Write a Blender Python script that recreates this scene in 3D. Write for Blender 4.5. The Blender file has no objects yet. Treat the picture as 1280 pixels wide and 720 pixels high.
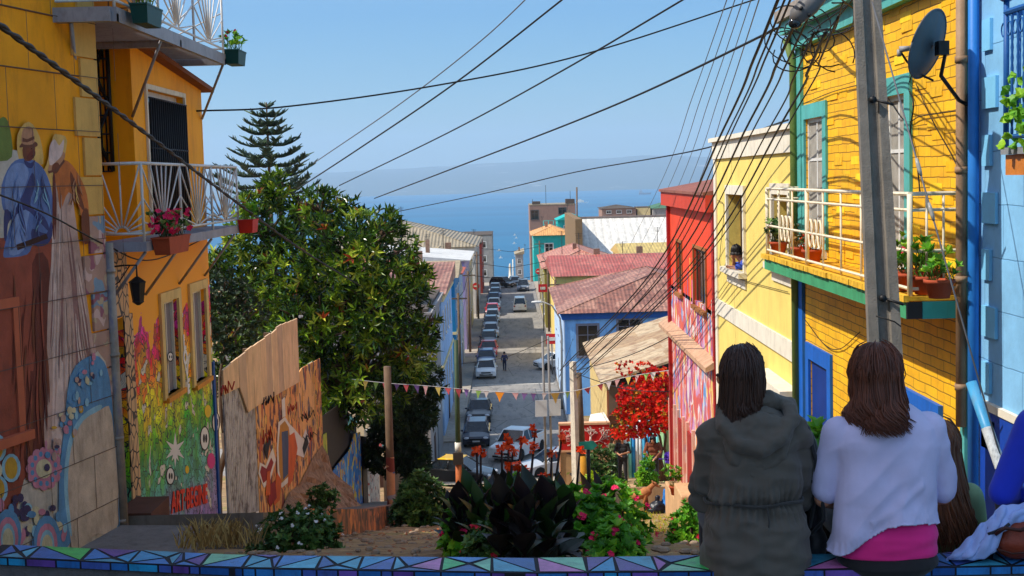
import bpy, math, random
from mathutils import Vector, Matrix, noise
random.seed(7)
S = bpy.context.scene
COL = S.collection
PI = math.pi
V = Vector
# ------------------------------------------------------------------ camera
F = 1700.0
PITCH = math.atan((360 - 223) / F)
ROLL = 0.026
CM = Matrix.Rotation(PI / 2 - PITCH, 3, 'X') @ Matrix.Rotation(-ROLL, 3, 'Z')
cam = bpy.data.cameras.new('camera')
camo = bpy.data.objects.new('camera', cam)
COL.objects.link(camo)
cam.lens = 36 * F / 1280
cam.sensor_width = 36
cam.clip_start = 0.05
cam.clip_end = 60000
camo.matrix_world = CM.to_4x4()
S.camera = camo

def ray(px, py):
    return CM @ V(((px - 640) / F, -(py - 360) / F, -1))
def atY(px, py, y):            # where a line of sight meets the plane Y = y
    d = ray(px, py); return d * (y / d.y)
def atX(px, py, x):
    d = ray(px, py); return d * (x / d.x)
def atZ(px, py, z):
    d = ray(px, py); return d * (z / d.z)

# ------------------------------------------------------------------ scene tree
def tag(o, label=None, cat=None, group=None, kind=None):
    if label: o['label'] = label
    if cat: o['category'] = cat
    if group: o['group'] = group
    if kind: o['kind'] = kind
    return o
def thing(name, label, cat, loc=(0, 0, 0), rz=0, group=None):
    o = bpy.data.objects.new(name, None); COL.objects.link(o)
    o.location = loc; o.rotation_euler = (0, 0, rz); o.empty_display_size = .2
    return tag(o, label, cat, group)
def wloc(o):
    p = V((0, 0, 0))
    while o is not None:
        p = p + V(o.location); o = o.parent
    return p
def kids(o): return [c for c in bpy.data.objects if c.parent == o]
def dup(root, loc, rz=0, label=None, group=None, parent=None, swap=None, sc=None):
    ks = kids(root)
    c = root.copy(); COL.objects.link(c)
    if parent is not None: c.parent = parent
    else:
        c.location = loc; c.rotation_euler = (0, 0, rz)
        if sc: c.scale = (sc, sc, sc)
    if label: c['label'] = label
    if group: c['group'] = group
    if swap and c.type == 'MESH':
        for i, sl in enumerate(c.material_slots):
            if sl.material and sl.material.name in swap:
                sl.link = 'OBJECT'; sl.material = swap[sl.material.name]
    for k in ks: dup(k, None, parent=c, swap=swap)
    return c

class MB:
    def __init__(s): s.v = []; s.f = []; s.m = []; s.s = []; s.c = []
    def face(s, pts, m=0, sm=False, c=None):
        n = len(s.v); s.v += [tuple(p) for p in pts]
        s.f.append(tuple(range(n, n + len(pts)))); s.m.append(m); s.s.append(sm); s.c.append(c)
    def raw(s, vs, fs, m=0, sm=False, c=None):
        n = len(s.v); s.v += [tuple(p) for p in vs]
        for f in fs:
            s.f.append(tuple(i + n for i in f)); s.m.append(m); s.s.append(sm); s.c.append(c)
    def hexa(s, p, m=0):       # p: 4 bottom (ccw), 4 top
        s.raw(p, [(3, 2, 1, 0), (4, 5, 6, 7), (0, 1, 5, 4), (1, 2, 6, 5), (2, 3, 7, 6), (3, 0, 4, 7)], m)
    def box(s, c, d, m=0, R=None):
        c = V(c); hx, hy, hz = d[0] / 2, d[1] / 2, d[2] / 2
        P = [V((x, y, z)) for z in (-hz, hz) for x, y in ((-hx, -hy), (hx, -hy), (hx, hy), (-hx, hy))]
        if R is not None: P = [R @ q for q in P]
        s.hexa([c + q for q in P], m)
    def bb(s, x0, x1, y0, y1, z0, z1, m=0):
        s.box(((x0 + x1) / 2, (y0 + y1) / 2, (z0 + z1) / 2), (x1 - x0, y1 - y0, z1 - z0), m)
    def ext(s, pts, vec, m=0):  # planar polygon pushed along vec
        pts = [V(p) for p in pts]; vec = V(vec); n = len(pts)
        q = [p + vec for p in pts]
        s.raw(pts + q, [tuple(range(n - 1, -1, -1)), tuple(range(n, 2 * n))] +
              [(i, (i + 1) % n, n + (i + 1) % n, n + i) for i in range(n)], m)
    def tube(s, pts, r, n=8, m=0, caps=True, sm=True, c=None, flat=1.0):
        pts = [V(p) for p in pts]; k = len(pts)
        if not isinstance(r, (list, tuple)): r = [r] * k
        rings = []; up = None
        for i in range(k):
            t = (pts[min(i + 1, k - 1)] - pts[max(i - 1, 0)])
            if t.length < 1e-9: t = V((0, 0, 1))
            t.normalize()
            if up is None:
                up = V((0, 0, 1)) if abs(t.z) < .9 else V((0, 1, 0))
                a = t.cross(up).normalized()
            else:
                a = (a - t * a.dot(t))
                if a.length < 1e-6: a = t.orthogonal()
                a.normalize()
            b = t.cross(a)
            rings.append([pts[i] + (a * math.cos(2 * PI * j / n) + b * math.sin(2 * PI * j / n) * flat) * r[i] for j in range(n)])
        vs = [p for g in rings for p in g]; fs = []
        for i in range(k - 1):
            for j in range(n):
                fs.append((i * n + j, i * n + (j + 1) % n, (i + 1) * n + (j + 1) % n, (i + 1) * n + j))
        if caps:
            fs.append(tuple(range(n - 1, -1, -1))); fs.append(tuple((k - 1) * n + j for j in range(n)))
        s.raw(vs, fs, m, sm, c)
    def lathe(s, prof, c=(0, 0, 0), n=16, m=0, R=None, sm=True, col=None):
        c = V(c); vs = []; fs = []; k = len(prof)
        for r, z in prof:
            for j in range(n):
                p = V((max(r, 1e-4) * math.cos(2 * PI * j / n), max(r, 1e-4) * math.sin(2 * PI * j / n), z))
                if R is not None: p = R @ p
                vs.append(c + p)
        for i in range(k - 1):
            for j in range(n):
                fs.append((i * n + j, i * n + (j + 1) % n, (i + 1) * n + (j + 1) % n, (i + 1) * n + j))
        fs.append(tuple(range(n - 1, -1, -1))); fs.append(tuple((k - 1) * n + j for j in range(n)))
        s.raw(vs, fs, m, sm, col)
    def ell(s, c, r, m=0, R=None, n=14, k=9, sm=True, col=None):
        c = V(c); vs = []; fs = []
        for i in range(k + 1):
            a = PI * i / k
            rr = max(math.sin(a), 1e-3)
            for j in range(n):
                p = V((r[0] * rr * math.cos(2 * PI * j / n), r[1] * rr * math.sin(2 * PI * j / n), -r[2] * math.cos(a)))
                if R is not None: p = R @ p
                vs.append(c + p)
        for i in range(k):
            for j in range(n):
                fs.append((i * n + j, i * n + (j + 1) % n, (i + 1) * n + (j + 1) % n, (i + 1) * n + j))
        s.raw(vs, fs, m, sm, col)
    def mesh(s, name, mats, off=V((0, 0, 0))):
        me = bpy.data.meshes.new(name)
        me.from_pydata([(x - off.x, y - off.y, z - off.z) for x, y, z in s.v], [], s.f)
        for mt in (mats if isinstance(mats, (list, tuple)) else [mats]): me.materials.append(mt)
        me.polygons.foreach_set('material_index', s.m)
        me.polygons.foreach_set('use_smooth', s.s)
        if any(c is not None for c in s.c):
            at = me.color_attributes.new('Col', 'FLOAT_COLOR', 'CORNER')
            data = []
            for f, c in zip(s.f, s.c):
                cc = (1, 1, 1, 1) if c is None else (c[0], c[1], c[2], 1)
                data += list(cc) * len(f)
            at.data.foreach_set('color', data)
        me.update()
        return me
    def build(s, name, mats, parent=None, at=None, bevel=0, solid=False):
        if parent is not None: off = wloc(parent)
        elif at is not None: off = V(at)
        else:
            xs = [p[0] for p in s.v]; ys = [p[1] for p in s.v]; zs = [p[2] for p in s.v]
            off = V(((min(xs) + max(xs)) / 2, (min(ys) + max(ys)) / 2, min(zs)))
        me = s.mesh(name, mats, off)
        o = bpy.data.objects.new(name, me); COL.objects.link(o)
        if parent is not None: o.parent = parent
        else: o.location = off
        if bevel:
            b = o.modifiers.new('bevel', 'BEVEL'); b.width = bevel; b.segments = 2; b.limit_method = 'ANGLE'
        return o

# ------------------------------------------------------------------ materials
def lin(c):
    return tuple(((x / 255) / 12.92 if x / 255 < .04045 else ((x / 255 + .055) / 1.055) ** 2.4) for x in c)
_M = {}
class NT:
    def __init__(s, name):
        s.m = bpy.data.materials.new(name); s.m.use_nodes = True
        s.t = s.m.node_tree; s.b = s.t.nodes['Principled BSDF']
    def n(s, ty, **kw):
        o = s.t.nodes.new(ty)
        for k, v in kw.items():
            if k.startswith('i_'):
                key = k[2:]
                key = int(key) if key.isdigit() else key.replace('_', ' ')
                o.inputs[key].default_value = v
            else: setattr(o, k, v)
        return o
    def l(s, a, b): s.t.links.new(a, b)
    def coord(s, sc=(1, 1, 1), kind='Object'):
        tc = s.n('ShaderNodeTexCoord'); mp = s.n('ShaderNodeMapping')
        mp.inputs['Scale'].default_value = sc
        s.l(tc.outputs[kind], mp.inputs[0]); return mp.outputs[0]
    def noise(s, vec, sc, det=6, rough=.6):
        n = s.n('ShaderNodeTexNoise'); n.inputs['Scale'].default_value = sc
        n.inputs['Detail'].default_value = det; n.inputs['Roughness'].default_value = rough
        s.l(vec, n.inputs['Vector']); return n.outputs['Fac']
    def ramp(s, fac, stops, interp='LINEAR'):
        r = s.n('ShaderNodeValToRGB'); e = r.color_ramp.elements; r.color_ramp.interpolation = interp
        while len(e) < len(stops): e.new(.5)
        for i, (p, c) in enumerate(stops):
            e[i].position = p; e[i].color = (c[0], c[1], c[2], 1) if len(c) == 3 else c
        s.l(fac, r.inputs[0]); return r.outputs[0]
    def mix(s, f, a, b, mode='MIX'):
        n = s.n('ShaderNodeMix', data_type='RGBA', blend_type=mode)
        for i, x in ((0, f), (6, a), (7, b)):
            if hasattr(x, 'links'): s.l(x, n.inputs[i])
            elif i == 0: n.inputs[0].default_value = x
            else: n.inputs[i].default_value = (x[0], x[1], x[2], 1)
        return n.outputs[2]
    def math(s, op, a, b=0.0, c=None):
        n = s.n('ShaderNodeMath', operation=op)
        for i, x in enumerate((a, b) + ((c,) if c is not None else ())):
            if hasattr(x, 'links'): s.l(x, n.inputs[i])
            else: n.inputs[i].default_value = x
        return n.outputs[0]
    def bump(s, h, st=.3, d=.02):
        n = s.n('ShaderNodeBump'); n.inputs['Strength'].default_value = st; n.inputs['Distance'].default_value = d
        s.l(h, n.inputs['Height']); s.l(n.outputs[0], s.b.inputs['Normal']); return n
    def base(s, c): s.l(c, s.b.inputs['Base Color'])
def g3(c, k): return tuple(min(1, x * k) for x in c)

def paint(name, rgb, rough=.7, var=.18, sc=2.5, bump=.15, dirt=None, dirt_amt=.35, metal=0, spec=.3):
    """plain painted / plastered surface with uneven tone, stains and grain"""
    if name in _M: return _M[name]
    c = lin(rgb); t = NT(name); v = t.coord()
    n1 = t.noise(v, sc, 8, .65)
    col = t.ramp(n1, [(.3, g3(c, 1 - var)), (.7, g3(c, 1 + var))])
    if dirt:
        n2 = t.noise(t.coord((1.3, 1.3, .35)), sc * 1.7, 9, .72)
        k = t.ramp(n2, [(.5, (0, 0, 0)), (.72, (dirt_amt,) * 3)])
        col = t.mix(k, col, lin(dirt))
    t.base(col)
    t.b.inputs['Roughness'].default_value = rough; t.b.inputs['Metallic'].default_value = metal
    t.b.inputs['Specular IOR Level'].default_value = spec
    if bump: t.bump(t.noise(v, sc * 14, 5, .6), bump, .01)
    _M[name] = t.m; return t.m
def glass(name='window glass', rgb=(22, 26, 30)):
    if name in _M: return _M[name]
    t = NT(name); v = t.coord()
    t.base(t.ramp(t.noise(v, 3, 3), [(.35, g3(lin(rgb), .6)), (.7, g3(lin(rgb), 1.6))]))
    t.b.inputs['Roughness'].default_value = .08; t.b.inputs['Specular IOR Level'].default_value = .6
    _M[name] = t.m; return t.m
def corr(name, rgb, axis='Y', per=.2, rust=None, amt=.5, patch=None, pamt=.5, rough=.6, depth=.03):
    """corrugated sheet: ribs along one axis plus rust and patches"""
    if name in _M: return _M[name]
    c = lin(rgb); t = NT(name); v = t.coord()
    w = t.n('ShaderNodeTexWave', wave_type='BANDS', bands_direction=axis)
    w.inputs['Scale'].default_value = 1 / per * .3183 * 1.0
    w.inputs['Distortion'].default_value = .15
    t.l(v, w.inputs['Vector'])
    col = t.ramp(t.noise(v, .8, 8, .7), [(.3, g3(c, .82)), (.7, g3(c, 1.12))])
    if patch:
        b = t.n('ShaderNodeTexVoronoi', distance='CHEBYCHEV'); b.inputs['Scale'].default_value = .55
        t.l(v, b.inputs['Vector'])
        k = t.ramp(b.outputs['Color'], [(.5, (0, 0, 0)), (.53, (pamt,) * 3)])
        col = t.mix(k, col, lin(patch))
    if rust:
        k = t.ramp(t.noise(v, 2.2, 9, .75), [(.48, (0, 0, 0)), (.62, (amt,) * 3)])
        col = t.mix(k, col, lin(rust))
    st = t.ramp(t.noise(t.coord((2.2, .25, 1) if axis == 'X' else (.25, 2.2, 1)), 1.6, 6, .7), [(.35, (.74,) * 3), (.65, (1.1,) * 3)])
    col = t.mix(1.0, col, st, 'MULTIPLY')
    seam = t.ramp(w.outputs['Fac'], [(0, (.85,) * 3), (.4, (1,) * 3)])
    col = t.mix(1.0, col, seam, 'MULTIPLY')
    t.base(col); t.b.inputs['Roughness'].default_value = rough
    t.bump(w.outputs['Fac'], 1, depth)
    _M[name] = t.m; return t.m
def brickm(name, rgb, rgb2, mort, bw=.36, bh=.17, plane='YZ', mw=.012, dirt=None, damt=.4, off=.5):
    if name in _M: return _M[name]
    t = NT(name); tc = t.n('ShaderNodeTexCoord'); sp = t.n('ShaderNodeSeparateXYZ'); cb = t.n('ShaderNodeCombineXYZ')
    t.l(tc.outputs['Object'], sp.inputs[0]); t.l(sp.outputs['Y' if plane == 'YZ' else 'X'], cb.inputs[0]); t.l(sp.outputs['Z'], cb.inputs[1])
    wob = t.n('ShaderNodeTexNoise'); wob.inputs['Scale'].default_value = 3; t.l(tc.outputs['Object'], wob.inputs['Vector'])
    add = t.n('ShaderNodeVectorMath', operation='MULTIPLY_ADD'); add.inputs[1].default_value = (.03, .03, 0)
    t.l(wob.outputs['Color'], add.inputs[0]); t.l(cb.outputs[0], add.inputs[2])
    b = t.n('ShaderNodeTexBrick', offset=off); t.l(add.outputs[0], b.inputs['Vector'])
    for k, x in (('Color1', rgb), ('Color2', rgb2), ('Mortar', mort)):
        l3 = lin(x); b.inputs[k].default_value = (*l3, 1)
    b.inputs['Scale'].default_value = 1; b.inputs['Brick Width'].default_value = bw; b.inputs['Row Height'].default_value = bh
    b.inputs['Mortar Size'].default_value = mw; b.inputs['Mortar Smooth'].default_value = .4
    col = t.mix(1.0, b.outputs['Color'], t.ramp(t.noise(tc.outputs['Object'], 1.3, 9, .7), [(.3, (.72,) * 3), (.7, (1.12,) * 3)]), 'MULTIPLY')
    if dirt:
        k = t.ramp(t.noise(tc.outputs['Object'], 2.4, 9, .75), [(.52, (0, 0, 0)), (.75, (damt,) * 3)])
        col = t.mix(k, col, lin(dirt))
    t.base(col); t.b.inputs['Roughness'].default_value = .72
    h = t.math('SUBTRACT', t.math('MULTIPLY', t.noise(tc.outputs['Object'], 20, 4), .35), b.outputs['Fac'])
    t.bump(h, .6, .012)
    _M[name] = t.m; return t.m
def leafm(name, stops, rough=.38, trans=.25):
    """foliage: hue picked per leaf from the Col attribute"""
    if name in _M: return _M[name]
    t = NT(name); a = t.n('ShaderNodeAttribute', attribute_name='Col'); sp = t.n('ShaderNodeSeparateColor'); t.l(a.outputs['Color'], sp.inputs[0])
    col = t.ramp(sp.outputs[0], [(p, lin(c)) for p, c in stops])
    t.base(col); t.b.inputs['Roughness'].default_value = rough; t.b.inputs['Specular IOR Level'].default_value = .5
    tr = t.n('ShaderNodeBsdfTranslucent'); t.l(col, tr.inputs['Color'])
    mx = t.n('ShaderNodeMixShader'); mx.inputs[0].default_value = trans
    out = t.t.nodes['Material Output']
    t.l(t.b.outputs[0], mx.inputs[1]); t.l(tr.outputs[0], mx.inputs[2]); t.l(mx.outputs[0], out.inputs['Surface'])
    _M[name] = t.m; return t.m
def graffiti(name, base, cols, sc=1.0, stretch=(1, 1, 1), cover=.5, edge=True):
    """sprayed shapes: blotches of several colours with dark outlines over a base"""
    if name in _M: return _M[name]
    t = NT(name); v0 = t.coord(stretch)
    wob = t.n('ShaderNodeTexNoise'); wob.inputs['Scale'].default_value = 1.3 * sc; wob.inputs['Detail'].default_value = 2; t.l(v0, wob.inputs['Vector'])
    ad = t.n('ShaderNodeVectorMath', operation='MULTIPLY_ADD'); ad.inputs[1].default_value = (.9 / sc,) * 3
    t.l(wob.outputs['Color'], ad.inputs[0]); t.l(v0, ad.inputs[2]); v = ad.outputs[0]
    col = lin(base)
    for i, c in enumerate(cols):
        n = t.n('ShaderNodeTexNoise'); n.inputs['Scale'].default_value = sc * (1.1 + .37 * i); n.inputs['Detail'].default_value = 1.5
        mp = t.n('ShaderNodeMapping'); mp.inputs['Location'].default_value = (i * 7.3, i * 3.1, i * 5.7)
        t.l(v, mp.inputs[0]); t.l(mp.outputs[0], n.inputs['Vector'])
        lo = .66 - .16 * cover
        if edge:
            ko = t.ramp(n.outputs['Fac'], [(lo - .02, (0, 0, 0)), (lo - .012, (.85,) * 3)])
            col = t.mix(ko, col, (.02, .015, .03))
        k = t.ramp(n.outputs['Fac'], [(lo, (0, 0, 0)), (lo + .012, (1,) * 3)])
        col = t.mix(k, col, lin(c))
    gr = t.ramp(t.noise(t.coord(), 3, 8, .7), [(.3, (.75,) * 3), (.7, (1.1,) * 3)])
    t.base(t.mix(1.0, col, gr, 'MULTIPLY')); t.b.inputs['Roughness'].default_value = .75
    t.bump(t.noise(t.coord(), 30, 4), .2, .01)
    _M[name] = t.m; return t.m

GL = glass()
M_dark = paint('black painted iron', (24, 24, 27), .5, .2)
M_white = paint('white painted metal', (214, 214, 212), .45, .1, 6, .1, (120, 90, 60), .3)
M_conc = paint('weathered concrete', (122, 116, 108), .85, .25, 5, .5, (60, 54, 48), .5)
M_wood = paint('weathered timber', (104, 84, 66), .85, .25, 4, .5)
M_cable = paint('black cable rubber', (20, 20, 22), .6, .1, 3, 0)
M_terra = paint('terracotta', (168, 74, 44), .8, .15, 6, .2)
M_lwhite = paint('off white plaster', (222, 214, 196), .8, .1, 3, .2, (120, 105, 85), .35)

# a wall plane: u runs along it, z up, n outward
class Plane:
    def __init__(s, p0, u, n): s.p0 = V(p0); s.u = V(u).normalized(); s.n = V(n).normalized()
    def pt(s, u, z, d=0):
        return V((s.p0.x, s.p0.y, 0)) + s.u * u + s.n * d + V((0, 0, z))
    def px(s, px, py, d=0):
        r = ray(px, py); o = s.p0 + s.n * d
        k = o.dot(s.n) / r.dot(s.n); p = r * k
        q = p - V((s.p0.x, s.p0.y, 0)); return q.dot(s.u), p.z
    def P(s, px, py, d=0):
        u, z = s.px(px, py, d); return s.pt(u, z, d)
def wallgrid(mb, pl, u0, u1, z0, z1, holes, depth=.2, m=0, mr=None, thick=.25):
    mr = m if mr is None else mr
    us = sorted({u0, u1, *[h[0] for h in holes], *[h[1] for h in holes]})
    zs = sorted({z0, z1, *[h[2] for h in holes], *[h[3] for h in holes]})
    for i in range(len(us) - 1):
        for j in range(len(zs) - 1):
            uc = (us[i] + us[i + 1]) / 2; zc = (zs[j] + zs[j + 1]) / 2
            if any(h[0] < uc < h[1] and h[2] < zc < h[3] for h in holes): continue
            mb.face([pl.pt(us[i], zs[j]), pl.pt(us[i + 1], zs[j]), pl.pt(us[i + 1], zs[j + 1]), pl.pt(us[i], zs[j + 1])], m)
    for a, b, c, d in holes:
        for (ua, za), (ub, zb) in (((a, c), (b, c)), ((b, c), (b, d)), ((b, d), (a, d)), ((a, d), (a, c))):
            mb.face([pl.pt(ua, za), pl.pt(ub, zb), pl.pt(ub, zb, -depth), pl.pt(ua, za, -depth)], mr)
    # body behind, with top and ends
    t = thick
    mb.face([pl.pt(u0, z1), pl.pt(u1, z1), pl.pt(u1, z1, -t), pl.pt(u0, z1, -t)], m)
    for u in (u0, u1):
        mb.face([pl.pt(u, z0), pl.pt(u, z1), pl.pt(u, z1, -t), pl.pt(u, z0, -t)], m)
def pbox(mb, pl, u0, u1, z0, z1, d0, d1, m=0):
    mb.hexa([pl.pt(u0, z0, d0), pl.pt(u1, z0, d0), pl.pt(u1, z0, d1), pl.pt(u0, z0, d1),
             pl.pt(u0, z1, d0), pl.pt(u1, z1, d0), pl.pt(u1, z1, d1), pl.pt(u0, z1, d1)], m)
def window(par, pl, u0, u1, z0, z1, fm, fw=.05, d=0.0, cols=2, rows=2, gm=None, label=None, th=.05, name='window', sill=True, surround=None, sw=.1, curtain=False):
    """a casement: part window (frame and bars) with a sub-part pane; d = depth behind the wall face"""
    mb = MB()
    pbox(mb, pl, u0, u0 + fw, z0, z1, -d - th, -d); pbox(mb, pl, u1 - fw, u1, z0, z1, -d - th, -d)
    pbox(mb, pl, u0 + fw, u1 - fw, z1 - fw, z1, -d - th, -d); pbox(mb, pl, u0 + fw, u1 - fw, z0, z0 + fw, -d - th, -d)
    for i in range(1, cols):
        u = u0 + (u1 - u0) * i / cols; pbox(mb, pl, u - fw * .45, u + fw * .45, z0 + fw, z1 - fw, -d - th * .8, -d - .004)
    for j in range(1, rows):
        z = z0 + (z1 - z0) * j / rows
        if rows == 2: z = z0 + (z1 - z0) * .68
        pbox(mb, pl, u0 + fw, u1 - fw, z - fw * .35, z + fw * .35, -d - th * .7, -d - .008)
    w = mb.build(name, fm, par)
    if label: w['label'] = label
    g = MB(); pbox(g, pl, u0 + fw * .5, u1 - fw * .5, z0 + fw * .5, z1 - fw * .5, -d - th * .5, -d - th * .4)
    g.build('pane', gm or GL, w)
    if surround:
        s = MB(); pbox(s, pl, u0 - sw, u0, z0, z1 + sw, .002, .035); pbox(s, pl, u1, u1 + sw, z0, z1 + sw, .002, .035)
        pbox(s, pl, u0, u1, z1, z1 + sw, .002, .035)
        s.build('surround', surround, w)
    if sill:
        s = MB(); pbox(s, pl, u0 - sw, u1 + sw, z0 - .09, z0 - .001, -.02, .09)
        s.build('sill', surround or fm, w)
    return w
def text3(body, mat, size, M4, parent, name='lettering', ext=.006, bold=0):
    cu = bpy.data.curves.new('t', 'FONT'); cu.body = body; cu.size = size; cu.extrude = ext; cu.offset = bold
    cu.align_x = 'CENTER'; cu.resolution_u = 3
    o = bpy.data.objects.new('t', cu); COL.objects.link(o)
    dg = bpy.context.evaluated_depsgraph_get(); me = bpy.data.meshes.new_from_object(o.evaluated_get(dg))
    bpy.data.objects.remove(o); me.transform(Matrix.Translation(-wloc(parent)) @ M4); me.materials.clear(); me.materials.append(mat)
    q = bpy.data.objects.new(name, me); COL.objects.link(q); q.parent = parent; return q
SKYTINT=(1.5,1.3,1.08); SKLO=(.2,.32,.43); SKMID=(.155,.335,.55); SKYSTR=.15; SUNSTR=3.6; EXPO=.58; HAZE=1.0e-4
# ================================================================== world, sun, haze
W = bpy.data.worlds.new('World'); S.world = W; W.use_nodes = True
wt = W.node_tree; bg = wt.nodes['Background']
SD = V((-1, -.25, 1.2)).normalized()      # towards the sun
el = math.asin(SD.z); az = math.atan2(SD.x, SD.y)
sky = wt.nodes.new('ShaderNodeTexSky'); sky.sky_type = 'NISHITA'; sky.sun_disc = False
sky.sun_elevation = el; sky.sun_rotation = az; sky.altitude = 100
sky.air_density = 1.0; sky.dust_density = .6; sky.ozone_density = 3.0
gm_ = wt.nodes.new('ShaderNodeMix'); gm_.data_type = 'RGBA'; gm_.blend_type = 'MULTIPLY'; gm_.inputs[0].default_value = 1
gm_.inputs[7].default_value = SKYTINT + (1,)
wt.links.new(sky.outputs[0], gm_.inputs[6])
# sky colour dimmed low down where seen, left boosted overhead as added fill light
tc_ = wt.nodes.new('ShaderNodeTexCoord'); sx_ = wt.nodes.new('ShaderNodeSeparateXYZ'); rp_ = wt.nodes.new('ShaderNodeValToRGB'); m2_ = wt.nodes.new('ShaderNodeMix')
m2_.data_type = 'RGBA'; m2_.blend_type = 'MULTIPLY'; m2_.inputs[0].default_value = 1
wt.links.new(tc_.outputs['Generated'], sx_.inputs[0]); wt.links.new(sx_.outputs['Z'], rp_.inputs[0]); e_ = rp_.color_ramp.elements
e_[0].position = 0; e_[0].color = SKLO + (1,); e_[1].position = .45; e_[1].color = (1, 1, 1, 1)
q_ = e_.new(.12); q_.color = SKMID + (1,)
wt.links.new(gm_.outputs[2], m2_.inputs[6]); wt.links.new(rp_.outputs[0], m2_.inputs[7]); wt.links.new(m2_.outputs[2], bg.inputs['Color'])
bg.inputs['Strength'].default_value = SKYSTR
sl = bpy.data.lights.new('sun', 'SUN'); sl.energy = SUNSTR; sl.angle = math.radians(.5); sl.color = (1, .93, .82)
so = bpy.data.objects.new('sun', sl); COL.objects.link(so)
so.rotation_euler = (-SD).to_track_quat('-Z', 'Y').to_euler()
so.location = (-20, -5, 30)
S.view_settings.view_transform = 'Standard'; S.view_settings.look = 'None'
S.view_settings.exposure = EXPO; S.view_settings.gamma = 1
S.cycles.use_denoising = True
S.cycles.max_bounces = 8; S.cycles.diffuse_bounces = 4; S.cycles.volume_bounces = 1; S.cycles.transparent_max_bounces = 8
S.cycles.caustics_reflective = False; S.cycles.caustics_refractive = False
S.cycles.sample_clamp_indirect = 6

# haze
hm = bpy.data.materials.new('haze'); hm.use_nodes = True
nt = hm.node_tree; nt.nodes.remove(nt.nodes['Principled BSDF'])
pv = nt.nodes.new('ShaderNodeVolumePrincipled'); pv.inputs['Color'].default_value = (.64, .82, 1, 1)
pv.inputs['Density'].default_value = HAZE; pv.inputs['Anisotropy'].default_value = .2
nt.links.new(pv.outputs[0], nt.nodes['Material Output'].inputs['Volume'])
if HAZE > 0:
    mb = MB(); mb.bb(-9000, 9000, -60, 17000, -98, 560)
    tag(mb.build('haze', hm, at=(0, 0, 0)), 'thin blue sea haze over the bay and the town', 'haze', kind='stuff')

# ================================================================== ground
PROF = [(-60, -2.05), (6.4, -2.05), (7.2, -2.2), (8, -2.32), (10, -2.78), (14, -3.82), (20, -5.32), (26, -6.8), (33, -8.4), (45, -11.15),
        (60, -13.75), (66, -15.0), (74, -16.7), (80, -17.2), (225, -17.2), (260, -20), (300, -25), (400, -40), (600, -60), (1200, -94), (1400, -97)]
def G(y):
    for (a, za), (b, zb) in zip(PROF, PROF[1:]):
        if y <= b: return za + (zb - za) * (y - a) / (b - a)
    return -97
t = NT('dry dirt and worn grass')
v = t.coord()
c1 = t.ramp(t.noise(v, 1.6, 9, .7), [(.28, lin((92, 70, 52))), (.5, lin((160, 126, 88))), (.72, lin((196, 164, 116)))])
k = t.ramp(t.noise(v, .55, 9, .75), [(.5, (0, 0, 0)), (.62, (.75,) * 3)])
c1 = t.mix(k, c1, lin((116, 118, 44)))
k2 = t.ramp(t.noise(v, 9, 5, .7), [(.58, (0, 0, 0)), (.66, (.7,) * 3)])
t.base(t.mix(k2, c1, lin((84, 74, 66)))); t.b.inputs['Roughness'].default_value = .95
t.bump(t.noise(v, 5, 9, .75), .8, .08)
M_dirt = t.m
mb = MB()
ys = [-60, -20, 0, 3, 5, 6.4, 7.2, 8, 9] + [10 + .4 * i for i in range(125)] + [60.5 + .9 * i for i in range(23)] + [85, 120, 160, 200, 225, 240, 260, 280, 300, 350, 400, 500, 600, 900, 1200, 1400]
xs = [-2500, -300, -80, -30, -14, -8] + [-6 + .35 * i for i in range(46)] + [11, 14, 20, 30, 80, 300, 2500]
for y in ys:
    for x in xs:
        b = 0
        if 8 < y < 79 and -7 < x < 10: b = .07 * noise.noise(V((x * .9, y * .5, 0))) + .05 * noise.noise(V((x * 2.7, y * 1.7, 3))) - .02
        mb.v.append((x, y, G(y) + b))
nx = len(xs)
for j in range(len(ys) - 1):
    for i in range(nx - 1):
        mb.f.append((j * nx + i, j * nx + i + 1, (j + 1) * nx + i + 1, (j + 1) * nx + i)); mb.m.append(0); mb.s.append(True); mb.c.append(None)
tag(mb.build('ground', M_dirt, at=(0, 0, 0)), kind='structure')

# sea
t = NT('sea water'); v = t.coord((1, .35, 1))
col = t.ramp(t.noise(t.coord((.00035, .0016, 1)), 1, 6, .6), [(.3, lin((2, 82, 122))), (.7, lin((8, 110, 150)))])
t.base(col); t.b.inputs['Roughness'].default_value = .5; t.b.inputs['Specular IOR Level'].default_value = .1
t.bump(t.noise(v, .12, 8, .65), .5, 1.5)
mb = MB(); mb.face([(-9000, 1000, -95), (9000, 1000, -95), (9000, 17000, -95), (-9000, 17000, -95)])
tag(mb.build('sea', t.m, at=(0, 1000, -95)), kind='structure')
# far shore hills
t = NT('far hillside'); v = t.coord((.001, .001, .004))
k = t.ramp(t.noise(v, 2.2, 8, .72), [(.6, (0, 0, 0)), (.7, (.7,) * 3)])
t.base(t.mix(k, lin((66, 84, 80)), lin((190, 186, 176)))); t.b.inputs['Roughness'].default_value = 1
mb = MB(); n = 220; rows = [(9000, 0, -96), (9060, 0, -88), (9300, .12, -80), (10200, .5, -60), (11500, .85, -40), (13000, 1, 0)]
for (yy, f, z0) in rows:
    for i in range(n + 1):
        x = -7000 + 14000 * i / n
        h = 150 + 95 * noise.noise(V((x * .0004, 1.3, 0))) + 40 * noise.noise(V((x * .0017, 4, 0))) + 12 * noise.noise(V((x * .006, 9, yy * .001)))
        h *= .8 * (.62 + .38 * min(1, max(0, (x + 1900) / 3200)))
        mb.v.append((x, yy + 350 * noise.noise(V((x * .0006, 2, 0))) , z0 + f * (h + 20)))
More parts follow.
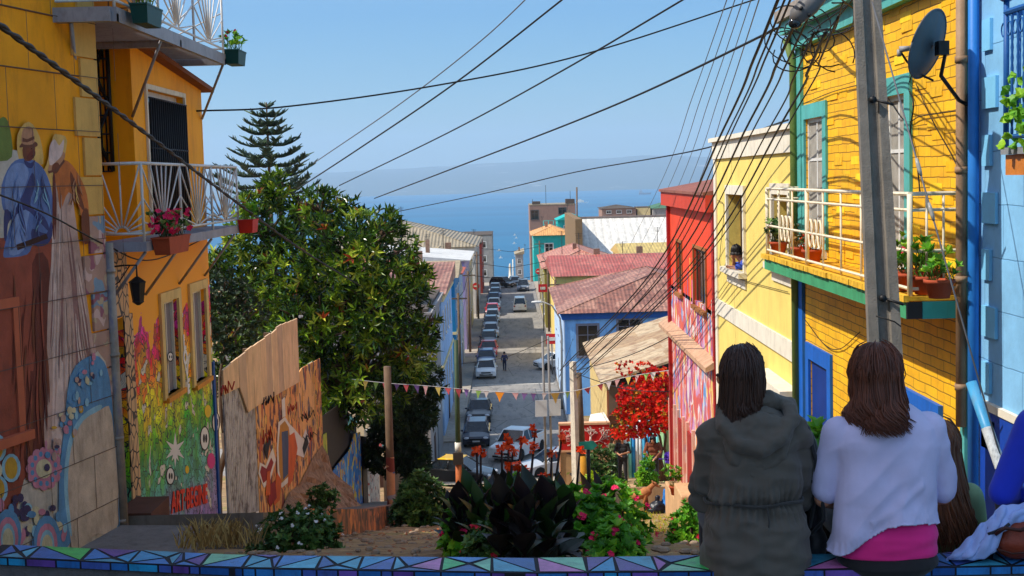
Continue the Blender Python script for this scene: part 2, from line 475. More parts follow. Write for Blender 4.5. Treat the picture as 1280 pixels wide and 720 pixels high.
for j in range(len(rows) - 1):
    for i in range(n):
        mb.f.append((j * (n + 1) + i, j * (n + 1) + i + 1, (j + 1) * (n + 1) + i + 1, (j + 1) * (n + 1) + i)); mb.m.append(0); mb.s.append(True); mb.c.append(None)
tag(mb.build('hills', t.m, at=(0, 9000, -95)), kind='structure')

# ---- street
t = NT('asphalt street'); v = t.coord()
c = t.ramp(t.noise(t.coord((1, .25, 1)), 1.0, 9, .7), [(.3, lin((122, 120, 118))), (.7, lin((156, 150, 142)))])
vo = t.n('ShaderNodeTexVoronoi', feature='DISTANCE_TO_EDGE'); vo.inputs['Scale'].default_value = .22; t.l(v, vo.inputs['Vector'])
c = t.mix(t.ramp(vo.outputs['Distance'], [(.0, (.8,) * 3), (.008, (0,) * 3)]), c, lin((40, 40, 42)))
k = t.ramp(t.noise(t.coord((2.5, .4, 1)), .6, 7, .7), [(.55, (0, 0, 0)), (.6, (.5,) * 3)])
c = t.mix(k, c, lin((84, 82, 82)))
t.base(c); t.b.inputs['Roughness'].default_value = .85; t.bump(t.noise(v, 14, 5), .3, .02)
M_asph = t.m
mb = MB()
yr = [74 + i * 2 for i in range(4)] + [81, 225, 260, 300, 400]
for a, b in zip(yr, yr[1:]):
    mb.face([(-3.6, a, G(a) + .03), (3.6, a, G(a) + .03), (3.6, b, G(b) + .03), (-3.6, b, G(b) + .03)])
mb.face([(-40, 79.2, -17.164), (-3.6, 79.2, -17.164), (-3.6, 88, -17.164), (-40, 88, -17.164)])
mb.face([(3.6, 79.2, -17.164), (40, 79.2, -17.164), (40, 88, -17.164), (3.6, 88, -17.164)])
tag(mb.build('street', M_asph, at=(0, 74, -17.2)), kind='structure')
M_pave = brickm('pavement slabs', (170, 160, 146), (150, 142, 130), (90, 84, 78), .6, .6, 'XZ', .02)
mb = MB()
for sx in (-1, 1):
    x0, x1 = (-4.9, -3.6) if sx < 0 else (3.6, 4.6)
    mb.bb(x0, x1, 88, 224, -17.6, -17.05)
    mb.bb(x0 + (.0 if sx > 0 else 1.15), x1 - (1.15 - .3 if sx > 0 else 0), 88.02, 223.9, -17.59, -17.035)
tag(mb.build('pavement', paint('concrete pavement', (168, 158, 144), .9, .2, 2, .3, (90, 80, 70), .5), at=(0, 88, -17.2)), kind='structure')
# worn white crossing lines and centre joint
mb = MB()
mb.bb(-3.3, 3.3, 112.6, 112.9, -17.168, -17.158)
tag(mb.build('crossing_markings', paint('worn road paint', (200, 192, 178), .8, .3, 5, 0), at=(0, 110, -17.16)), kind='structure')
# cobbled forecourt between the stairs and the street
mb = MB()
for a, b in ((64, 66), (66, 70), (70, 74.2)):
    mb.face([(-5.5, a, G(a) + .09), (2.3, a, G(a) + .09), (2.3, b, G(b) + .09), (-5.5, b, G(b) + .09)])
t = NT('pale cobbles'); tc = t.coord(); b_ = t.n('ShaderNodeTexBrick'); t.l(tc, b_.inputs['Vector'])
for kk, x in (('Color1', (206, 186, 160)), ('Color2', (170, 152, 130)), ('Mortar', (90, 78, 66))): b_.inputs[kk].default_value = (*lin(x), 1)
b_.inputs['Scale'].default_value = 1; b_.inputs['Brick Width'].default_value = .35; b_.inputs['Row Height'].default_value = .35
t.base(b_.outputs['Color']); t.b.inputs['Roughness'].default_value = .9
tag(mb.build('cobbled_forecourt', t.m, at=(0, 70, -15.8)), kind='structure')

# ---- raised pavement along the left houses, with its retaining wall
M_lstone = graffiti('stained retaining wall', (150, 92, 60), [(104, 70, 50), (196, 120, 66), (70, 52, 44)], 1.6, (1, 1, 1), .6, False)
M_dconc = paint('dark worn paving', (124, 114, 104), .9, .3, 2.2, .4, (50, 44, 40), .6)
mb = MB(); yl = [16.4 + i for i in range(30)]
for a, b in zip(yl, yl[1:]):
    za, zb = G(a) + .42, G(b) + .42
    mb.hexa([(-7, a, za - 1.2), (-3.12, a, za - 1.2), (-3.12, b, zb - 1.2), (-7, b, zb - 1.2), (-7, a, za), (-3.12, a, za), (-3.12, b, zb), (-7, b, zb)])
tag(mb.build('raised_pavement', M_dconc, at=(-5, 12, -4)), kind='structure')
mb = MB()
for a, b in zip(yl[2:-11], yl[3:-10]):
    za, zb = G(a) + .47, G(b) + .47
    mb.hexa([(-3.14, a, za - 1.2), (-2.9, a, za - 1.2), (-2.9, b, zb - 1.2), (-3.14, b, zb - 1.2), (-3.14, a, za), (-2.9, a, za), (-2.9, b, zb), (-3.14, b, zb)])
tag(mb.build('retaining_wall', M_lstone, at=(-3, 17, -5)), 'low rust-stained retaining wall below the board fence and the painted pole', 'wall')
# concrete slab block in the near left corner
mb = MB()
p = [atZ(85, 692, -3.5), atZ(238, 692, -3.5), atZ(246, 656, -3.5), atZ(150, 656, -3.5)]
mb.hexa([V((q.x, q.y, -4.6)) for q in p] + p)
o = mb.build('concrete_block', paint('dark grey concrete', (112, 106, 102), .85, .25, 3, .5, (46, 42, 40), .5), bevel=.02)
tag(o, 'dark grey concrete slab block beside the mural wall, just beyond the tiled bench', 'block')
mb = MB(); mb.bb(-5.0, -4.55, 16.6, 17.5, -4.9, -4.02)
tag(mb.build('door_step', paint('red brown step', (96, 58, 44), .85, .2, 3, .3)), 'low reddish brown step in front of the pale door of the jungle-painted house', 'step')

# ================================================================== tiled bench wall
bl = [(-2.35, 6.08, 5.88), (-1.2, 5.8, 5.6), (0, 5.64, 5.42), (1.0, 5.6, 5.36), (2.0, 5.54, 5.34), (2.9, 5.54, 5.34)]
def bz(x): return -1.6
def bench_y(x):
    for a, b in zip(bl, bl[1:]):
        if x <= b[0] or b is bl[-1]:
            k = (x - a[0]) / (b[0] - a[0]); return a[1] + (b[1] - a[1]) * k, a[2] + (b[2] - a[2]) * k
bench = thing('bench_wall', 'low bench wall topped with blue, green and purple triangle mosaic under the seated women', 'bench wall', (0, 5.5, -2.05))
mb = MB()
for (xa, fa, na), (xb, fb, nb) in zip(bl, bl[1:]):
    z = bz(0)
    mb.hexa([(xa, na + .02, -2.3), (xb, nb + .02, -2.3), (xb, fb - .02, -2.3), (xa, fa - .02, -2.3), (xa, na + .02, z - .035), (xb, nb + .02, z - .035), (xb, fb - .02, z - .035), (xa, fa - .02, z - .035)])
mb.build('wall', paint('grey bench render', (96, 94, 96), .9, .25, 8, .6, (50, 48, 50), .5), bench)
mb = MB()
for (xa, fa, na), (xb, fb, nb) in zip(bl, bl[1:]):
    z = bz(0)
    mb.hexa([(xa, na, z - .035), (xb, nb, z - .035), (xb, fb, z - .035), (xa, fa, z - .035), (xa, na, z), (xb, nb, z), (xb, fb, z), (xa, fa, z)])
mb.build('coping', paint('black mosaic grout', (22, 24, 34), .7, .2, 10, .3), bench)
tiles = [(40, 120, 190), (30, 140, 190), (70, 170, 200), (60, 90, 170), (30, 100, 170), (150, 70, 160), (110, 80, 170), (60, 180, 90), (120, 190, 150), (90, 60, 140), (20, 80, 150), (190, 110, 170), (60, 150, 180)]
tm = [paint('glazed tile %d' % i, c, .3, .3, 9, .25, (40, 40, 50), .55) for i, c in enumerate(tiles)]
mb = MB(); rnd = random.Random(3); x = -2.3
def shr(pts, g=.0055):
    c = sum(pts, V((0, 0, 0))) / len(pts); return [p + (c - p) * min(.4, g * 3 / max(.02, (c - p).length)) for p in pts]
while x < 2.8:
    w = rnd.uniform(.11, .26); x2 = x + w
    f0, n0 = bench_y(x); f1, n1 = bench_y(x2); z = bz(0) + .0025
    a, b, c, d = V((x, n0, z)), V((x2, n1, z)), V((x2, f1, z)), V((x, f0, z))
    q = (a + b + c + d) / 4 + V((rnd.uniform(-.3, .3) * w, rnd.uniform(-.05, .05), 0))
    m_ = rnd.random()
    tris = [(a, b, c), (a, c, d)] if m_ < .35 else [(a, b, d), (b, c, d)] if m_ < .6 else [(a, b, q), (b, c, q), (c, d, q), (d, a, q)]
    for tr in tris:
        s3 = shr(list(tr)); mb.face(s3, rnd.choice([0, 1, 2, 3, 4, 5, 6, 7, 8, 9, 10, 11, 12, 0, 1, 4, 10, 3, 12]))
        # the same paint runs over the front edge
    for (e0, e1, k0) in ((a, b, .5),):
        zt, zb = bz(0) - .003, bz(0) - .032
        mid = e0.lerp(e1, rnd.uniform(.3, .7))
        off = V((0, -.0025, 0))
        mb.face([V((e0.x + .004, e0.y, zb)) + off, V((mid.x - .004, mid.y, zb)) + off, V((mid.x - .004, mid.y, zt)) + off, V((e0.x + .004, e0.y, zt)) + off], rnd.choice([0, 1, 3, 4, 9, 10]))
        mb.face([V((mid.x + .004, mid.y, zb)) + off, V((e1.x - .004, e1.y, zb)) + off, V((e1.x - .004, e1.y, zt)) + off, V((mid.x + .004, mid.y, zt)) + off], rnd.choice([0, 1, 3, 4, 6, 10]))
    x = x2
mb.build('mosaic', tm, bench)
# paving on this side of the bench
mb = MB(); mb.face([(-12, -20, -2.045), (12, -20, -2.045), (12, 5.62, -2.045), (-12, 6.0, -2.045)])
tag(mb.build('viewpoint_paving', M_conc, at=(0, 0, -2.045)), kind='structure')
# ================================================================== left: mural building
PA = Plane((-4.8, 16, 0), (.2, 1, 0), (1, -.2, 0))
muralb = thing('mural_house', 'orange house with pale corner quoins and a tall painted couple in hats on its wall', 'house', (-4.8, 16, -4.6))
M_oran = paint('orange ochre render', (238, 156, 6), .75, .16, .9, .35, (120, 66, 14), .55)
mb = MB()
def wallbox(mb, pl, u0, u1, z0, z1, dep, m=0):
    pbox(mb, pl, u0, u1, z0, z1, -dep, 0, m)
dr = (PA.px(-30, 400)[0], PA.px(12, 400)[0], PA.px(6, 545)[1], PA.px(6, 385)[1])
wallgrid(mb, PA, -7.3, 0, -5.2, 5.2, [dr], .18, 0, 0, 6)
mb.face([PA.pt(-7.3, -5.2, -6), PA.pt(0, -5.2, -6), PA.pt(0, 5.2, -6), PA.pt(-7.3, 5.2, -6)])
wallbox(mb, PA, -9.8, -7.3, -5.2, 9.3, 6); wallbox(mb, PA, -17, -9.8, -5.2, 12, 6)  # taller out-of-view blocks, added to shade the bench and the seated women
# horizontal render joints
for zz in [i * .62 - 1.4 for i in range(17)]:
    pass
mb.build('wall', M_oran, muralb)
mb = MB()
for k_ in range(17):
    zz = -4.5 + k_ * .62 + .2
    if zz > 1.95 or zz < -4: pass
    pbox(mb, PA, -7.1, -.35, zz, zz + .012, .001, .0035)
mb.build('joints', paint('dark joint', (110, 66, 20), .9, .1, 3, 0), muralb)
mb = MB()
M_quo = paint('pale sand quoin', (214, 170, 92), .8, .12, 2, .3, (140, 100, 50), .4)
z = 5.1; i = 0
while z > -.3:
    w = .52 if i % 2 else .36
    pbox(mb, PA, -w, .02, z - .44, z - .008, -.1, .03); z -= .45; i += 1
mb.build('quoins', M_quo, muralb)
mb = MB(); i = 0
while z > -4.9:
    w = .52 if i % 2 else .34
    pbox(mb, PA, -w, .02, z - .44, z - .012, -.1, .03); z -= .45; i += 1
mb.build('quoins', graffiti('painted quoins', (176, 140, 126), [(120, 150, 176), (206, 176, 170), (150, 90, 110), (190, 170, 140)], 2.2, (1, 1, 1), .35, False), muralb, ).__setitem__('label', 'mural-painted lower quoins')
# door at the frame's edge
mb = MB(); pbox(mb, PA, dr[0], dr[1], dr[2], dr[3], -.17, -.12)
dd = mb.build('door', paint('mustard door', (176, 116, 16), .6, .15, 3, .2), muralb)
mb = MB(); pbox(mb, PA, dr[1], dr[1] + .12, dr[2], dr[3] + .1, .002, .05); pbox(mb, PA, dr[0], dr[1], dr[3], dr[3] + .1, .002, .05); pbox(mb, PA, dr[0], dr[1] + .2, dr[2] - .1, dr[2] - .002, -.05, .1)
mb.build('frame', paint('salmon frame', (186, 96, 66), .7, .12, 3, .2), dd)

def flat(nm, rgb, var=.14, rough=.78): return paint('mural ' + nm, rgb, rough, .26, 3.5, .4, (84, 60, 50), .4)
mcol = [('haze white', (196, 186, 172)), ('coat blue', (92, 116, 168)), ('coat shade', (58, 64, 112)), ('coat light', (124, 146, 190)), ('trouser clay', (150, 74, 56)),
        ('trouser shade', (104, 48, 40)), ('skin brown', (120, 66, 44)), ('hat tan', (186, 134, 100)), ('hat shade', (110, 66, 50)), ('dress rose', (190, 158, 146)),
        ('dress fold', (146, 108, 104)), ('shawl orange', (196, 112, 56)), ('plant green', (112, 128, 60)), ('sky blue', (90, 142, 184)), ('petal pink', (196, 128, 150)),
        ('petal cream', (206, 196, 160)), ('petal yellow', (196, 152, 50)), ('night violet', (66, 56, 92)), ('arch stone', (196, 176, 156)), ('halo yellow', (214, 172, 96)), ('light blue', (140, 186, 206)), ('belt', (60, 34, 30)), ('dress light', (214, 188, 178))]
mm = [flat(a, b) for a, b in mcol]; mi = {a: i for i, (a, b) in enumerate(mcol)}
mb = MB(); LAY = [0]
def pg(nm, pts, smooth=True):
    """one painted patch; its outline is rounded (Catmull-Rom)"""
    LAY[0] += 1; d = .0315 + LAY[0] * .00009
    P = pts
    if smooth:
        q = []; n = len(P)
        for i in range(n):
            p0, p1, p2, p3 = P[i - 1], P[i], P[(i + 1) % n], P[(i + 2) % n]
            for t_ in (0, .33, .66):
                a = [.5 * ((2 * p1[k]) + (-p0[k] + p2[k]) * t_ + (2 * p0[k] - 5 * p1[k] + 4 * p2[k] - p3[k]) * t_ ** 2 + (-p0[k] + 3 * p1[k] - 3 * p2[k] + p3[k]) * t_ ** 3) for k in (0, 1)]
                q.append(a)
        P = q
    # never past the wall's far corner
    pp = []
    for x, y in P:
        u, z_ = PA.px(x, y, d)
        pp.append(PA.pt(min(u, .015), z_, d))
    mb.face(pp, mi[nm])
def circ(nm, cx, cy, rx, ry, k=14): pg(nm, [(cx + rx * math.cos(2 * PI * i / k), cy + ry * math.sin(2 * PI * i / k)) for i in range(k)], False)
pg('haze white', [(-30, 196), (20, 188), (45, 205), (62, 230), (70, 300), (60, 330), (-30, 330)])
pg('plant green', [(-6, 160), (4, 146), (12, 158), (15, 196), (-6, 198)])
pg('trouser clay', [(-30, 300), (20, 296), (62, 292), (80, 330), (100, 440), (96, 560), (70, 700), (-30, 705)], False)
pg('haze white', [(70, 560), (100, 470), (132, 452), (150, 660), (90, 692), (20, 700), (30, 600)])
pg('trouser shade', [(40, 330), (60, 325), (64, 420), (60, 560), (40, 600), (30, 560), (44, 440)])
pg('trouser shade', [(26, 470), (40, 464), (60, 470), (58, 560), (36, 590), (24, 540)])
pg('halo yellow', [(22, 168), (36, 152), (50, 172), (54, 205), (40, 200), (24, 200)])
pg('halo yellow', [(46, 232), (58, 206), (66, 172), (72, 168), (84, 176), (74, 220), (62, 250)])
# man: coat, head, hat
pg('coat blue', [(2, 232), (14, 205), (30, 198), (48, 204), (60, 222), (66, 250), (64, 285), (58, 300), (42, 305), (34, 318), (10, 322), (4, 318), (10, 290), (16, 270), (4, 262)])
pg('coat light', [(6, 230), (14, 208), (28, 204), (36, 216), (28, 240), (16, 268), (8, 264)])
pg('coat light', [(14, 290), (24, 262), (38, 254), (34, 280), (30, 312), (12, 318)])
pg('coat shade', [(30, 240), (40, 216), (44, 230), (38, 256), (56, 272), (62, 290), (48, 276), (32, 262), (16, 270)])
pg('coat shade', [(40, 286), (58, 292), (64, 276), (66, 292), (58, 306), (42, 306)])
pg('skin brown', [(29, 182), (43, 180), (43, 192), (38, 201), (30, 199)])
pg('hat shade', [(24, 184), (30, 177), (44, 177), (47, 182), (40, 185), (30, 184)])
pg('hat tan', [(27, 178), (28, 164), (34, 158), (41, 161), (43, 178), (34, 181)])
pg('belt', [(20, 306), (58, 292), (60, 298), (22, 313)], False)
pg('trouser shade', [(37, 190), (43, 187), (44, 194), (38, 201), (33, 198)]); pg('hat shade', [(28, 172), (34, 174), (43, 170), (43, 174), (34, 178), (28, 177)], False)
circ('belt', 39.5, 186, 1.0, .9, 8); pg('belt', [(39, 195), (43, 193.6), (43, 194.6), (39, 196)], False)
pg('coat shade', [(30, 200), (38, 204), (44, 200), (40, 210), (33, 208)]); pg('coat shade', [(6, 262), (16, 270), (10, 280), (8, 300), (5, 296)])
# woman: dress, shawl, hat
pg('dress rose', [(68, 226), (86, 226), (98, 300), (112, 400), (121, 470), (126, 560), (110, 640), (92, 560), (78, 600), (56, 560), (58, 470), (60, 380), (66, 300)])
pg('dress light', [(68, 260), (76, 262), (80, 340), (84, 450), (78, 560), (66, 560), (66, 460), (64, 340)])
pg('dress fold', [(84, 290), (90, 300), (100, 400), (108, 520), (98, 560), (94, 420)])
pg('dress fold', [(98, 330), (106, 380), (116, 470), (114, 540), (106, 440)])
pg('shawl orange', [(68, 216), (76, 200), (90, 206), (106, 234), (111, 262), (110, 292), (104, 290), (100, 262), (86, 240), (76, 262), (72, 240)])
pg('skin brown', [(102, 268), (110, 262), (112, 300), (104, 302)])
pg('hat tan', [(60, 214), (66, 196), (80, 190), (80, 200), (70, 212)])
pg('dress light', [(62, 206), (62, 184), (68, 174), (74, 182), (80, 174), (78, 192), (70, 202)])
pg('skin brown', [(66, 206), (72, 203), (75, 210), (70, 217), (65, 214)]); pg('skin brown', [(88, 214), (98, 236), (106, 262), (100, 258), (90, 238)]); pg('hat shade', [(60, 214), (71, 211), (80, 199), (81, 202), (73, 213), (61, 217)], False)
pg('trouser shade', [(66, 222), (69, 222), (72, 290), (70, 298), (66, 292)])
rq = random.Random(31)
def strokes(n, nms, xl, xr, y0, y1, ln, w, bend=0):
    for _ in range(n):
        y = rq.uniform(y0, y1 - ln * .4); f = rq.random(); L_ = ln * rq.uniform(.4, 1); P = []; Q = []
        for k_ in range(6):
            t = k_ / 5; yy = min(y + L_ * t, y1); x = xl(yy) + (xr(yy) - xl(yy)) * f + bend * math.sin(t * 3 + f * 5); ww = w * math.sin(PI * (.06 + t * .88)) * rq.uniform(.7, 1.2); P.append((x - ww, yy)); Q.append((x + ww, yy))
        pg(rq.choice(nms), P + Q[::-1], False)
strokes(46, ['dress rose', 'dress fold', 'dress light', 'dress rose'], lambda y: 68 - (y - 240) * .03, lambda y: 88 + (y - 240) * .13, 240, 590, 150, 1.1, 1.5)
strokes(30, ['trouser shade', 'trouser clay', 'skin brown'], lambda y: 14, lambda y: 62, 325, 600, 110, 1.6, 2)
strokes(16, ['coat light', 'coat shade', 'coat blue'], lambda y: 12, lambda y: 30, 215, 312, 50, .9, 4)
strokes(12, ['coat shade', 'coat blue', 'light blue'], lambda y: 42, lambda y: 60, 215, 296, 40, .8, 4)
strokes(8, ['skin brown', 'halo yellow', 'hat tan'], lambda y: 80, lambda y: 104, 212, 256, 30, .8, 3)
# blossoms and arch below
pg('sky blue', [(88, 470), (110, 446), (130, 452), (140, 500), (150, 660), (140, 668), (120, 640), (100, 660), (76, 688), (74, 600), (80, 540)])
pg('arch stone', [(90, 688), (84, 620), (88, 560), (104, 526), (126, 512), (140, 520), (148, 655), (120, 668), (96, 690)])
pg('light blue', [(84, 650), (80, 600), (86, 550), (102, 520), (124, 506), (126, 512), (104, 526), (89, 560), (85, 610), (90, 670)])
rr = random.Random(5)
def blossom(cx, cy, R, a, b, c, n=12):
    for i in range(n):
        an = 2 * PI * i / n; circ(a, cx + R * .78 * math.cos(an), cy + R * .95 * math.sin(an), R * .26, R * .3, 10)
    circ(a, cx, cy, R * .8, R * .98, 20)
    for i in range(n):
        an = 2 * PI * (i + .5) / n; circ(b, cx + R * .68 * math.cos(an), cy + R * .86 * math.sin(an), R * .11, R * .16, 8)
    circ(c, cx, cy, R * .45, R * .55, 16)
blossom(55, 586, 22, 'petal pink', 'sky blue', 'petal cream', 12)
for (cx, cy) in ((14, 585), (-4, 560), (-2, 612)):
    circ('light blue', cx, cy, 12, 18); circ('petal yellow', cx, cy, 8, 14)
circ('petal cream', -2, 588, 5, 9)
for i in range(6): circ('night violet', 24 + 7 * math.cos(i), 632 + 10 * math.sin(i), 4, 6, 8)
for i in range(44):
    x = rr.uniform(0, 84); y = rr.uniform(628, 694)
    circ(rr.choice(['sky blue', 'petal pink', 'petal cream', 'night violet', 'light blue']), x, y, rr.uniform(2.5, 6), rr.uniform(4, 9), 10)
for i in range(48):
    t_ = rr.random(); x = 62 + 62 * t_ + rr.uniform(-9, 9); y = 575 - 130 * t_ + rr.uniform(-18, 18)
    circ(rr.choice(['sky blue', 'petal pink', 'petal cream', 'light blue', 'dress rose', 'night violet', 'petal yellow']), x, y, rr.uniform(1.5, 4), rr.uniform(2, 6), 8)
for cx, cy in ((10, 668), (59, 676)):
    circ('sky blue', cx, cy, 17, 32); circ('petal pink', cx, cy + 4, 13, 26); circ('light blue', cx, cy + 6, 9, 20); circ('petal cream', cx, cy + 8, 7, 16)
mb.build('mural', mm, muralb)
mb = MB()
for k_ in range(11):
    zz = -4.5 + k_ * .62 + .2; pbox(mb, PA, -3.2, -.0, zz, zz + .008, .052, .0535)
    for q in range(4): u = -2.9 + .95 * q + (.45 if k_ % 2 else 0); pbox(mb, PA, u, u + .008, zz, zz + .62, .052, .0535)
mb.build('block_joints', paint('mural joint', (96, 80, 74), .9, .1, 3, 0), muralb)

# downpipe on the corner
mb = MB()
x0, y0 = -4.76, 16.06
top = atY(122, 310, 15.9).z; bot = -4.25
mb.tube([(x0, y0, top), (x0, y0, top + .05), (x0 + .02, y0, bot)], .065, 10)
for k_ in range(4): mb.tube([(x0, y0, top - .3 - k_), (x0, y0, top - .26 - k_)], .08, 10)
tag(mb.build('drainpipe', paint('mural-stained drainpipe', (150, 140, 128), .6, .35, 3, .3, (60, 60, 130), .8), at=(x0, y0, bot)),
    'fat beige drainpipe at the corner between the painted couple and the jungle mural', 'drainpipe')

# ================================================================== left: jungle-mural house with balconies
XB = -5.0
PB = Plane((XB, 0, 0), (0, 1, 0), (1, 0, 0))      # u = Y
YF = PB.px(262, 360)[0]                            # far corner
print('YF', YF)
hb = thing('balcony_house', 'narrow bright orange house with two white metal balconies above a jungle mural', 'house', (XB, 19, -5.4))
M_ob = paint('bright orange render', (255, 168, 8), .7, .1, 1.1, .25, (170, 96, 10), .45)
def jungle():
    t = NT('jungle mural'); tc = t.n('ShaderNodeTexCoord'); sp = t.n('ShaderNodeSeparateXYZ'); t.l(tc.outputs['Object'], sp.inputs[0])
    v0 = t.coord((1, 1, 1))
    wn = t.n('ShaderNodeTexNoise'); wn.inputs['Scale'].default_value = 1.6; wn.inputs['Detail'].default_value = 3; t.l(v0, wn.inputs['Vector'])
    ad = t.n('ShaderNodeVectorMath', operation='MULTIPLY_ADD'); ad.inputs[1].default_value = (.8, .8, .8); t.l(wn.outputs['Color'], ad.inputs[0]); t.l(v0, ad.inputs[2])
    z = t.math('ADD', sp.outputs['Z'], t.math('MULTIPLY', t.math('SUBTRACT', wn.outputs['Fac'], .5), 1.6))
    zf = t.math('DIVIDE', z, 3.55)
    stops = [(0.0, (176, 140, 200)), (.16, (160, 150, 190)), (.3, (110, 180, 160)), (.46, (90, 176, 70)), (.58, (170, 210, 50)), (.7, (250, 214, 20)), (.83, (250, 140, 20)), (.93, (236, 76, 70)), (1, (226, 90, 150))]
    c = t.ramp(zf, [(p, lin(q)) for p, q in stops])
    vo = t.n('ShaderNodeTexVoronoi'); vo.inputs['Scale'].default_value = 7; t.l(ad.outputs[0], vo.inputs['Vector'])
    hs = t.n('ShaderNodeHueSaturation'); sc = t.n('ShaderNodeSeparateColor'); t.l(vo.outputs['Color'], sc.inputs[0])
    t.l(t.math('MULTIPLY_ADD', sc.outputs[0], .1, .45), hs.inputs['Hue']); t.l(t.math('MULTIPLY_ADD', sc.outputs[1], .7, .62), hs.inputs['Value'])
    t.l(c, hs.inputs['Color']); hs.inputs['Saturation'].default_value = 1.1
    k = t.ramp(sc.outputs[2], [(.92, (0, 0, 0)), (.93, (1, 1, 1))])
    c = t.mix(k, hs.outputs[0], lin((226, 216, 196)))
    ed = t.n('ShaderNodeTexVoronoi', feature='DISTANCE_TO_EDGE'); ed.inputs['Scale'].default_value = 7; t.l(ad.outputs[0], ed.inputs['Vector'])
    e2 = t.n('ShaderNodeTexVoronoi', feature='DISTANCE_TO_EDGE'); e2.inputs['Scale'].default_value = 15
    mp = t.n('ShaderNodeMapping'); mp.inputs['Scale'].default_value = (1, 1, .35); mp.inputs['Rotation'].default_value = (.6, 0, 0); t.l(ad.outputs[0], mp.inputs[0]); t.l(mp.outputs[0], e2.inputs['Vector'])
    k = t.ramp(ed.outputs['Distance'], [(.02, (1,) * 3), (.045, (0,) * 3)]); c = t.mix(k, c, (.012, .014, .02))
    k = t.ramp(e2.outputs['Distance'], [(.02, (.7,) * 3), (.05, (0,) * 3)]); c = t.mix(k, c, (.02, .02, .02))
    # the plain orange render above the painted skyline
    sk = t.math('ADD', zf, t.math('MULTIPLY', t.math('SUBTRACT', t.noise(v0, 1.1, 2), .5), .35))
    k = t.math('GREATER_THAN', sk, 1.0)
    c = t.mix(k, c, lin((255, 168, 8)))
    t.base(c); t.b.inputs['Roughness'].default_value = .7; t.bump(t.noise(v0, 30, 4), .2, .01)
    return t.m
M_jun = jungle()
z_bal = -.7
doorB = (16.25, 17.35, -4.6, PB.px(150, 398)[1])
w1 = (PB.px(204, 430)[0], PB.px(223, 430)[0], PB.px(212, 494)[1], PB.px(212, 375)[1])
w2 = (PB.px(240, 420)[0], PB.px(257, 420)[0], PB.px(248, 478)[1], PB.px(248, 362)[1])
print('w1', w1, 'w2', w2)
mb = MB()
wallgrid(mb, PB, 16.1, YF, -6.2, z_bal, [doorB, w1, w2], .13, 0, 0, 6)
mb.face([(XB - 6, YF, -6.2), (XB, YF, -6.2), (XB, YF, z_bal), (XB - 6, YF, z_bal)])
lw = mb.build('wall', M_jun, hb); lw['label'] = 'lower wall covered in jungle mural'
# upper bay
yb = 18.3
wdoor = (PB.px(188, 250)[0], PB.px(234, 250)[0], z_bal + .05, PB.px(210, 118)[1])
ztn, ztf = atX(157, 52, XB).z, atX(248, 110, XB).z
mb = MB()
wallgrid(mb, PB, yb, YF, z_bal, ztf, [wdoor], .22, 0, 0, 5)
mb.hexa([(XB - 5, yb, ztf), (XB, yb, ztf), (XB, YF, ztf), (XB - 5, YF, ztf), (XB - 5, yb, ztn), (XB, yb, ztn), (XB, YF, ztf + .01), (XB - 5, YF, ztf + .01)])
mb.face([(XB - 5, YF, z_bal), (XB, YF, z_bal), (XB, YF, ztf), (XB - 5, YF, ztf)])
mb.build('wall', M_ob, hb)['label'] = 'plain orange upper bay'
mb = MB()      # eaves strip
mb.hexa([(XB - 5.1, yb - .1, ztn + .0), (XB + .16, yb - .1, ztn + .0), (XB + .16, YF + .25, ztf - .05), (XB - 5.1, YF + .25, ztf - .05), (XB - 5.1, yb - .1, ztn + .07), (XB + .16, yb - .1, ztn + .07), (XB + .16, YF + .25, ztf + .02), (XB - 5.1, YF + .25, ztf + .02)])
mb.build('roof', paint('brown eaves board', (120, 66, 30), .8, .2, 4, .3), hb)
# recessed side wall with the black grille
mb = MB(); mb.bb(-9, -5.62, 18.4, 18.7, z_bal, 4.5); mb.bb(-5.66, -5.002, 18.32, 18.6, ztn + .1, 4.5)
mb.build('wall', brickm('orange block wall', (206, 132, 24), (190, 118, 20), (96, 60, 20), .5, .3, 'XZ'), hb)['label'] = 'recessed blockwork wall'
mb = MB(); a, b = -6.1, -5.64
ga, gb = atY(106, 215, 18.3), atY(134, 50, 18.3)
for i in range(7):
    x = ga.x + (gb.x - ga.x) * i / 6; mb.tube([(x, 18.28, ga.z), (x, 18.28, gb.z)], .012, 6)
for i in range(8):
    z = ga.z + (gb.z - ga.z) * i / 7; mb.tube([(ga.x, 18.27, z), (gb.x, 18.27, z)], .012, 6)
for s0, s1 in ((0, .5), (.5, 0), (.5, 1), (1, .5)):
    mb.tube([(ga.x, 18.26, ga.z + (gb.z - ga.z) * s0), (gb.x, 18.26, ga.z + (gb.z - ga.z) * s1)], .02, 6)
    mb.tube([(ga.x, 18.25, ga.z + (gb.z - ga.z) * s0), ((ga.x + gb.x) / 2, 18.25, ga.z + (gb.z - ga.z) * (s0 + s1) / 2 + .1), (gb.x, 18.25, ga.z + (gb.z - ga.z) * s1)], .012, 6)
for x in (ga.x, gb.x): mb.tube([(x, 18.27, ga.z), (x, 18.27, gb.z)], .028, 6)
mb.build('window_grille', M_dark, hb)
mb = MB(); mb.bb(ga.x + .05, gb.x - .05, 18.37, 18.395, ga.z + .05, gb.z - .05); mb.build('window', paint('grey blind behind grille', (120, 120, 126), .5, .2, 3, 0), hb)
# upper storey set back
mb = MB(); mb.bb(-12, -6.7, 16.2, 21.5, 1.9, 4.4); mb.build('wall', M_ob, hb)['label'] = 'set-back top storey'
for k_ in range(2): pass
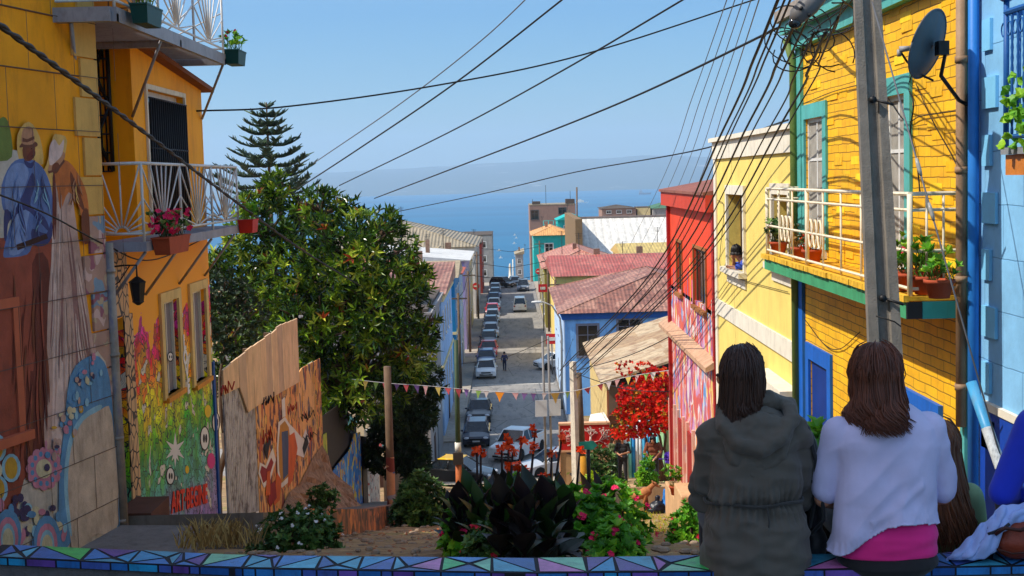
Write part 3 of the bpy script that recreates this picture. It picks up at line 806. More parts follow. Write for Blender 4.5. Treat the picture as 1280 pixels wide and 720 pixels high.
# barred balcony door
wd = window(hb, PB, wdoor[0], wdoor[1], wdoor[2], wdoor[3], M_white, .07, .1, 2, 1, GL, None, name='balcony_door', surround=M_lwhite, sw=.07, sill=False)
mb = MB(); n = 17
for i in range(n + 1):
    u = wdoor[0] + .05 + (wdoor[1] - wdoor[0] - .1) * i / n; mb.tube([PB.pt(u, wdoor[2], .05), PB.pt(u, wdoor[3] - .12, .05)], .017, 6)
for z in (wdoor[2] + .1, wdoor[2] + 1.2, wdoor[3] - .12): mb.tube([PB.pt(wdoor[0], z, .05), PB.pt(wdoor[1], z, .05)], .014, 6)
mb.build('grille', M_dark, wd)
# lower windows and door
M_beige = paint('cream window surround', (222, 190, 120), .7, .12, 3, .2, (140, 90, 40), .35)
M_grey = paint('grey painted shutter', (128, 124, 132), .6, .12, 3, .2)
for w in (w1, w2):
    s = MB(); pbox(s, PB, w[0] - .16, w[0], w[2] - .02, w[3] + .14, .002, .04); pbox(s, PB, w[1], w[1] + .16, w[2] - .02, w[3] + .14, .002, .04); pbox(s, PB, w[0], w[1], w[3], w[3] + .14, .002, .04)
    f = MB(); pbox(f, PB, w[0], w[0] + .05, w[2], w[3], -.125, -.05); pbox(f, PB, w[1] - .05, w[1], w[2], w[3], -.125, -.05); pbox(f, PB, w[0] + .05, w[1] - .05, w[3] - .05, w[3], -.125, -.05); pbox(f, PB, (w[0] + w[1]) / 2 - .02, (w[0] + w[1]) / 2 + .02, w[2], w[3] - .05, -.12, -.055)
    wo = f.build('window', M_lwhite, hb); s.build('surround', M_beige, wo)
    g = MB(); pbox(g, PB, w[0] + .05, w[1] - .05, w[2], w[3] - .05, -.11, -.09); g.build('shutter', M_grey, wo)
    g = MB(); pbox(g, PB, w[0] - .1, w[1] + .1, w[2] - .07, w[2], -.2, .08); g.build('sill', paint('orange sill', (214, 140, 40), .7, .2, 3, .2), wo)
mb = MB(); pbox(mb, PB, doorB[0], doorB[1], doorB[2], doorB[3], -.12, -.07)
for k_ in range(3): pbox(mb, PB, doorB[0] + .15, doorB[1] - .15, doorB[2] + .2 + k_ * .75, doorB[2] + .8 + k_ * .75, -.07, -.05)
do = mb.build('door', paint('pale grey door', (150, 142, 146), .6, .15, 3, .2, (90, 70, 70), .4), hb)
mb = MB(); mb.tube([PB.pt(doorB[0] + .12, doorB[2] + 1.0, -.03), PB.pt(doorB[0] + .12, doorB[2] + 1.2, -.03)], .015); mb.build('handle', M_dark, do)
# painted extras on the mural: splash, masks, letters
mb = MB()
def star(cx, cy, R, n, m, d, inner=.35, sy=1.0):
    P = []
    for i in range(2 * n):
        r = R if i % 2 == 0 else R * inner; a = PI * i / n - PI / 2
        P.append(PB.P(cx + r * math.cos(a) * .6, cy + r * math.sin(a) * sy, d))
    mb.face(P, m)
star(219, 562, 22, 6, 0, .006, .32); star(219, 566, 13, 5, 0, .007)
def ovl(cx, cy, rx, ry, m, d, k=14): mb.face([PB.P(cx + rx * math.cos(2 * PI * i / k), cy + ry * math.sin(2 * PI * i / k), d) for i in range(k)], m)
for cx, cy, rx, ry in ((256, 548, 5, 14), (270, 528, 4, 12), (213, 595, 4.5, 10), (213, 446, 3, 5)):
    ovl(cx, cy, rx + 1.2, ry + 1.6, 1, .006); ovl(cx, cy, rx, ry, 0, .008); ovl(cx - 1, cy, rx * .25, ry * .4, 1, .010); ovl(cx + 1.8, cy, rx * .25, ry * .4, 1, .010)
ovl(260, 514, 4, 8, 3, .008); ovl(264, 576, 5, 10, 2, .008); ovl(234, 587, 2.5, 5, 3, .008)
for pts in ([(254, 598), (258, 590), (262, 600), (266, 592)],): pass
mb.build('painted_motifs', [paint('motif white', (226, 220, 214), .7, .08), paint('motif black', (20, 18, 22), .7, .1), paint('motif magenta', (214, 60, 130), .7, .1), paint('motif yellow', (232, 190, 40), .7, .1)], hb)
# words
def onB(px_, py_, d=.012): 
    p = PB.P(px_, py_, d); return Matrix.Translation(p) @ Matrix(((0, 0, 1, 0), (1, 0, 0, 0), (0, 1, 0, 0), (0, 0, 0, 1)))
for ch, px_, py_ in (('L', 231, 436), ('O', 232, 455), ('V', 234, 473), ('E', 236, 491)):
    p = PB.P(px_, py_, .05)
    mt_ = Matrix.Translation(p) @ Matrix(((0, 0, 1, 0), (1, 0, 0, 0), (0, 1, 0, 0), (0, 0, 0, 1)))
    text3(ch, paint('letter white', (236, 230, 226), .7, .05), .3, mt_, hb, 'letter', .004, .014)
rz_ = Matrix.Rotation(-.17, 4, 'Z')
text3('ART·BEGINE', paint('letter red', (226, 60, 36), .7, .1), .42, onB(238, 634, .014) @ rz_, hb, 'lettering', .004, .012)
# narrow painted stripes at the far corner and the fragment-tiled reveal over the door
mb = MB(); pbox(mb, PB, YF - .12, YF + .004, -6, z_bal - 2.2, .002, .03)
mb.build('corner_strip', paint('rainbow corner strip', (30, 80, 150), .7, .4, 1.2, .1), hb)
t = NT('broken mosaic'); v = t.coord(); ed = t.n('ShaderNodeTexVoronoi', feature='DISTANCE_TO_EDGE'); ed.inputs['Scale'].default_value = 6; t.l(v, ed.inputs['Vector'])
t.base(t.ramp(ed.outputs['Distance'], [(.05, lin((26, 20, 22))), (.08, lin((206, 164, 116)))])); t.b.inputs['Roughness'].default_value = .6
mb = MB(); pbox(mb, PB, 16.12, 17.6, doorB[3] + .02, doorB[3] + .85, .002, .02); pbox(mb, PB, 17.36, 17.75, -5.2, doorB[3] + .02, .002, .02)
mb.build('mosaic_patch', t.m, hb)

# ---- balconies (things fixed to the house: parts of it)
M_steel = paint('grey galvanised steel', (150, 150, 156), .5, .15, 5, .1, (90, 80, 80), .5, .2)
def fan(mb, o, u, w, h, n=9, r=.011):
    """sun-ray balusters: rays from the middle of the bottom rail"""
    o = V(o); u = V(u).normalized(); c = o + u * (w / 2)
    for i in range(n):
        a = PI * (i + .5) / n; dx = math.cos(a); dz = math.sin(a)
        k = min((w / 2) / max(abs(dx), 1e-3), h / max(dz, 1e-3))
        mb.tube([c + u * dx * .07 + V((0, 0, dz * .07)), c + u * dx * k + V((0, 0, dz * k))], r, 6)
    mb.tube([c + u * math.cos(a) * .09 + V((0, 0, math.sin(a) * .09)) for a in [PI * i / 8 for i in range(9)]], r, 6)
def balcony(par, x1, y0, y1, zf, xw, h, posts, slabm, lab, grate=False, frame=.12):
    s = MB()
    if grate:
        n = int((y1 - y0) / .11)
        for i in range(n): s.bb(xw, x1 - .05, y0 + .11 * i, y0 + .11 * i + .055, zf - .05, zf - .02)
        for yy in (y0, (y0 + y1) / 2, y1 - .08): s.bb(xw, x1, yy, yy + .08, zf - frame, zf - .051)
        s.bb(x1 - .06, x1, y0, y1, zf - frame, zf + .02); s.bb(xw, x1 - .06, y0 - .05, y0, zf - frame, zf + .02); s.bb(xw, x1 - .06, y1, y1 + .05, zf - frame, zf + .02)
    else: s.bb(xw, x1, y0, y1, zf - frame, zf)
    b = s.build('balcony', slabm, par); b['label'] = lab
    r = MB(); zb = zf + .1; zt = zf + h
    pts = [(xw + .02, y0 + .02), (x1 - .03, y0 + .02)] + [(x1 - .03, y0 + .02 + (y1 - y0 - .04) * i / posts) for i in range(1, posts + 1)] + [(xw + .02, y1 - .02)]
    for (xa, ya), (xb, yb_) in zip(pts, pts[1:]):
        a = V((xa, ya, 0)); c = V((xb, yb_, 0)); L = (c - a).length
        r.tube([a + V((0, 0, zt)), c + V((0, 0, zt))], .02, 8); r.tube([a + V((0, 0, zb)), c + V((0, 0, zb))], .017, 8)
        r.tube([c + V((0, 0, zf - .02)), c + V((0, 0, zt))], .018, 8)
        fan(r, a + V((0, 0, zb)), c - a, L, zt - zb, 11)
    r.build('railing', M_white, b)
    return b
bal1 = balcony(hb, -4.42, 16.5, 22.3, z_bal + .05, XB + .003, .95, 3, paint('grey painted slab', (150, 152, 164), .7, .15, 3, .2, (90, 84, 90), .4), 'lower balcony')
for (ya) in (16.6, 18.4, 20.3, 22.0): mb = MB(); mb.tube([(-4.46, ya, z_bal - .08), (XB + .01, ya + .05, z_bal - .75)], .02, 6); mb.build('strut', M_steel, bal1)
zu = 1.98
bal2 = balcony(hb, -4.28, 15.2, 21.0, zu, -6.7, .95, 3, M_steel, 'upper steel balcony', True, .14)
for ya, xb_, zz in ((17.3, XB, .95), (21.0, XB + .0, 1.1)): mb = MB(); mb.tube([(-4.33, ya, zu - .14), (XB + .02, ya + .9 if ya < 20 else YF - .1, zz)], .022, 6); mb.build('strut', M_steel, bal2)
mb = MB(); mb.tube([(-4.8, 15.25, zu - .14), (-5.0, 16.0, zu - .9)], .022, 6); mb.build('strut', M_steel, bal2)
mb = MB(); mb.bb(XB - .4, XB - .28, 21.3, 21.45, ztf, zu + .0); mb.build('prop', M_steel, bal2)

# ---- lantern on a scrolled bracket
lt = thing('wall_lantern', 'black iron lantern hanging from a bracket under the lower left balcony', 'lantern', PB.P(172, 362, .45))
lc = atX(172, 362, XB + .42)
mb = MB(); mb.lathe([(.02, .16), (.1, .1), (.11, .09), (.105, .085)], lc, 6, R=None, sm=False); mb.lathe([(.07, -.14), (.1, .085)], lc, 6, sm=False); mb.lathe([(.02, -.19), (.075, -.15), (.07, -.14)], lc, 6, sm=False)
mb.build('lantern_body', M_dark, lt)
mb = MB(); p0 = V((XB + .03, lc.y - .1, lc.z + .28)); mb.tube([p0, V((XB + .25, lc.y, lc.z + .3)), V((lc.x, lc.y, lc.z + .3)), V((lc.x, lc.y, lc.z + .15))], .012, 6)
mb.tube([p0 + V((0, 0, .12)), p0 - V((0, 0, .45))], .012, 6)
mb.tube([p0 - V((0, 0, .3)), V((XB + .2, lc.y, lc.z + .1)), V((lc.x - .08, lc.y, lc.z + .3))], .008, 6)
mb.build('bracket', M_dark, lt)

# ================================================================== board fence
M_bb = [paint('pale weathered board', (232, 192, 146), .85, .16, 1.8, .4, (120, 84, 60), .45), paint('grey beige board', (206, 172, 138), .85, .18, 1.8, .4, (110, 84, 66), .4)]
M_ob2 = [graffiti('orange plywood', (240, 156, 78), [(170, 66, 36), (90, 70, 80), (226, 180, 70), (120, 50, 30)], 2.2, (1, 1, .6), .34), graffiti('pale orange plywood', (246, 180, 104), [(196, 90, 44), (110, 90, 100), (214, 150, 60)], 1.8, (1, 1, .6), .3)]
fence = thing('board_fence', 'tall patchwork fence of pale boards, corrugated sheet and graffitied plywood next to the jungle mural', 'fence', (XB, 28, -7.4))
def planks(mb, top, bot, n, th, d0, gap=.012, mats=(0,), pl=PB, seed=1, jag=.0):
    """top / bot: polylines in photo pixels, turned into (u, z) on the fence plane"""
    T = [pl.px(*q) for q in top]; B = [pl.px(*q) for q in bot]; r = random.Random(seed)
    def at(L, u):
        if u <= L[0][0]: return L[0][1]
        for (a, za), (b, zb) in zip(L, L[1:]):
            if u <= b: return za + (zb - za) * (u - a) / max(1e-6, b - a)
        return L[-1][1]
    u0, u1 = T[0][0], T[-1][0]
    us = [u0 + (u1 - u0) * i / n for i in range(n + 1)]
    for a, b in zip(us, us[1:]):
        b2 = b - gap; j = r.uniform(-jag, jag); m = r.choice(mats); e = r.uniform(0, .008)
        mb.hexa([pl.pt(a, at(B, a), d0 + e - th), pl.pt(b2, at(B, b2), d0 + e - th), pl.pt(b2, at(B, b2), d0 + e), pl.pt(a, at(B, a), d0 + e),
                 pl.pt(a, at(T, a) + j, d0 + e - th), pl.pt(b2, at(T, b2) + j, d0 + e - th), pl.pt(b2, at(T, b2) + j, d0 + e), pl.pt(a, at(T, a) + j, d0 + e)], m)
mb = MB(); planks(mb, [(277, 470), (320, 470)], [(281, 645), (322, 645)], 1, .03, .02)
mb.build('corrugated_sheet', corr('old grey zinc', (204, 198, 194), 'Y', .16, (70, 50, 44), .8, depth=.05), fence)
mb = MB(); planks(mb, [(274, 462), (300, 442), (318, 428), (334, 418), (345, 408), (368, 397)], [(275, 494), (296, 484), (300, 520), (318, 507), (345, 492), (370, 478)], 12, .03, .06, .022, (0, 1, 0), seed=4, jag=.02)
mb.build('pale_boards', M_bb, fence)
mb = MB(); planks(mb, [(317, 500), (371, 470), (372, 462), (398, 448)], [(325, 642), (404, 636)], 9, .025, .035, .02, (0, 1), seed=8)
mb.build('plywood_boards', M_ob2, fence)
for px_ in (276, 318, 344, 372, 399):
    mb = MB()
    u, _ = PB.px(px_, 560); zt = PB.px(px_, {276: 466, 318: 432, 344: 412, 372: 402, 399: 450}[px_])[1]; mb.bb(XB - .14, XB - .03, u - .05, u + .05, G(u) - .2, zt); mb.build('post', M_wood, fence)
# painted figures on the plywood
mb = MB(); L2 = [0]
def fp(m, pts):
    L2[0] += 1; d = .047 + .0006 * L2[0]; mb.face([PB.P(x, y, d) for x, y in pts], m)
fp(4, [(323, 592), (325, 578), (332, 582), (338, 566), (341, 560), (345, 575), (338, 600), (330, 610)]); fp(0, [(325, 590), (327, 582), (333, 586), (339, 572), (342, 578), (336, 598), (329, 604)])
fp(4, [(346, 560), (348, 528), (356, 521), (362, 530), (368, 536), (378, 548), (382, 536), (387, 552), (380, 572), (370, 568), (364, 600), (352, 610), (347, 590)])
fp(1, [(348, 560), (350, 532), (356, 526), (361, 534), (364, 560), (360, 596), (352, 604), (349, 588)]); fp(2, [(352, 540), (360, 538), (362, 590), (354, 600)])
fp(3, [(361, 545), (368, 540), (372, 560), (366, 600), (360, 610)]); fp(3, [(346, 590), (352, 600), (350, 625), (342, 632)]); fp(5, [(378, 560), (383, 542), (386, 554), (380, 570)])
fp(0, [(338, 606), (344, 600), (346, 622), (338, 634), (335, 625)]); fp(3, [(334, 590), (338, 588), (338, 618), (332, 620)])
fp(5, [(330, 560), (336, 545), (338, 552), (334, 575)]); fp(4, [(352, 500), (356, 496), (357, 520), (353, 522)])
mb.build('painted_figures', [paint('figure red', (150, 36, 26), .7, .2), paint('figure ochre', (190, 130, 40), .7, .2), paint('figure slate', (74, 84, 110), .7, .2), paint('figure orange', (214, 96, 30), .7, .2), paint('figure outline', (232, 220, 204), .7, .1), paint('figure black', (30, 22, 22), .7, .1)], fence)
mb = MB()
def scrawl(cx, cy, w, h, n, m, sd, r=.012, slope=-.5):
    rr_ = random.Random(sd); P = []
    for i in range(n):
        x = cx - w / 2 + w * i / (n - 1); y = cy + slope * (x - cx) + (h / 2) * (1 if i % 2 else -1) * rr_.uniform(.4, 1)
        P.append(PB.P(x + rr_.uniform(-2, 2), y, .07))
    mb.tube(P, r, 5, m, flat=.3)
scrawl(283, 485, 16, 16, 9, 0, 1, .016); scrawl(335, 500, 14, 14, 9, 1, 2, .016); scrawl(384, 520, 16, 12, 10, 1, 3); scrawl(388, 545, 14, 10, 8, 1, 4); scrawl(334, 545, 12, 24, 8, 0, 6); scrawl(366, 510, 10, 16, 8, 0, 7)
mb.build('scrawls', [paint('scrawl red', (178, 52, 30), .7, .1), paint('scrawl black', (36, 30, 30), .7, .1)], fence)
# earth mound spilling under the boards
def mound(name, pts, depth, mat, seed=1):
    pass
mb = MB(); rr = random.Random(2); nseg = 22
P0 = [PB.px(347, 640), PB.px(358, 616), PB.px(372, 604), PB.px(388, 572), PB.px(400, 556), PB.px(409, 572), PB.px(416, 636)]
ua, ub = PB.px(347, 640)[0], PB.px(416, 636)[0]
def ztop(u):
    for (a, za), (b, zb) in zip(P0, P0[1:]):
        if u <= b: return za + (zb - za) * (u - a) / max(1e-6, b - a)
    return P0[-1][1]
for i in range(31):
    u = ua + (ub - ua) * i / 30; zt = ztop(u); zb = G(u) + .35
    for j in range(9):
        k_ = j / 8; z = zt + (zb - zt) * k_; d = .02 + .75 * k_ ** 1.6 + .22 * noise.noise(V((u * 1.9, z * 1.9, 0))) + .16 * noise.noise(V((u * 6, z * 6, 0))) + .1 * noise.noise(V((u * 15, z * 15, 0)))
        mb.v.append((XB + .06 + max(-.04, d * min(1, k_ * 3)), u, z))
for i in range(30):
    for j in range(8): mb.f.append((i * 9 + j, i * 9 + j + 1, (i + 1) * 9 + j + 1, (i + 1) * 9 + j)); mb.m.append(0); mb.s.append(False); mb.c.append(None)
M_earth = paint('brown earth and stone', (164, 128, 96), .95, .45, 5, 1.0, (74, 58, 46), .8)
tag(mb.build('earth_bank', M_earth), 'brown stony earth bank spilling from under the plywood end of the fence', 'earth bank', kind='structure')

# yellow-green board, dark gate, blue painted board, posts further down
pf = thing('painted_gate', 'dark metal gate between a yellow-green plank and a blue and yellow painted board', 'gate', (XB, 38, -9.4))
mb = MB(); planks(mb, [(401, 545), (407, 541)], [(405, 636), (411, 636)], 1, .03, .03); mb.build('plank', graffiti('yellow green plank', (190, 196, 60), [(120, 160, 50), (214, 206, 80)], 1.5, (1, 1, 1), .5, False), pf)
mb = MB(); planks(mb, [(401, 524), (420, 504), (436, 498)], [(405, 600), (412, 590), (438, 556)], 1, .03, -.05); planks(mb, [(406, 540), (450, 530)], [(406, 636), (455, 636)], 1, .03, -.12)
mb.build('gate_panel', paint('dark brown metal', (44, 34, 32), .6, .2, 3, .2), pf)
mb = MB(); planks(mb, [(411, 596), (420, 582), (438, 560), (440, 543), (449, 540)], [(412, 636), (452, 634)], 5, .03, .03, .008, seed=3)
mb.build('painted_board', graffiti('blue yellow board', (56, 128, 190), [(30, 90, 170), (100, 170, 214), (240, 210, 40), (220, 160, 60)], 1.2, (1, 1, 1), .5, False), pf)
def post(name, label, cat, px_, top, bot, y, w, mat, n=8, group=None, tilt=0):
    a = atY(px_, bot, y); b = atY(px_ + tilt, top, y)
    m_ = MB(); m_.tube([a, b], [w * .5, w * .5], n); o = m_.build(name, mat, at=a); tag(o, label, cat, group); return o
o = MB(); planks(o, [(450, 545), (456, 546)], [(452, 636), (460, 636)], 1, .12, .05); tag(o.build('fence_post', paint('near black post', (26, 24, 40), .6, .2)), 'narrow near-black gate post right of the blue painted board', 'post')
o = MB(); planks(o, [(457, 538), (463, 530), (470, 531)], [(462, 636), (477, 636)], 1, .12, .06); pw = o.build('fence_post', graffiti('white post', (206, 198, 186), [(60, 50, 60), (180, 70, 60)], 3.5, (1, 1, 1), .2, False)); tag(pw, 'white gate post with dark scribbles left of the painted pole', 'post')
wf = thing('plank_fence', 'low weathered grey plank fence behind the painted pole', 'fence', (XB + .2, 48, -11.4))
mb = MB(); planks(mb, [(478, 590), (494, 560), (506, 545)], [(480, 636), (506, 634)], 8, .03, .05, .03, seed=5, jag=.05); mb.build('boards', M_wood, wf)

# wooden pole with painted rings
pp = thing('painted_pole', 'wooden pole with a graffiti-ringed lower half, in front of the big tree', 'pole', atY(490, 652, 33))
a = atY(490, 652, 33); b = atY(484, 458, 33)
mb = MB(); mb.tube([a - V((0, 0, .3)), a.lerp(b, .25), a.lerp(b, .5), b], [.105, .1, .095, .09], 12); mb.build('post', M_wood, pp)
mb = MB(); mb.tube([a + (b - a) * .02, a.lerp(b, .42)], [.108, .101], 14, caps=False)
mb.build('painted_sleeve', graffiti('pole paint', (196, 140, 100), [(40, 90, 150), (206, 90, 40), (214, 190, 80), (150, 150, 160), (120, 50, 40)], 1.4, (.4, .4, 1), .5, False), pp)
# green lamp pole with orange foot and dark box
gp = thing('green_pole', 'slim green pole with an orange foot and a small dark meter box', 'pole', atY(574, 628, 56))
a = atY(574, 628, 56); b = atY(570, 425, 56)
mb = MB(); mb.tube([a.lerp(b, .27), b], [.11, .09], 10); mb.build('post', paint('dark green paint', (54, 70, 44), .6, .25, 3, .2), gp)
mb = MB(); mb.tube([a - V((0, 0, .3)), a.lerp(b, .27)], [.14, .125], 10); mb.build('foot', paint('rusty orange paint', (178, 96, 50), .7, .25, 3, .3), gp)
mb = MB(); c = a.lerp(b, .27); mb.box(c + V((0, -.14, .05)), (.42, .24, .5)); mb.build('meter_box', paint('dark meter box', (50, 42, 38), .6, .2), gp)
mb = MB(); mb.tube([c + V((0, 0, .3)), c + V((0, 0, .7))], .13, 10); mb.build('band', M_lwhite, gp)
# ================================================================== right: yellow shingled house
XR = 4.2
PR = Plane((XR, 0, 0), (0, 1, 0), (-1, 0, 0))
Yn, Yf = PR.px(1211, 250)[0], PR.px(1001, 400)[0]
print('yellow', Yn, Yf)
yh = thing('yellow_house', 'bright yellow shingled house with teal trim and a long railed balcony of potted plants', 'house', (XR, 16, -4.6))
M_yb = brickm('yellow shingles', (252, 194, 10), (242, 178, 4), (150, 110, 6), .4, .105, 'YZ', .007, (170, 110, 20), .5)
M_teal = paint('teal trim', (84, 168, 164), .6, .15, 3, .2, (60, 90, 80), .45)
M_dteal = paint('deep teal trim', (40, 128, 130), .6, .15, 3, .2, (40, 60, 60), .4)
M_blue = paint('bright blue joinery', (24, 96, 190), .55, .15, 3, .2, (14, 40, 90), .35)
zb = -1.19
W1 = (PR.px(1031, 230)[0], PR.px(1008, 230)[0], PR.px(1020, 309)[1], PR.px(1020, 147)[1])
W2 = (PR.px(1134, 230)[0], PR.px(1108, 230)[0], zb + .1, PR.px(1120, 119)[1])
DR = (PR.px(1037, 500)[0], PR.px(1014, 500)[0], -5.6, PR.px(1025, 455)[1])
print(W1, W2, DR)
ztop = atX(975, 78, XR - .3).z
mb = MB(); wallgrid(mb, PR, Yn, Yf, -6.5, 2.0, [W1, W2, DR], .16, 0, 0, 7)
mb.face([(XR, Yf, -6.5), (XR + 7, Yf, -6.5), (XR + 7, Yf, 2.0), (XR, Yf, 2.0)])
mb.build('wall', M_yb, yh)
mb = MB(); pbox(mb, PR, Yn + .0, Yf, 1.72, 1.95, .002, .12); pbox(mb, PR, Yn, Yf + .1, 1.95, 2.12, -.05, .25)
mb.build('cornice', M_teal, yh)
mb = MB(); pbox(mb, PR, Yn, Yf + .12, 2.121, 2.28, -7, .32)
mb.build('fascia', paint('grey weathered fascia', (150, 140, 130), .8, .25, 3, .4, (80, 70, 60), .6), yh)
mb = MB(); pbox(mb, PR, Yf - .32, Yf - .0, zb, 1.719, .002, .05)
mb.build('corner_pilaster', M_teal, yh)
mb = MB(); pbox(mb, PR, Yf - .32, Yf, -6, zb - .22, .002, .05); mb.build('corner_pilaster', M_blue, yh)['label'] = 'blue lower corner pilaster'
mb = MB(); pbox(mb, PR, Yn, Yn + .12, -3.6, 1.719, .002, .04); mb.build('edge_board', M_teal, yh)
mb = MB(); rr = random.Random(44)
for _ in range(120):
    u = rr.uniform(Yn + .2, Yf - .5); z_ = -1.2 + .105 * rr.randrange(0, 28)
    if any(q_[0] - .3 < u < q_[1] + .2 and q_[2] - .2 < z_ < q_[3] + .3 for q_ in (W1, W2)): continue
    w_ = .38; t_ = rr.uniform(.004, .016); mb.hexa([PR.pt(u, z_, .001), PR.pt(u + w_, z_, .001), PR.pt(u + w_, z_, t_), PR.pt(u, z_, t_ * rr.uniform(.4, 1)), PR.pt(u, z_ + .1, .0008), PR.pt(u + w_, z_ + .1, .0008), PR.pt(u + w_, z_ + .1, .003), PR.pt(u, z_ + .1, .003)], rr.randrange(3))
mb.build('loose_shingles', [paint('shingle light', (253, 204, 34), .7, .1, 6, .2, (170, 120, 20), .4), paint('shingle mid', (238, 180, 12), .7, .1, 6, .2, (150, 100, 20), .5), paint('shingle worn', (222, 172, 30), .75, .15, 6, .3, (130, 84, 20), .6)], yh)
M_curt = paint('pale curtain', (150, 146, 138), .9, .25, 6, .3)
for Wd in (W1, W2):
    w = window(yh, PR, Wd[0], Wd[1], Wd[2], Wd[3], M_white, .055, .025, 2, 2, M_curt, None, name='window', surround=M_teal, sw=.2, sill=False)
mb = MB(); pbox(mb, PR, W1[0] - .1, W1[1] + .1, W1[2] - .12, W1[2] - .002, -.1, .1); mb.build('sill', M_white, yh)
mb = MB(); pbox(mb, PR, DR[0], DR[1], DR[2], DR[3], -.08, -.015); d = mb.build('door', paint('dark blue door', (10, 52, 130), .5, .15, 3, .1), yh)
mb = MB(); pbox(mb, PR, DR[0] - .2, DR[0], DR[2], DR[3] + .22, .002, .04); pbox(mb, PR, DR[1], DR[1] + .2, DR[2], DR[3] + .22, .002, .04); pbox(mb, PR, DR[0], DR[1], DR[3], DR[3] + .22, .002, .04); mb.build('frame', M_blue, d)
mb = MB(); u = (DR[0] + DR[1]) / 2; mb.lathe([(.03, 0), (.045, .02), (0, .03)], PR.pt(u, -3.6, -.012), 10, R=Matrix.Rotation(-PI / 2, 3, 'Y')); mb.build('handle', M_dark, d)
mb = MB(); pbox(mb, PR, 13.2, 14.6, -6, PR.px(1140, 487)[1], .002, .05); mb.build('service_panel', M_blue, yh)
# balcony
ob = 3.68
bal = MB(); bal.bb(ob, XR - .002, Yn + .1, Yf - .1, zb - .04, zb)
b = bal.build('balcony', paint('worn yellow floor boards', (214, 164, 40), .8, .25, 6, .4, (90, 60, 30), .5), yh)
mb = MB(); rr = random.Random(4)
y = Yn + .1
while y < Yf - .1: mb.bb(ob - .045 - rr.uniform(0, .02), ob, y, y + .19, zb - .05, zb + .012); y += .205
mb.build('board_ends', paint('yellow board ends', (226, 178, 50), .8, .25, 9, .4, (80, 50, 20), .6), b)
mb = MB(); mb.bb(ob - .02, ob + .03, Yn + .13, Yf - .1, zb - .21, zb - .052); mb.build('fascia', paint('green fascia', (64, 150, 104), .7, .2, 3, .3, (60, 80, 50), .5), b)
mb = MB(); mb.bb(ob + .12, XR - .03, Yn + .09, Yn + .128, zb - .21, zb - .05); mb.build('fascia', M_dteal, b)['label'] = 'teal end board'
mb = MB(); mb.bb(ob - .02, ob + .118, Yn + .088, Yn + .126, zb - .208, zb - .05); mb.build('fascia', M_dark, b)['label'] = 'black corner end board'
mb = MB()
y0, y1 = Yn + .14, Yf - .14; hs = [.07, .42, .8, .95]; n = 8
for h in hs:
    r = .017 if h < .9 else .022
    mb.tube([(XR - .03, y0, zb + h), (ob + .02, y0, zb + h), (ob + .02, y1, zb + h), (XR - .03, y1, zb + h)], r, 6, sm=False)
for i in range(n + 1):
    y = y0 + (y1 - y0) * i / n; mb.tube([(ob + .02, y, zb - .04), (ob + .02, y, zb + .95)], .026 if i in (0, 5, 8) else .013, 6)
for k_ in range(1, 3):
    x = ob + .02 + (XR - .05 - ob) * k_ / 3
    mb.tube([(x, y0, zb), (x, y0, zb + .95)], .012, 6); mb.tube([(x, y1, zb), (x, y1, zb + .95)], .012, 6)
for bay in (4, 6):
    ya = y0 + (y1 - y0) * bay / n
    for q in range(3):
        yc = ya + .18 + q * .25; mb.tube([(ob + .02, yc + .1 * math.cos(a), zb + .42 + .17 * math.sin(a)) for a in [2 * PI * i / 14 for i in range(15)]], .014, 6)
mb.build('railing', paint('cream painted railing', (226, 214, 188), .5, .12, 6, .1, (140, 90, 50), .5), b)
# pipes on this house
mb = MB(); yy = Yf - .02; mb.tube([(XR - .18, yy, 1.9), (XR - .08, yy, 1.55), (XR - .08, yy, -5.8)], .06, 10)
tag(mb.build('drainpipe', paint('mossy green pipe', (98, 120, 60), .6, .25, 3, .2, (60, 60, 40), .5)), 'mossy green drainpipe at the far corner of the yellow house', 'drainpipe')
mb = MB(); yy = Yn + .0; mb.tube([(XR - .07, yy, 2.4), (XR - .07, yy, -2.4)], .05, 10)
for k_ in range(5): mb.tube([(XR - .07, yy, 2.0 - k_), (XR - .07, yy, 1.94 - k_)], .06, 10)
tag(mb.build('drainpipe', paint('brown rusty pipe', (150, 120, 92), .6, .25, 3, .3, (80, 60, 50), .5)), 'beige-brown drainpipe between the yellow house and the blue house', 'drainpipe')

# satellite dish
dc = atX(1166, 57, 3.72)
dish = thing('satellite_dish', 'dark grey satellite dish on a bent arm above the balcony of the yellow house', 'satellite dish', (XR, dc.y + .35, dc.z - .4))
ax = V((-.62, .58, .30)).normalized()     # dish looks this way
Rm = ax.to_track_quat('Z', 'Y').to_matrix()
prof = [(.001, 0)] + [(r, .16 * (r / .36) ** 2 * .62) for r in (.06, .12, .18, .24, .3, .345)]
mb = MB(); vs = []
def dishmesh(mb, s, off):
    k = 32; base_ = len(mb.v)
    rings = [0.0, .06, .12, .18, .24, .3, .335, .35]
    for r in rings:
        r *= .88
        for j in range(k):
            a = 2 * PI * j / k; p = V((r * math.cos(a) * .92, r * math.sin(a), .55 * r * r + off)); mb.v.append(tuple(dc + Rm @ p))
    for i in range(len(rings) - 1):
        for j in range(k): mb.f.append((base_ + i * k + j, base_ + i * k + (j + 1) % k, base_ + (i + 1) * k + (j + 1) % k, base_ + (i + 1) * k + j)); mb.m.append(0); mb.s.append(True); mb.c.append(None)
dishmesh(mb, 1, 0)
rim = [dc + Rm @ V((.308 * math.cos(2 * PI * j / 32) * .92, .308 * math.sin(2 * PI * j / 32), .052)) for j in range(33)]
mb.tube(rim, .009, 6)
o = mb.build('reflector', paint('charcoal dish', (70, 76, 84), .45, .15, 5, .1, (110, 80, 60), .4), dish)
so_ = o.modifiers.new('s', 'SOLIDIFY'); so_.thickness = .006
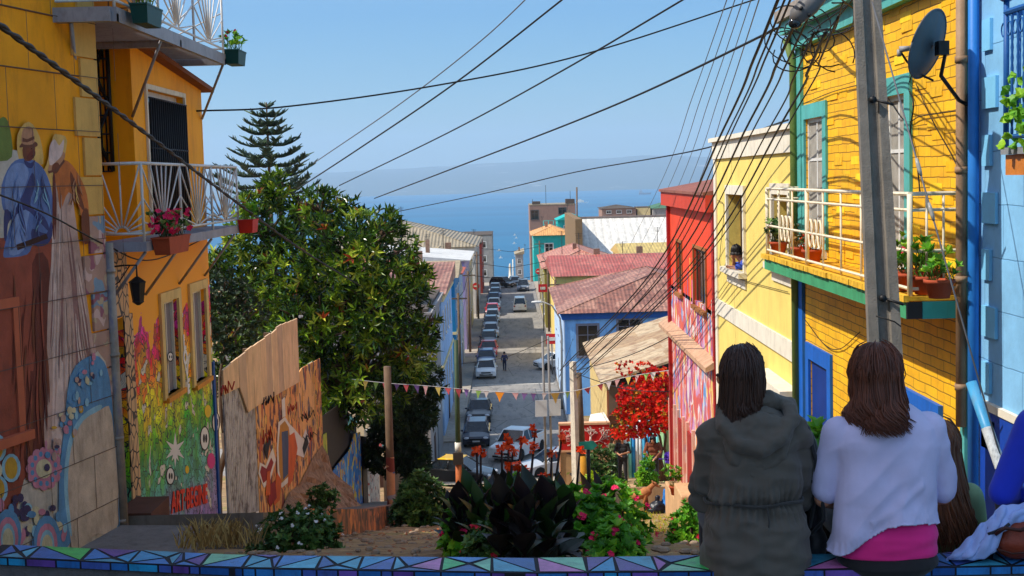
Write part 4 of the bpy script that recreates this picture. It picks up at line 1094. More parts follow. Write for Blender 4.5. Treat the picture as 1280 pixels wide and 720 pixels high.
mb = MB(); back = dc - ax * .03; wallp = V((XR, dc.y + .42, dc.z - .52))
mb.tube([back, back - ax * .1, back + V((.06, .05, -.25)), wallp + V((-.12, -.02, .06)), wallp], .018, 8); mb.box(wallp + V((-.012, 0, 0)), (.02, .1, .24)); mb.box(back - ax * .06, (.09, .12, .12))
mb.build('mount_arm', M_dark, dish)
lp = atX(1124, 62, 3.45); mb = MB(); low = dc + Rm @ V((0, -.33, .05)); 
low = atX(1148, 92, 3.66)
mb.tube([dc - V((0, 0, .3)), low, lp.lerp(low, .4) - V((0, 0, .02)), lp], .01, 6); mb.build('feed_arm', M_dark, dish)
mb = MB(); mb.tube([lp, lp + (dc - lp).normalized() * .09], [.03, .022], 10); mb.tube([lp, lp - V((0, 0, .06))], .02, 8); mb.build('receiver', paint('grey plastic', (150, 150, 150), .5), dish)

# ================================================================== light blue house at the frame's edge
bh = thing('blue_house', 'light blue house at the right edge with an ironwork balcony on a wooden slab', 'house', (XR, 8, -4))
M_lb = brickm('light blue render blocks', (132, 190, 232), (124, 184, 228), (92, 146, 190), .9, .46, 'YZ', .006, (90, 130, 160), .25)
mb = MB(); wallbox(mb, PR, 4.5, Yn - .06, -6, 3.6, 6); mb.build('wall', M_lb, bh)
mb = MB()
for i in range(12):
    z = 3.0 - i * .5; w = .34 if i % 2 else .2; pbox(mb, PR, Yn - .42 - w, Yn - .42, z, z + .27, .002, .03)
mb.build('quoins', paint('sky blue quoins', (120, 190, 230), .7, .1, 3, .2), bh)
mb = MB(); mb.tube([(XR - .06, Yn - .3, 3.4), (XR - .06, Yn - .3, -3.9)], .05, 10)
tag(mb.build('drainpipe', paint('cobalt pipe', (40, 120, 200), .5, .15, 3, .1), bh), None)
mb = MB(); pbox(mb, PR, 4.6, Yn - .4, -6, -2.15, .002, .03); mb.build('dado', paint('deep blue dado', (12, 62, 160), .6, .2, 2, .2), bh)
mb = MB(); pbox(mb, PR, 8.6, Yn - .42, -2.15, -2.08, .002, .045); mb.build('dado_rail', M_lwhite, bh)
mb = MB(); pbox(mb, PR, 9.2, 10.9, -5, -2.2, .032, .06); mb.build('door', M_blue, bh)
bx, by0, by1, bzf = 3.62, 6.0, 10.05, .13
mb = MB(); mb.bb(bx, XR - .002, by0, by1, bzf - .05, bzf); b = mb.build('balcony', paint('grey slab edge', (130, 134, 140), .7, .2, 4, .3), bh)
mb = MB(); mb.bb(bx + .03, XR - .004, by0 + .02, by1 - .02, bzf - .2, bzf - .052); mb.build('fascia', paint('varnished orange timber', (196, 118, 44), .5, .25, 7, .3), b)
mb = MB(); M_bi = paint('blue ironwork', (26, 84, 150), .5, .15, 4, .1)
mb.tube([(XR, by1 - .03, bzf + .98), (bx + .03, by1 - .03, bzf + .98), (bx + .03, by0, bzf + .98)], .024, 8, sm=False)
mb.tube([(XR, by1 - .03, bzf + .08), (bx + .03, by1 - .03, bzf + .08), (bx + .03, by0, bzf + .08)], .015, 8, sm=False)
mb.tube([(bx + .03, by1 - .03, bzf), (bx + .03, by1 - .03, bzf + 1.1)], .022, 8); mb.ell((bx + .03, by1 - .03, bzf + 1.13), (.05, .05, .04)); mb.lathe([(.03, 0), (.07, .03), (.06, .05), (0, .06)], (bx + .03, by1 - .03, bzf + 1.06), 10)
for i in range(34):
    y = by1 - .03 - i * .115; P = [(bx + .03, y, bzf + .08 + .9 * k_ / 24) for k_ in range(25)]
    mb.tube(P, [.009 + .004 * (k_ % 2) for k_ in range(25)], 6)
    for sgn in (-1, 1): mb.tube([(bx + .03, y + sgn * (.055 - .045 * math.cos(a)), bzf + .86 + .05 * math.sin(a)) for a in [PI * 1.6 * q / 8 for q in range(9)]], .006, 5)
for i in range(4):
    x = bx + .13 + i * .12; mb.tube([(x, by1 - .03, bzf + .08), (x, by1 - .03, bzf + .98)], .009, 6)
mb.build('railing', M_bi, b)

# ================================================================== cream house
Yc = PR.px(895, 300)[0]; print('cream far', Yc)
ch = thing('cream_house', 'pale yellow house with white bands where a man leans from a window', 'house', (XR, 24, -6.5))
M_cr = paint('pale yellow render', (232, 206, 112), .8, .1, 1.6, .5, (190, 150, 80), .35)
w1_ = (PR.px(931, 280)[0], PR.px(911, 280)[0], PR.px(920, 336)[1], PR.px(920, 243)[1])
w2_ = (PR.px(988, 280)[0], PR.px(968, 280)[0], PR.px(978, 330)[1], PR.px(978, 243)[1])
print(w1_, w2_)
w1_ = (w1_[0], w1_[1], max(w1_[2], -9), w1_[3])
mb = MB(); wallgrid(mb, PR, Yf + .02, Yc, -8.5, .62, [w1_, w2_], .3, 0, 0, 6)
mb.face([(XR, Yc, -8.5), (XR + 6, Yc, -8.5), (XR + 6, Yc, .62), (XR, Yc, .62)])
mb.build('wall', M_cr, ch)
mb = MB(); pbox(mb, PR, Yf + .1, Yc + .05, .28, .62, .002, .05); pbox(mb, PR, Yf + .1, Yc + .1, .62, .7, -.4, .12); mb.build('parapet', M_lwhite, ch)
mb = MB(); pbox(mb, PR, Yc - .25, Yc + .02, -8, .279, .002, .035); mb.build('corner_strip', M_lwhite, ch)
mb = MB(); pbox(mb, PR, Yf + .1, Yc - .252, -2.85, -2.55, .002, .04); mb.build('band', M_lwhite, ch)
for w in (w1_, w2_):
    s = MB(); a_, b_, c_, d_ = w; q = .13
    pbox(s, PR, a_ - q, a_, c_, d_ + .17, .002, .05); pbox(s, PR, b_, b_ + q, c_, d_ + .17, .002, .05); pbox(s, PR, a_, b_, d_, d_ + .17, .002, .05); pbox(s, PR, a_ - q - .05, b_ + q + .05, c_ - .1, c_ - .002, -.2, .16)
    pbox(s, PR, a_ - q, b_ + q, c_ - .3, c_ - .102, .002, .03)
    wo = s.build('window', M_lwhite, ch)
    f = MB(); pbox(f, PR, a_, a_ + .06, c_, d_, -.28, -.22); pbox(f, PR, b_ - .06, b_, c_, d_, -.28, -.22); pbox(f, PR, a_ + .06, b_ - .06, d_ - .06, d_, -.28, -.22); m_ = (a_ + b_) / 2; pbox(f, PR, m_ - .03, m_ + .03, c_, d_ - .06, -.28, -.22)
    f.build('frame', paint('brown window frame', (96, 72, 50), .6), wo)
    g = MB(); pbox(g, PR, a_ + .06, b_ - .06, c_ if w is w2_ else c_ + .75, d_ - .06, -.26, -.25); g.build('pane', GL, wo)
    if w is w1_:
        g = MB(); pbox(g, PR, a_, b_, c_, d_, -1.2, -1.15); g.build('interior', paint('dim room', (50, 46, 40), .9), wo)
mb = MB(); l0, l1 = PR.px(1000, 480)[0], PR.px(968, 480)[0]; zl = PR.px(985, 478)[1]
pbox(mb, PR, max(l0, Yf + .1), l1 + .5, zl - .25, zl, .002, .3); mb.build('door_hood', M_lwhite, ch)

# ================================================================== red house
Yr = PR.px(839, 400)[0]; print('red far', Yr)
rh = thing('red_house', 'narrow red house with swirling painted colours below two tall windows', 'house', (XR, 32, -8.3))
def redm():
    m = graffiti('red painted wall', (214, 96, 74), [(96, 150, 206), (206, 150, 190), (226, 190, 110), (150, 80, 140), (222, 206, 206), (206, 90, 90)], 1.5, (1, 1, .45), .56, False)
    return m
zrt = -.75
rw = [(PR.px(883, 340)[0], PR.px(868, 340)[0], PR.px(876, 385)[1], PR.px(876, 312)[1]), (PR.px(853, 340)[0], PR.px(847, 340)[0], PR.px(850, 366)[1], PR.px(850, 303)[1])]
zm = -2.9
mb = MB(); wallgrid(mb, PR, Yc + .06, Yr, zm, zrt, rw, .12, 0, 0, 5)
mb.face([(XR, Yr, zm), (XR + 5, Yr, zm), (XR + 5, Yr, zrt), (XR, Yr, zrt)])
mb.build('wall', paint('vermilion render', (224, 70, 36), .7, .14, 1.3, .3, (150, 50, 40), .4), rh)
mb = MB(); pbox(mb, PR, Yc + .06, Yr, -11, zm, -5, 0); mb.build('wall', redm(), rh)['label'] = 'lower wall with swirling mural'
mb = MB(); rr = random.Random(9)
for i in range(15):
    u = rr.uniform(Yc + .3, Yr - .4); z0 = zm - .1; z1 = zm + rr.uniform(.1, 1.0) * (1 if rr.random() < .6 else .4); w = rr.uniform(.03, .12)
    if any(h[0] - .1 < u < h[1] + .1 and z1 > h[2] - .1 for h in rw): z1 = min(z1, min(h[2] for h in rw) - .12)
    if z1 > z0: pbox(mb, PR, u, u + w, z0, z1, .002 + i * .0002, .004 + i * .0003, rr.randrange(4))
mb.build('paint_drips', [paint('drip pink', (214, 130, 170), .7), paint('drip blue', (90, 130, 190), .7), paint('drip white', (224, 210, 200), .7), paint('drip yellow', (232, 180, 70), .7)], rh)
mb = MB(); pbox(mb, PR, Yc + .06, Yr + .2, zrt - .05, zrt + .3, .002, .2); mb.build('fascia', paint('brick red fascia', (190, 62, 40), .7, .15, 3, .2), rh)
mb = MB(); mb.hexa([(XR - .25, Yc + .06, zrt + .3), (XR + 5.2, Yc + .06, zrt + .3), (XR + 5.2, Yr + .25, zrt + .3), (XR - .25, Yr + .25, zrt + .3), (XR - .25, Yc + .06, zrt + .36), (XR + 5.2, Yc + .06, zrt + 1.25), (XR + 5.2, Yr + .25, zrt + 1.25), (XR - .25, Yr + .25, zrt + .36)])
mb.build('roof', corr('rust brown sheet', (158, 92, 70), 'Y', .22, (110, 60, 44), .5), rh)
mb = MB(); pbox(mb, PR, Yr - .12, Yr + .1, -10, zrt - .05, .002, .08); mb.build('corner_strip', paint('dark red strip', (160, 30, 26), .6), rh)
mb = MB(); pbox(mb, PR, Yc + .08, Yc + .3, -10, zrt - .05, .002, .06); mb.build('corner_strip', paint('dark red strip', (160, 30, 26), .6), rh)
for w in rw:
    window(rh, PR, w[0], w[1], w[2], w[3], paint('brown window frame', (96, 72, 50), .6), .07, .04, 2, 1, GL, surround=paint('ochre surround', (150, 96, 50), .7), sw=.07)
# sloping timber ledge and shopfront strips below
mb = MB(); zl = -3.86; mb.hexa([PR.pt(Yc + .1, zl - .16, .002), PR.pt(Yr + .9, zl - .16, .002), PR.pt(Yr + .9, zl - .26, .24), PR.pt(Yc + .1, zl - .26, .24), PR.pt(Yc + .1, zl, .002), PR.pt(Yr + .9, zl, .002), PR.pt(Yr + .9, zl - .16, .24), PR.pt(Yc + .1, zl - .16, .24)])
mb.build('canopy', paint('brownish timber canopy', (186, 148, 118), .8, .25, 4, .4, (110, 70, 50), .5), rh)
M_rd = paint('maroon joinery', (150, 40, 34), .6, .2, 3, .2)
for u in (31.6, 33.4, 35.2):
    mb = MB(); z0 = G(u) - .5; pbox(mb, PR, u, u + .95, z0, -6.2, .002, .05); d = mb.build('door', M_rd, rh)
    mb = MB(); pbox(mb, PR, u - .12, u, z0, -6.0, .002, .07); pbox(mb, PR, u + .95, u + 1.07, z0, -6.0, .002, .07); mb.build('frame', paint('pale pink frame', (214, 170, 150), .7), d)

# steps and terrace in front of it
M_tan = paint('warm tan concrete', (196, 158, 116), .9, .15, 2.2, .5, (130, 96, 66), .5)  # the concrete's own tan colour, with random dirt mixed in
mb = MB(); mb.bb(3.72, 4.19, 30.4, 31.8, G(31) - 1, -7.3); mb.bb(3.75, 4.19, 31.81, 34, G(33) - 1, -7.75)
tag(mb.build('concrete_step', M_tan, bevel=.03), 'tan concrete doorstep block under the red house, behind the hooded woman', 'step')
mb = MB()
tl = [37.5 + i for i in range(26)]
def TZ(y): return G(y) + .72
for a, b2 in zip(tl, tl[1:]):
    if a > 60: break
    mb.hexa([(3.1, a, TZ(a) - 2), (9.5, a, TZ(a) - 2), (9.5, b2, TZ(b2) - 2), (3.1, b2, TZ(b2) - 2), (3.1, a, TZ(a)), (9.5, a, TZ(a)), (9.5, b2, TZ(b2)), (3.1, b2, TZ(b2))])
tag(mb.build('terrace', M_tan, at=(5, 40, -10)), kind='structure')
mb = MB()
for i in range(3): mb.bb(4.2 - i * .0, 5.6, 36.6 - i * .35, 36.95 - i * .35 + .0, G(37) - 1, G(36.5) + .62 - i * .2)
tag(mb.build('stone_stairs', paint('grey stone steps', (130, 112, 96), .9, .25, 3, .5)), 'three low grey stone steps up to the terrace by the red house', 'steps')

# ================================================================== house behind the flowering vine
vh = thing('sheet_roof_house', 'cream slatted house with a worn beige sheet roof behind the red flowering vine', 'house', (5.5, 56, -12.5))
X0c = 3.55
mb = MB(); mb.bb(X0c, 12, 51.4, 63, -15.5, -7.95); 
mb.build('wall', paint('dim wood wall', (120, 96, 78), .8, .2, 2, .3), vh)
mb = MB()
for i in range(14):
    y = 51.4 + i * .83; mb.bb(X0c - .03, X0c - .002, y, y + .5, -14.5, -8.0)
mb.build('cladding', paint('cream slats', (232, 206, 140), .7, .15, 3, .2, (170, 120, 70), .4), vh)
mb = MB(); r0 = [(X0c - .3, 50.9, -7.85), (12.4, 50.9, -5.2), (12.4, 63.4, -5.2), (X0c - .3, 63.4, -7.85)]
mb.hexa([V(p) for p in r0] + [V(p) + V((0, 0, .09)) for p in r0])
mb.build('roof', corr('worn beige sheet', (184, 152, 112), 'Y', .3, (132, 88, 56), .75, (216, 196, 160), .5), vh)
mb = MB(); mb.box((X0c + .0, 57, -7.6), (.01, .01, .01))
mb = MB(); mb.bb(X0c - .06, X0c, 50.95, 51.2, -13, -8.1); mb.bb(X0c + .0, 9, 51.1, 51.38, -9.4, -9.1); mb.build('timber_frame', paint('rusty brown timber', (140, 80, 50), .8), vh)
mb = MB()
rr = random.Random(6); cc_ = 0
for i in range(26):
    cc_ = rr.choice([0, 1, 2, 3, cc_, cc_]); x = 4.05 + i * .13; mb.tube([(x, 50.9, TZ(50) - .3), (x, 50.9, -9.25)], .066, 6, cc_)
tag(mb.build('corrugated_fence', [paint('fence white', (236, 240, 242)), paint('fence sky', (90, 190, 236)), paint('fence blue', (50, 150, 220)), paint('fence aqua', (130, 220, 220))]), 'blue and white painted corrugated fence behind the two standing people', 'fence')
mb = MB(); mb.bb(6.15, 6.75, 46.6, 46.8, TZ(46) - .4, -8.0); mb.bb(5.2, 6.14, 46.9, 49, TZ(46) - .4, -8.4)
tag(mb.build('gate_panel', paint('pale green post', (150, 196, 140), .7, .2, 3, .2)), 'pale green gate pier beside the red house under the vine', 'gate pier')

# red wall sign with white tree
sg = thing('signed_wall', 'freestanding tan wall with a dark red panel of white branches, behind the flower bed', 'wall', (2.7, 50, -11.6))
pl_ = Plane((0, 50, 0), (1, 0, 0), (0, -1, 0))
a, _ = pl_.px(699, 560); c_, _ = pl_.px(763, 560); zt = pl_.px(730, 530)[1]; zmid = pl_.px(730, 562)[1]
mb = MB(); mb.bb(a, c_, 50.01, 50.25, -13, zt); mb.build('wall', graffiti('tan wall with tags', (196, 156, 112), [(214, 170, 120), (90, 80, 90), (150, 160, 70)], 1.6, (1, 1, 1), .22, False), sg)
mb = MB(); pbox(mb, pl_, a + .04, c_ - .02, zmid, zt - .03, -.005, .02); sp_ = mb.build('sign_panel', paint('dark red panel', (206, 30, 26), .6, .12, 2, .1), sg)
mb = MB(); pbox(mb, pl_, a, a + .04, zmid - 1, zt, -.02, .04); pbox(mb, pl_, a, c_, zt - .03, zt + .05, -.26, .04); pbox(mb, pl_, a + .04, c_, zmid - .08, zmid, -.0, .03); mb.build('frame', paint('peach trim', (226, 170, 130), .7), sg)
mb = MB(); rr = random.Random(12)
def branch(p, ang, L, r, dep):
    q = (p[0] + L * math.cos(ang), p[1] + L * math.sin(ang))
    if q[1] > zt - .1 or q[0] > c_ - .08 or q[0] < a + .1: return
    mb.tube([pl_.pt(p[0], p[1], .022), pl_.pt(q[0], q[1], .022)], [r, r * .75], 6, flat=.25)
    if dep == 0:
        for k_ in range(2): mb.ell(pl_.pt(q[0] + rr.uniform(-.06, .06), q[1] + rr.uniform(-.06, .06), .022), (.035, .006, .03), n=8, k=5)
        return
    for da in (-.55 - rr.random() * .3, .1 * rr.uniform(-1, 1), .5 + rr.random() * .4): branch(q, ang + da, L * rr.uniform(.62, .85), r * .68, dep - 1)
tx = pl_.px(738, 560)[0]; mb.tube([pl_.pt(tx, zmid, .022), pl_.pt(tx + .02, zmid + .3, .022)], [.13, .09], 8, flat=.15)
branch((tx + .02, zmid + .25), .25, .32, .05, 2); branch((tx, zmid + .25), 1.5, .24, .05, 2); branch((tx, zmid + .25), 2.7, .4, .045, 2); branch((tx - .5, zmid + .2), 2.4, .3, .035, 2); branch((tx + .3, zmid + .28), .7, .25, .035, 2)
mb.build('tree_emblem', paint('emblem pale', (216, 180, 168), .7, .05), sp_)
mb = MB(); q0 = pl_.pt(pl_.px(736, 530)[0], pl_.px(736, 531)[1], .0); p1 = [atY(735, 531, 50.1), atY(763, 529, 50.1), atY(755, 515, 52), atY(738, 518, 52)]
mb.hexa([p - V((0, 0, .08)) for p in p1] + p1)
tag(mb.build('awning', paint('white awning sheet', (232, 226, 210), .7, .08)), 'small white sheet awning just above the red branch panel', 'awning')

# ---- poles in the middle distance
def pole2(name, label, pxt, pyt, pxb, pyb, y, r0, r1, mat, n=8, cat='pole'):
    a = atY(pxb, pyb, y); b = atY(pxt, pyt, y); m_ = MB(); m_.tube([a - V((0, 0, .3)), b], [r0, r1], n, sm=(n > 4))
    o = m_.build(name, mat, at=a); return tag(o, label, cat)
pole2('utility_pole', 'tall pale concrete pole standing behind the flower bed, beside the tan wall', 716, 452, 721, 622, 46.5, .16, .12, paint('pale concrete pole', (220, 206, 184), .85, .2, 3, .4, (110, 96, 84), .5), 4)
pw = thing('wooden_pole', 'brown wooden pole with a yellow painted foot touching the pale concrete pole', 'pole', atY(729, 620, 47.2))
a, b = atY(729, 620, 47.2), atY(723, 466, 47.2)
mb = MB(); mb.tube([a.lerp(b, .33), b], [.14, .11], 10); mb.build('post', M_wood, pw); mb = MB(); mb.tube([a - V((0, 0, .4)), a.lerp(b, .33)], [.17, .155], 10); mb.build('foot', paint('mustard foot', (206, 146, 40), .7), pw)
sgn = thing('street_sign', 'small teal arrow sign on a dark post beside the concrete pole', 'sign', atY(737, 628, 42))
a, b = atY(737, 628, 42), atY(735, 552, 42)
mb = MB(); mb.tube([a - V((0, 0, .3)), b], .06, 8); mb.build('post', M_dark, sgn)
y = 41.92; P = [atY(x, yy, y) for x, yy in ((723, 553), (742, 551), (747, 557), (741, 562), (724, 562))]
mb = MB(); mb.ext(P, (0, .03, 0)); mb.build('arrow_board', paint('teal board', (40, 150, 130), .6, .1), sgn)

# near concrete utility pole
a, b = atY(1106, 440, 11.5), atY(1083, -12, 11.5)
d_ = (b - a); bot = a - d_ * .62; top = b + d_ * .03
up = thing('utility_pole', 'big grey concrete utility pole in front of the yellow house balcony', 'pole', bot)
mb = MB(); n_ = 10
def sec(p, w):          # H-shaped section, turned a little to the left
    R = Matrix.Rotation(.42, 3, 'Z')
    q = [(-w, -w), (w, -w), (w, -w * .35), (w * .45, -w * .2), (w * .45, w * .2), (w, w * .35), (w, w), (-w, w), (-w, w * .35), (-w * .45, w * .2), (-w * .45, -w * .2), (-w, -w * .35)]
    return [p + R @ V((x, y, 0)) for x, y in q]
def sec2(p, w):
    R = Matrix.Rotation(-.18, 3, 'Z')
    q = [(-w, -w), (-w * .4, -w), (-w * .3, -w * .72), (w * .3, -w * .72), (w * .4, -w), (w, -w), (w, w), (-w, w)]
    return [p + R @ V((x, y, 0)) for x, y in q]
A_, B_ = sec2(bot, .152), sec2(top, .105)
n = 8; mb.raw(A_ + B_, [tuple(range(n - 1, -1, -1)), tuple(range(n, 2 * n))] + [(i, (i + 1) % n, n + (i + 1) % n, n + i) for i in range(n)])
mb.build('shaft', paint('grey pole concrete', (128, 122, 114), .9, .22, 5, .6, (66, 60, 54), .55), up)
for k_ in (.47, .8): 
    p = bot.lerp(top, k_); mb = MB(); mb.tube([p + V((-.02, -.13, 0)), p + V((.12, -.22, -.05))], .012, 6); mb.tube([p + V((-.03, -.155, 0)), p + V((-.03, -.11, 0))], .03, 8); mb.build('bolt', M_dark, up)

# ================================================================== houses down the street
def hs(name, label, X0, X1, Y0, Y1, z0, z1, wm, roof, rm, wins=(), fm=None, doors=(), cornice=None, band=None, cat='house', over=.35, sur=None):
    r = thing(name, label, cat, ((X0 + X1) / 2, (Y0 + Y1) / 2, z0))
    mb = MB(); mb.bb(X0, X1, Y0, Y1, z0 - 1, z1); mb.build('wall', wm, r)
    fm = fm or M_white
    F_ = {'-Y': Plane((0, Y0, 0), (1, 0, 0), (0, -1, 0)), '+X': Plane((X1, 0, 0), (0, 1, 0), (1, 0, 0)), '-X': Plane((X0, 0, 0), (0, 1, 0), (-1, 0, 0))}
    for (f, u, z, w, h) in wins:
        window(r, F_[f], u - w / 2, u + w / 2, z - h / 2, z + h / 2, fm, .07, -.03, 2, 2, GL, None, .05, surround=sur or fm, sw=.1)
    for (f, u, w, h, dm) in doors:
        mb = MB(); pbox(mb, F_[f], u - w / 2, u + w / 2, z0, z0 + h, .002, .04); mb.build('door', dm, r)
    if cornice:
        mb = MB(); mb.bb(X0 - .18, X1 + .18, Y0 - .18, Y1 + .18, z1 - .35, z1 + .02); mb.bb(X0 - .28, X1 + .28, Y0 - .28, Y1 + .28, z1 + .021, z1 + .14); mb.build('cornice', cornice, r)
    if band:
        zb_ = (z0 + z1) / 2; mb = MB(); mb.bb(X0 - .08, X1 + .08, Y0 - .08, Y1 + .08, zb_ - .12, zb_ + .1); mb.build('band', band, r)
    kind, h = roof; o = over; mb = MB(); zt = z1 + (.14 if cornice else .005)
    c = [V((X0 - o, Y0 - o, zt)), V((X1 + o, Y0 - o, zt)), V((X1 + o, Y1 + o, zt)), V((X0 - o, Y1 + o, zt))]
    if kind == 'flat':
        mb.bb(X0 - .05, X1 + .05, Y0 - .05, Y1 + .05, zt, zt + .18)
    elif kind == 'hip':
        dx, dy = X1 - X0, Y1 - Y0
        if dx >= dy: k = dy * .5; e = [V((X0 + k, (Y0 + Y1) / 2, zt + h)), V((X1 - k, (Y0 + Y1) / 2, zt + h))]; fs = [(0, 1, 5, 4), (2, 3, 4, 5), (1, 2, 5), (3, 0, 4)]
        else: k = dx * .5; e = [V(((X0 + X1) / 2, Y0 + k, zt + h)), V(((X0 + X1) / 2, Y1 - k, zt + h))]; fs = [(0, 1, 4), (1, 2, 5, 4), (2, 3, 5), (3, 0, 4, 5)]
        mb.raw(c + e, fs + [(3, 2, 1, 0)])
        for (p, q) in ((e[0], e[1]), (c[0], e[0]), (c[3], e[0] if dx >= dy else e[1]), (c[1], e[1] if dx >= dy else e[0]), (c[2], e[1])): mb.tube([p, q], .07, 5)
    elif kind == 'gx':      # ridge along X
        m1, m2 = V((X0 - o, (Y0 + Y1) / 2, zt + h)), V((X1 + o, (Y0 + Y1) / 2, zt + h)); mb.raw(c + [m1, m2], [(0, 1, 5, 4), (2, 3, 4, 5), (1, 2, 5), (3, 0, 4), (3, 2, 1, 0)])
    elif kind == 'gy':
        m1, m2 = V(((X0 + X1) / 2, Y0 - o, zt + h)), V(((X0 + X1) / 2, Y1 + o, zt + h)); mb.raw(c + [m1, m2], [(0, 1, 4), (1, 2, 5, 4), (2, 3, 5), (3, 0, 4, 5), (3, 2, 1, 0)])
    elif kind == 'mx':      # rises to +X
        mb.hexa(c + [c[0] + V((0, 0, .08)), c[1] + V((0, 0, h)), c[2] + V((0, 0, h)), c[3] + V((0, 0, .08))])
    elif kind == 'mx-':
        mb.hexa(c + [c[0] + V((0, 0, h)), c[1] + V((0, 0, .08)), c[2] + V((0, 0, .08)), c[3] + V((0, 0, h))])
    elif kind == 'my':      # rises away
        mb.hexa(c + [c[0] + V((0, 0, .08)), c[1] + V((0, 0, .08)), c[2] + V((0, 0, h)), c[3] + V((0, 0, h))])
    mb.build('roof', rm, r)
    return r
C_white = paint('chalk white wall', (206, 206, 200), .85, .12, 1, .2, (130, 120, 110), .4)
C_grey = paint('old grey cement', (156, 152, 150), .85, .18, 1, .3, (90, 84, 84), .5)
C_lblue = paint('pale blue wall', (150, 186, 226), .8, .15, 1, .2, (90, 110, 140), .45)
C_tealw = paint('teal blue wall', (14, 120, 170), .7, .15, 1, .2, (20, 70, 100), .4)
C_lav = paint('lavender wall', (164, 156, 206), .8, .15, 1, .2, (110, 100, 130), .4)
C_cream = paint('cream wall', (224, 204, 150), .8, .15, 1, .2, (150, 120, 80), .4)
C_turq = paint('turquoise wall', (22, 170, 166), .7, .12, 1, .1, (20, 110, 110), .4)
C_blue = paint('strong blue wall', (126, 186, 246), .7, .14, .8, .2, (20, 70, 140), .4)
C_olive = paint('olive wall', (146, 134, 60), .8, .14, 1, .2, (90, 84, 44), .4)
C_brown = paint('taupe wall', (150, 120, 108), .85, .1, .6, .1, (110, 84, 76), .4)
C_yel = paint('straw wall', (236, 210, 120), .8, .12, 1, .2, (160, 130, 70), .4)
C_red = paint('brick red wall', (150, 60, 50), .8, .15, 1, .2)
R_tan = corr('tan ribbed sheet', (160, 146, 120), 'X', .45, (120, 96, 66), .4, depth=.08)
R_white = corr('white sheet roof', (224, 222, 216), 'Y', .35, (170, 160, 150), .3)
R_pink = corr('faded pink sheet', (182, 116, 96), 'X', .3, (216, 172, 138), .8, (170, 96, 82), .6)
R_rust = corr('rusty patched sheet', (154, 100, 82), 'X', .3, (98, 66, 54), .9, (196, 146, 122), .55)
R_oran = corr('orange tan sheet', (226, 164, 96), 'X', .4, (180, 120, 70), .4)
R_beige = corr('beige sheet', (176, 158, 126), 'Y', .4, (120, 100, 70), .5)
R_tile = corr('terracotta sheet', (196, 96, 66), 'Y', .35, (140, 70, 50), .4)
R_dark = paint('dark flat roof', (84, 74, 66), .9, .2, 1, .2)
D1, D2 = paint('dark wood door', (70, 44, 34), .6), paint('grey shop shutter', (120, 124, 130), .5)
SW = [('+X', y, z, 1.0, 1.7) for y in (77, 80.5, 84) for z in (-9.4, -13.2)]
XL = -4.75
hs('town_house', 'grey white two storey house at the near left corner, half hidden by the big tree', -16, XL, 75, 88, -17.2, -7.4, C_grey, ('flat', 0), R_dark, SW + [('-Y', x, -10, 1, 1.8) for x in (-6.2, -8.6)], doors=[('+X', 78.7, 1.2, 2.4, D1), ('+X', 82.4, 1.2, 2.4, D2), ('-Y', -6, 1.6, 2.6, D2)], cornice=C_grey, band=C_grey)
hs('town_house', 'low cream corner house with graffiti at street level beside the yellow roofed taxi', -12, -4.9, 65.5, 71.6, -16, -10.9, graffiti('cream wall with tags', (214, 196, 160), [(190, 90, 90), (90, 150, 150), (206, 160, 90)], 1.2, (1, 1, 1), .25, False), ('flat', 0), R_dark, [('+X', 67.5, -13, .9, 1.6), ('+X', 70.0, -13, .9, 1.6)], doors=[('-Y', -6.2, 1, 2.2, D1)])
hs('town_house', 'pale blue two storey house with cream bands, left of the silver car', -15, XL, 90, 106, -17.2, -7.7, C_lblue, ('my', 1.2), R_rust, [('+X', y, z, 1.0, 1.8) for y in (92, 95.5, 99, 102.5) for z in (-9.8, -13.6)], doors=[('+X', 97.2, 1.3, 2.5, D1), ('+X', 104.4, 1.2, 2.4, D2)], cornice=C_cream, band=C_cream)
hs('town_house', 'deep teal blue narrow house with a cream band on the left of the street', -14, XL + .02, 111.5, 122, -17.2, -8.0, C_tealw, ('gx', 1.1), R_beige, [('+X', y, z, .9, 1.7) for y in (114, 117, 120) for z in (-10, -13.8)], doors=[('+X', 115.5, 1.2, 2.4, D1)], band=C_cream)
hs('town_house', 'light blue narrow house with an orange tile strip behind the teal one', -14, XL, 122.3, 130.8, -17.2, -8.5, C_lblue, ('mx-', 1.3), R_tile, [('+X', y, z, .9, 1.7) for y in (124.5, 128) for z in (-10.6, -14)], doors=[('+X', 126.2, 1.2, 2.4, D2)])
hs('town_house', 'lavender house under a broad white sheet roof on the left of the street', -14, XL + .05, 136, 152, -17.2, -8.1, C_lav, ('mx-', 1.1), R_white, [('+X', y, z, .9, 1.7) for y in (139, 143, 147, 150) for z in (-10.2, -13.8)], doors=[('+X', 141, 1.2, 2.4, D2), ('+X', 148.6, 1.2, 2.4, D1)], over=.6)
hs('town_house', 'cream house between the lavender house and the big white one', -12, XL, 152.3, 164.5, -17.2, -9.0, C_cream, ('hip', 1.2), R_beige, [('+X', y, z, .9, 1.7) for y in (154.5, 158, 161.5) for z in (-10.8, -14)], doors=[('+X', 156.3, 1.2, 2.4, D1)])
hs('town_house', 'long white house under a tan ribbed hip roof against the sea', -26, XL + .1, 172, 200, -17.4, -8.45, C_white, ('hip', 3.1), R_tan, [('-Y', -10.5, -10.2, 1.6, 1.2), ('-Y', -14.5, -10.2, 1.6, 1.2), ('-Y', -19, -10.2, 1.6, 1.2)] + [('+X', y, z, .9, 1.8) for y in (175, 180, 185, 190, 195) for z in (-10.6, -14)], doors=[('+X', 177.5, 1.2, 2.4, D1)], over=.5)
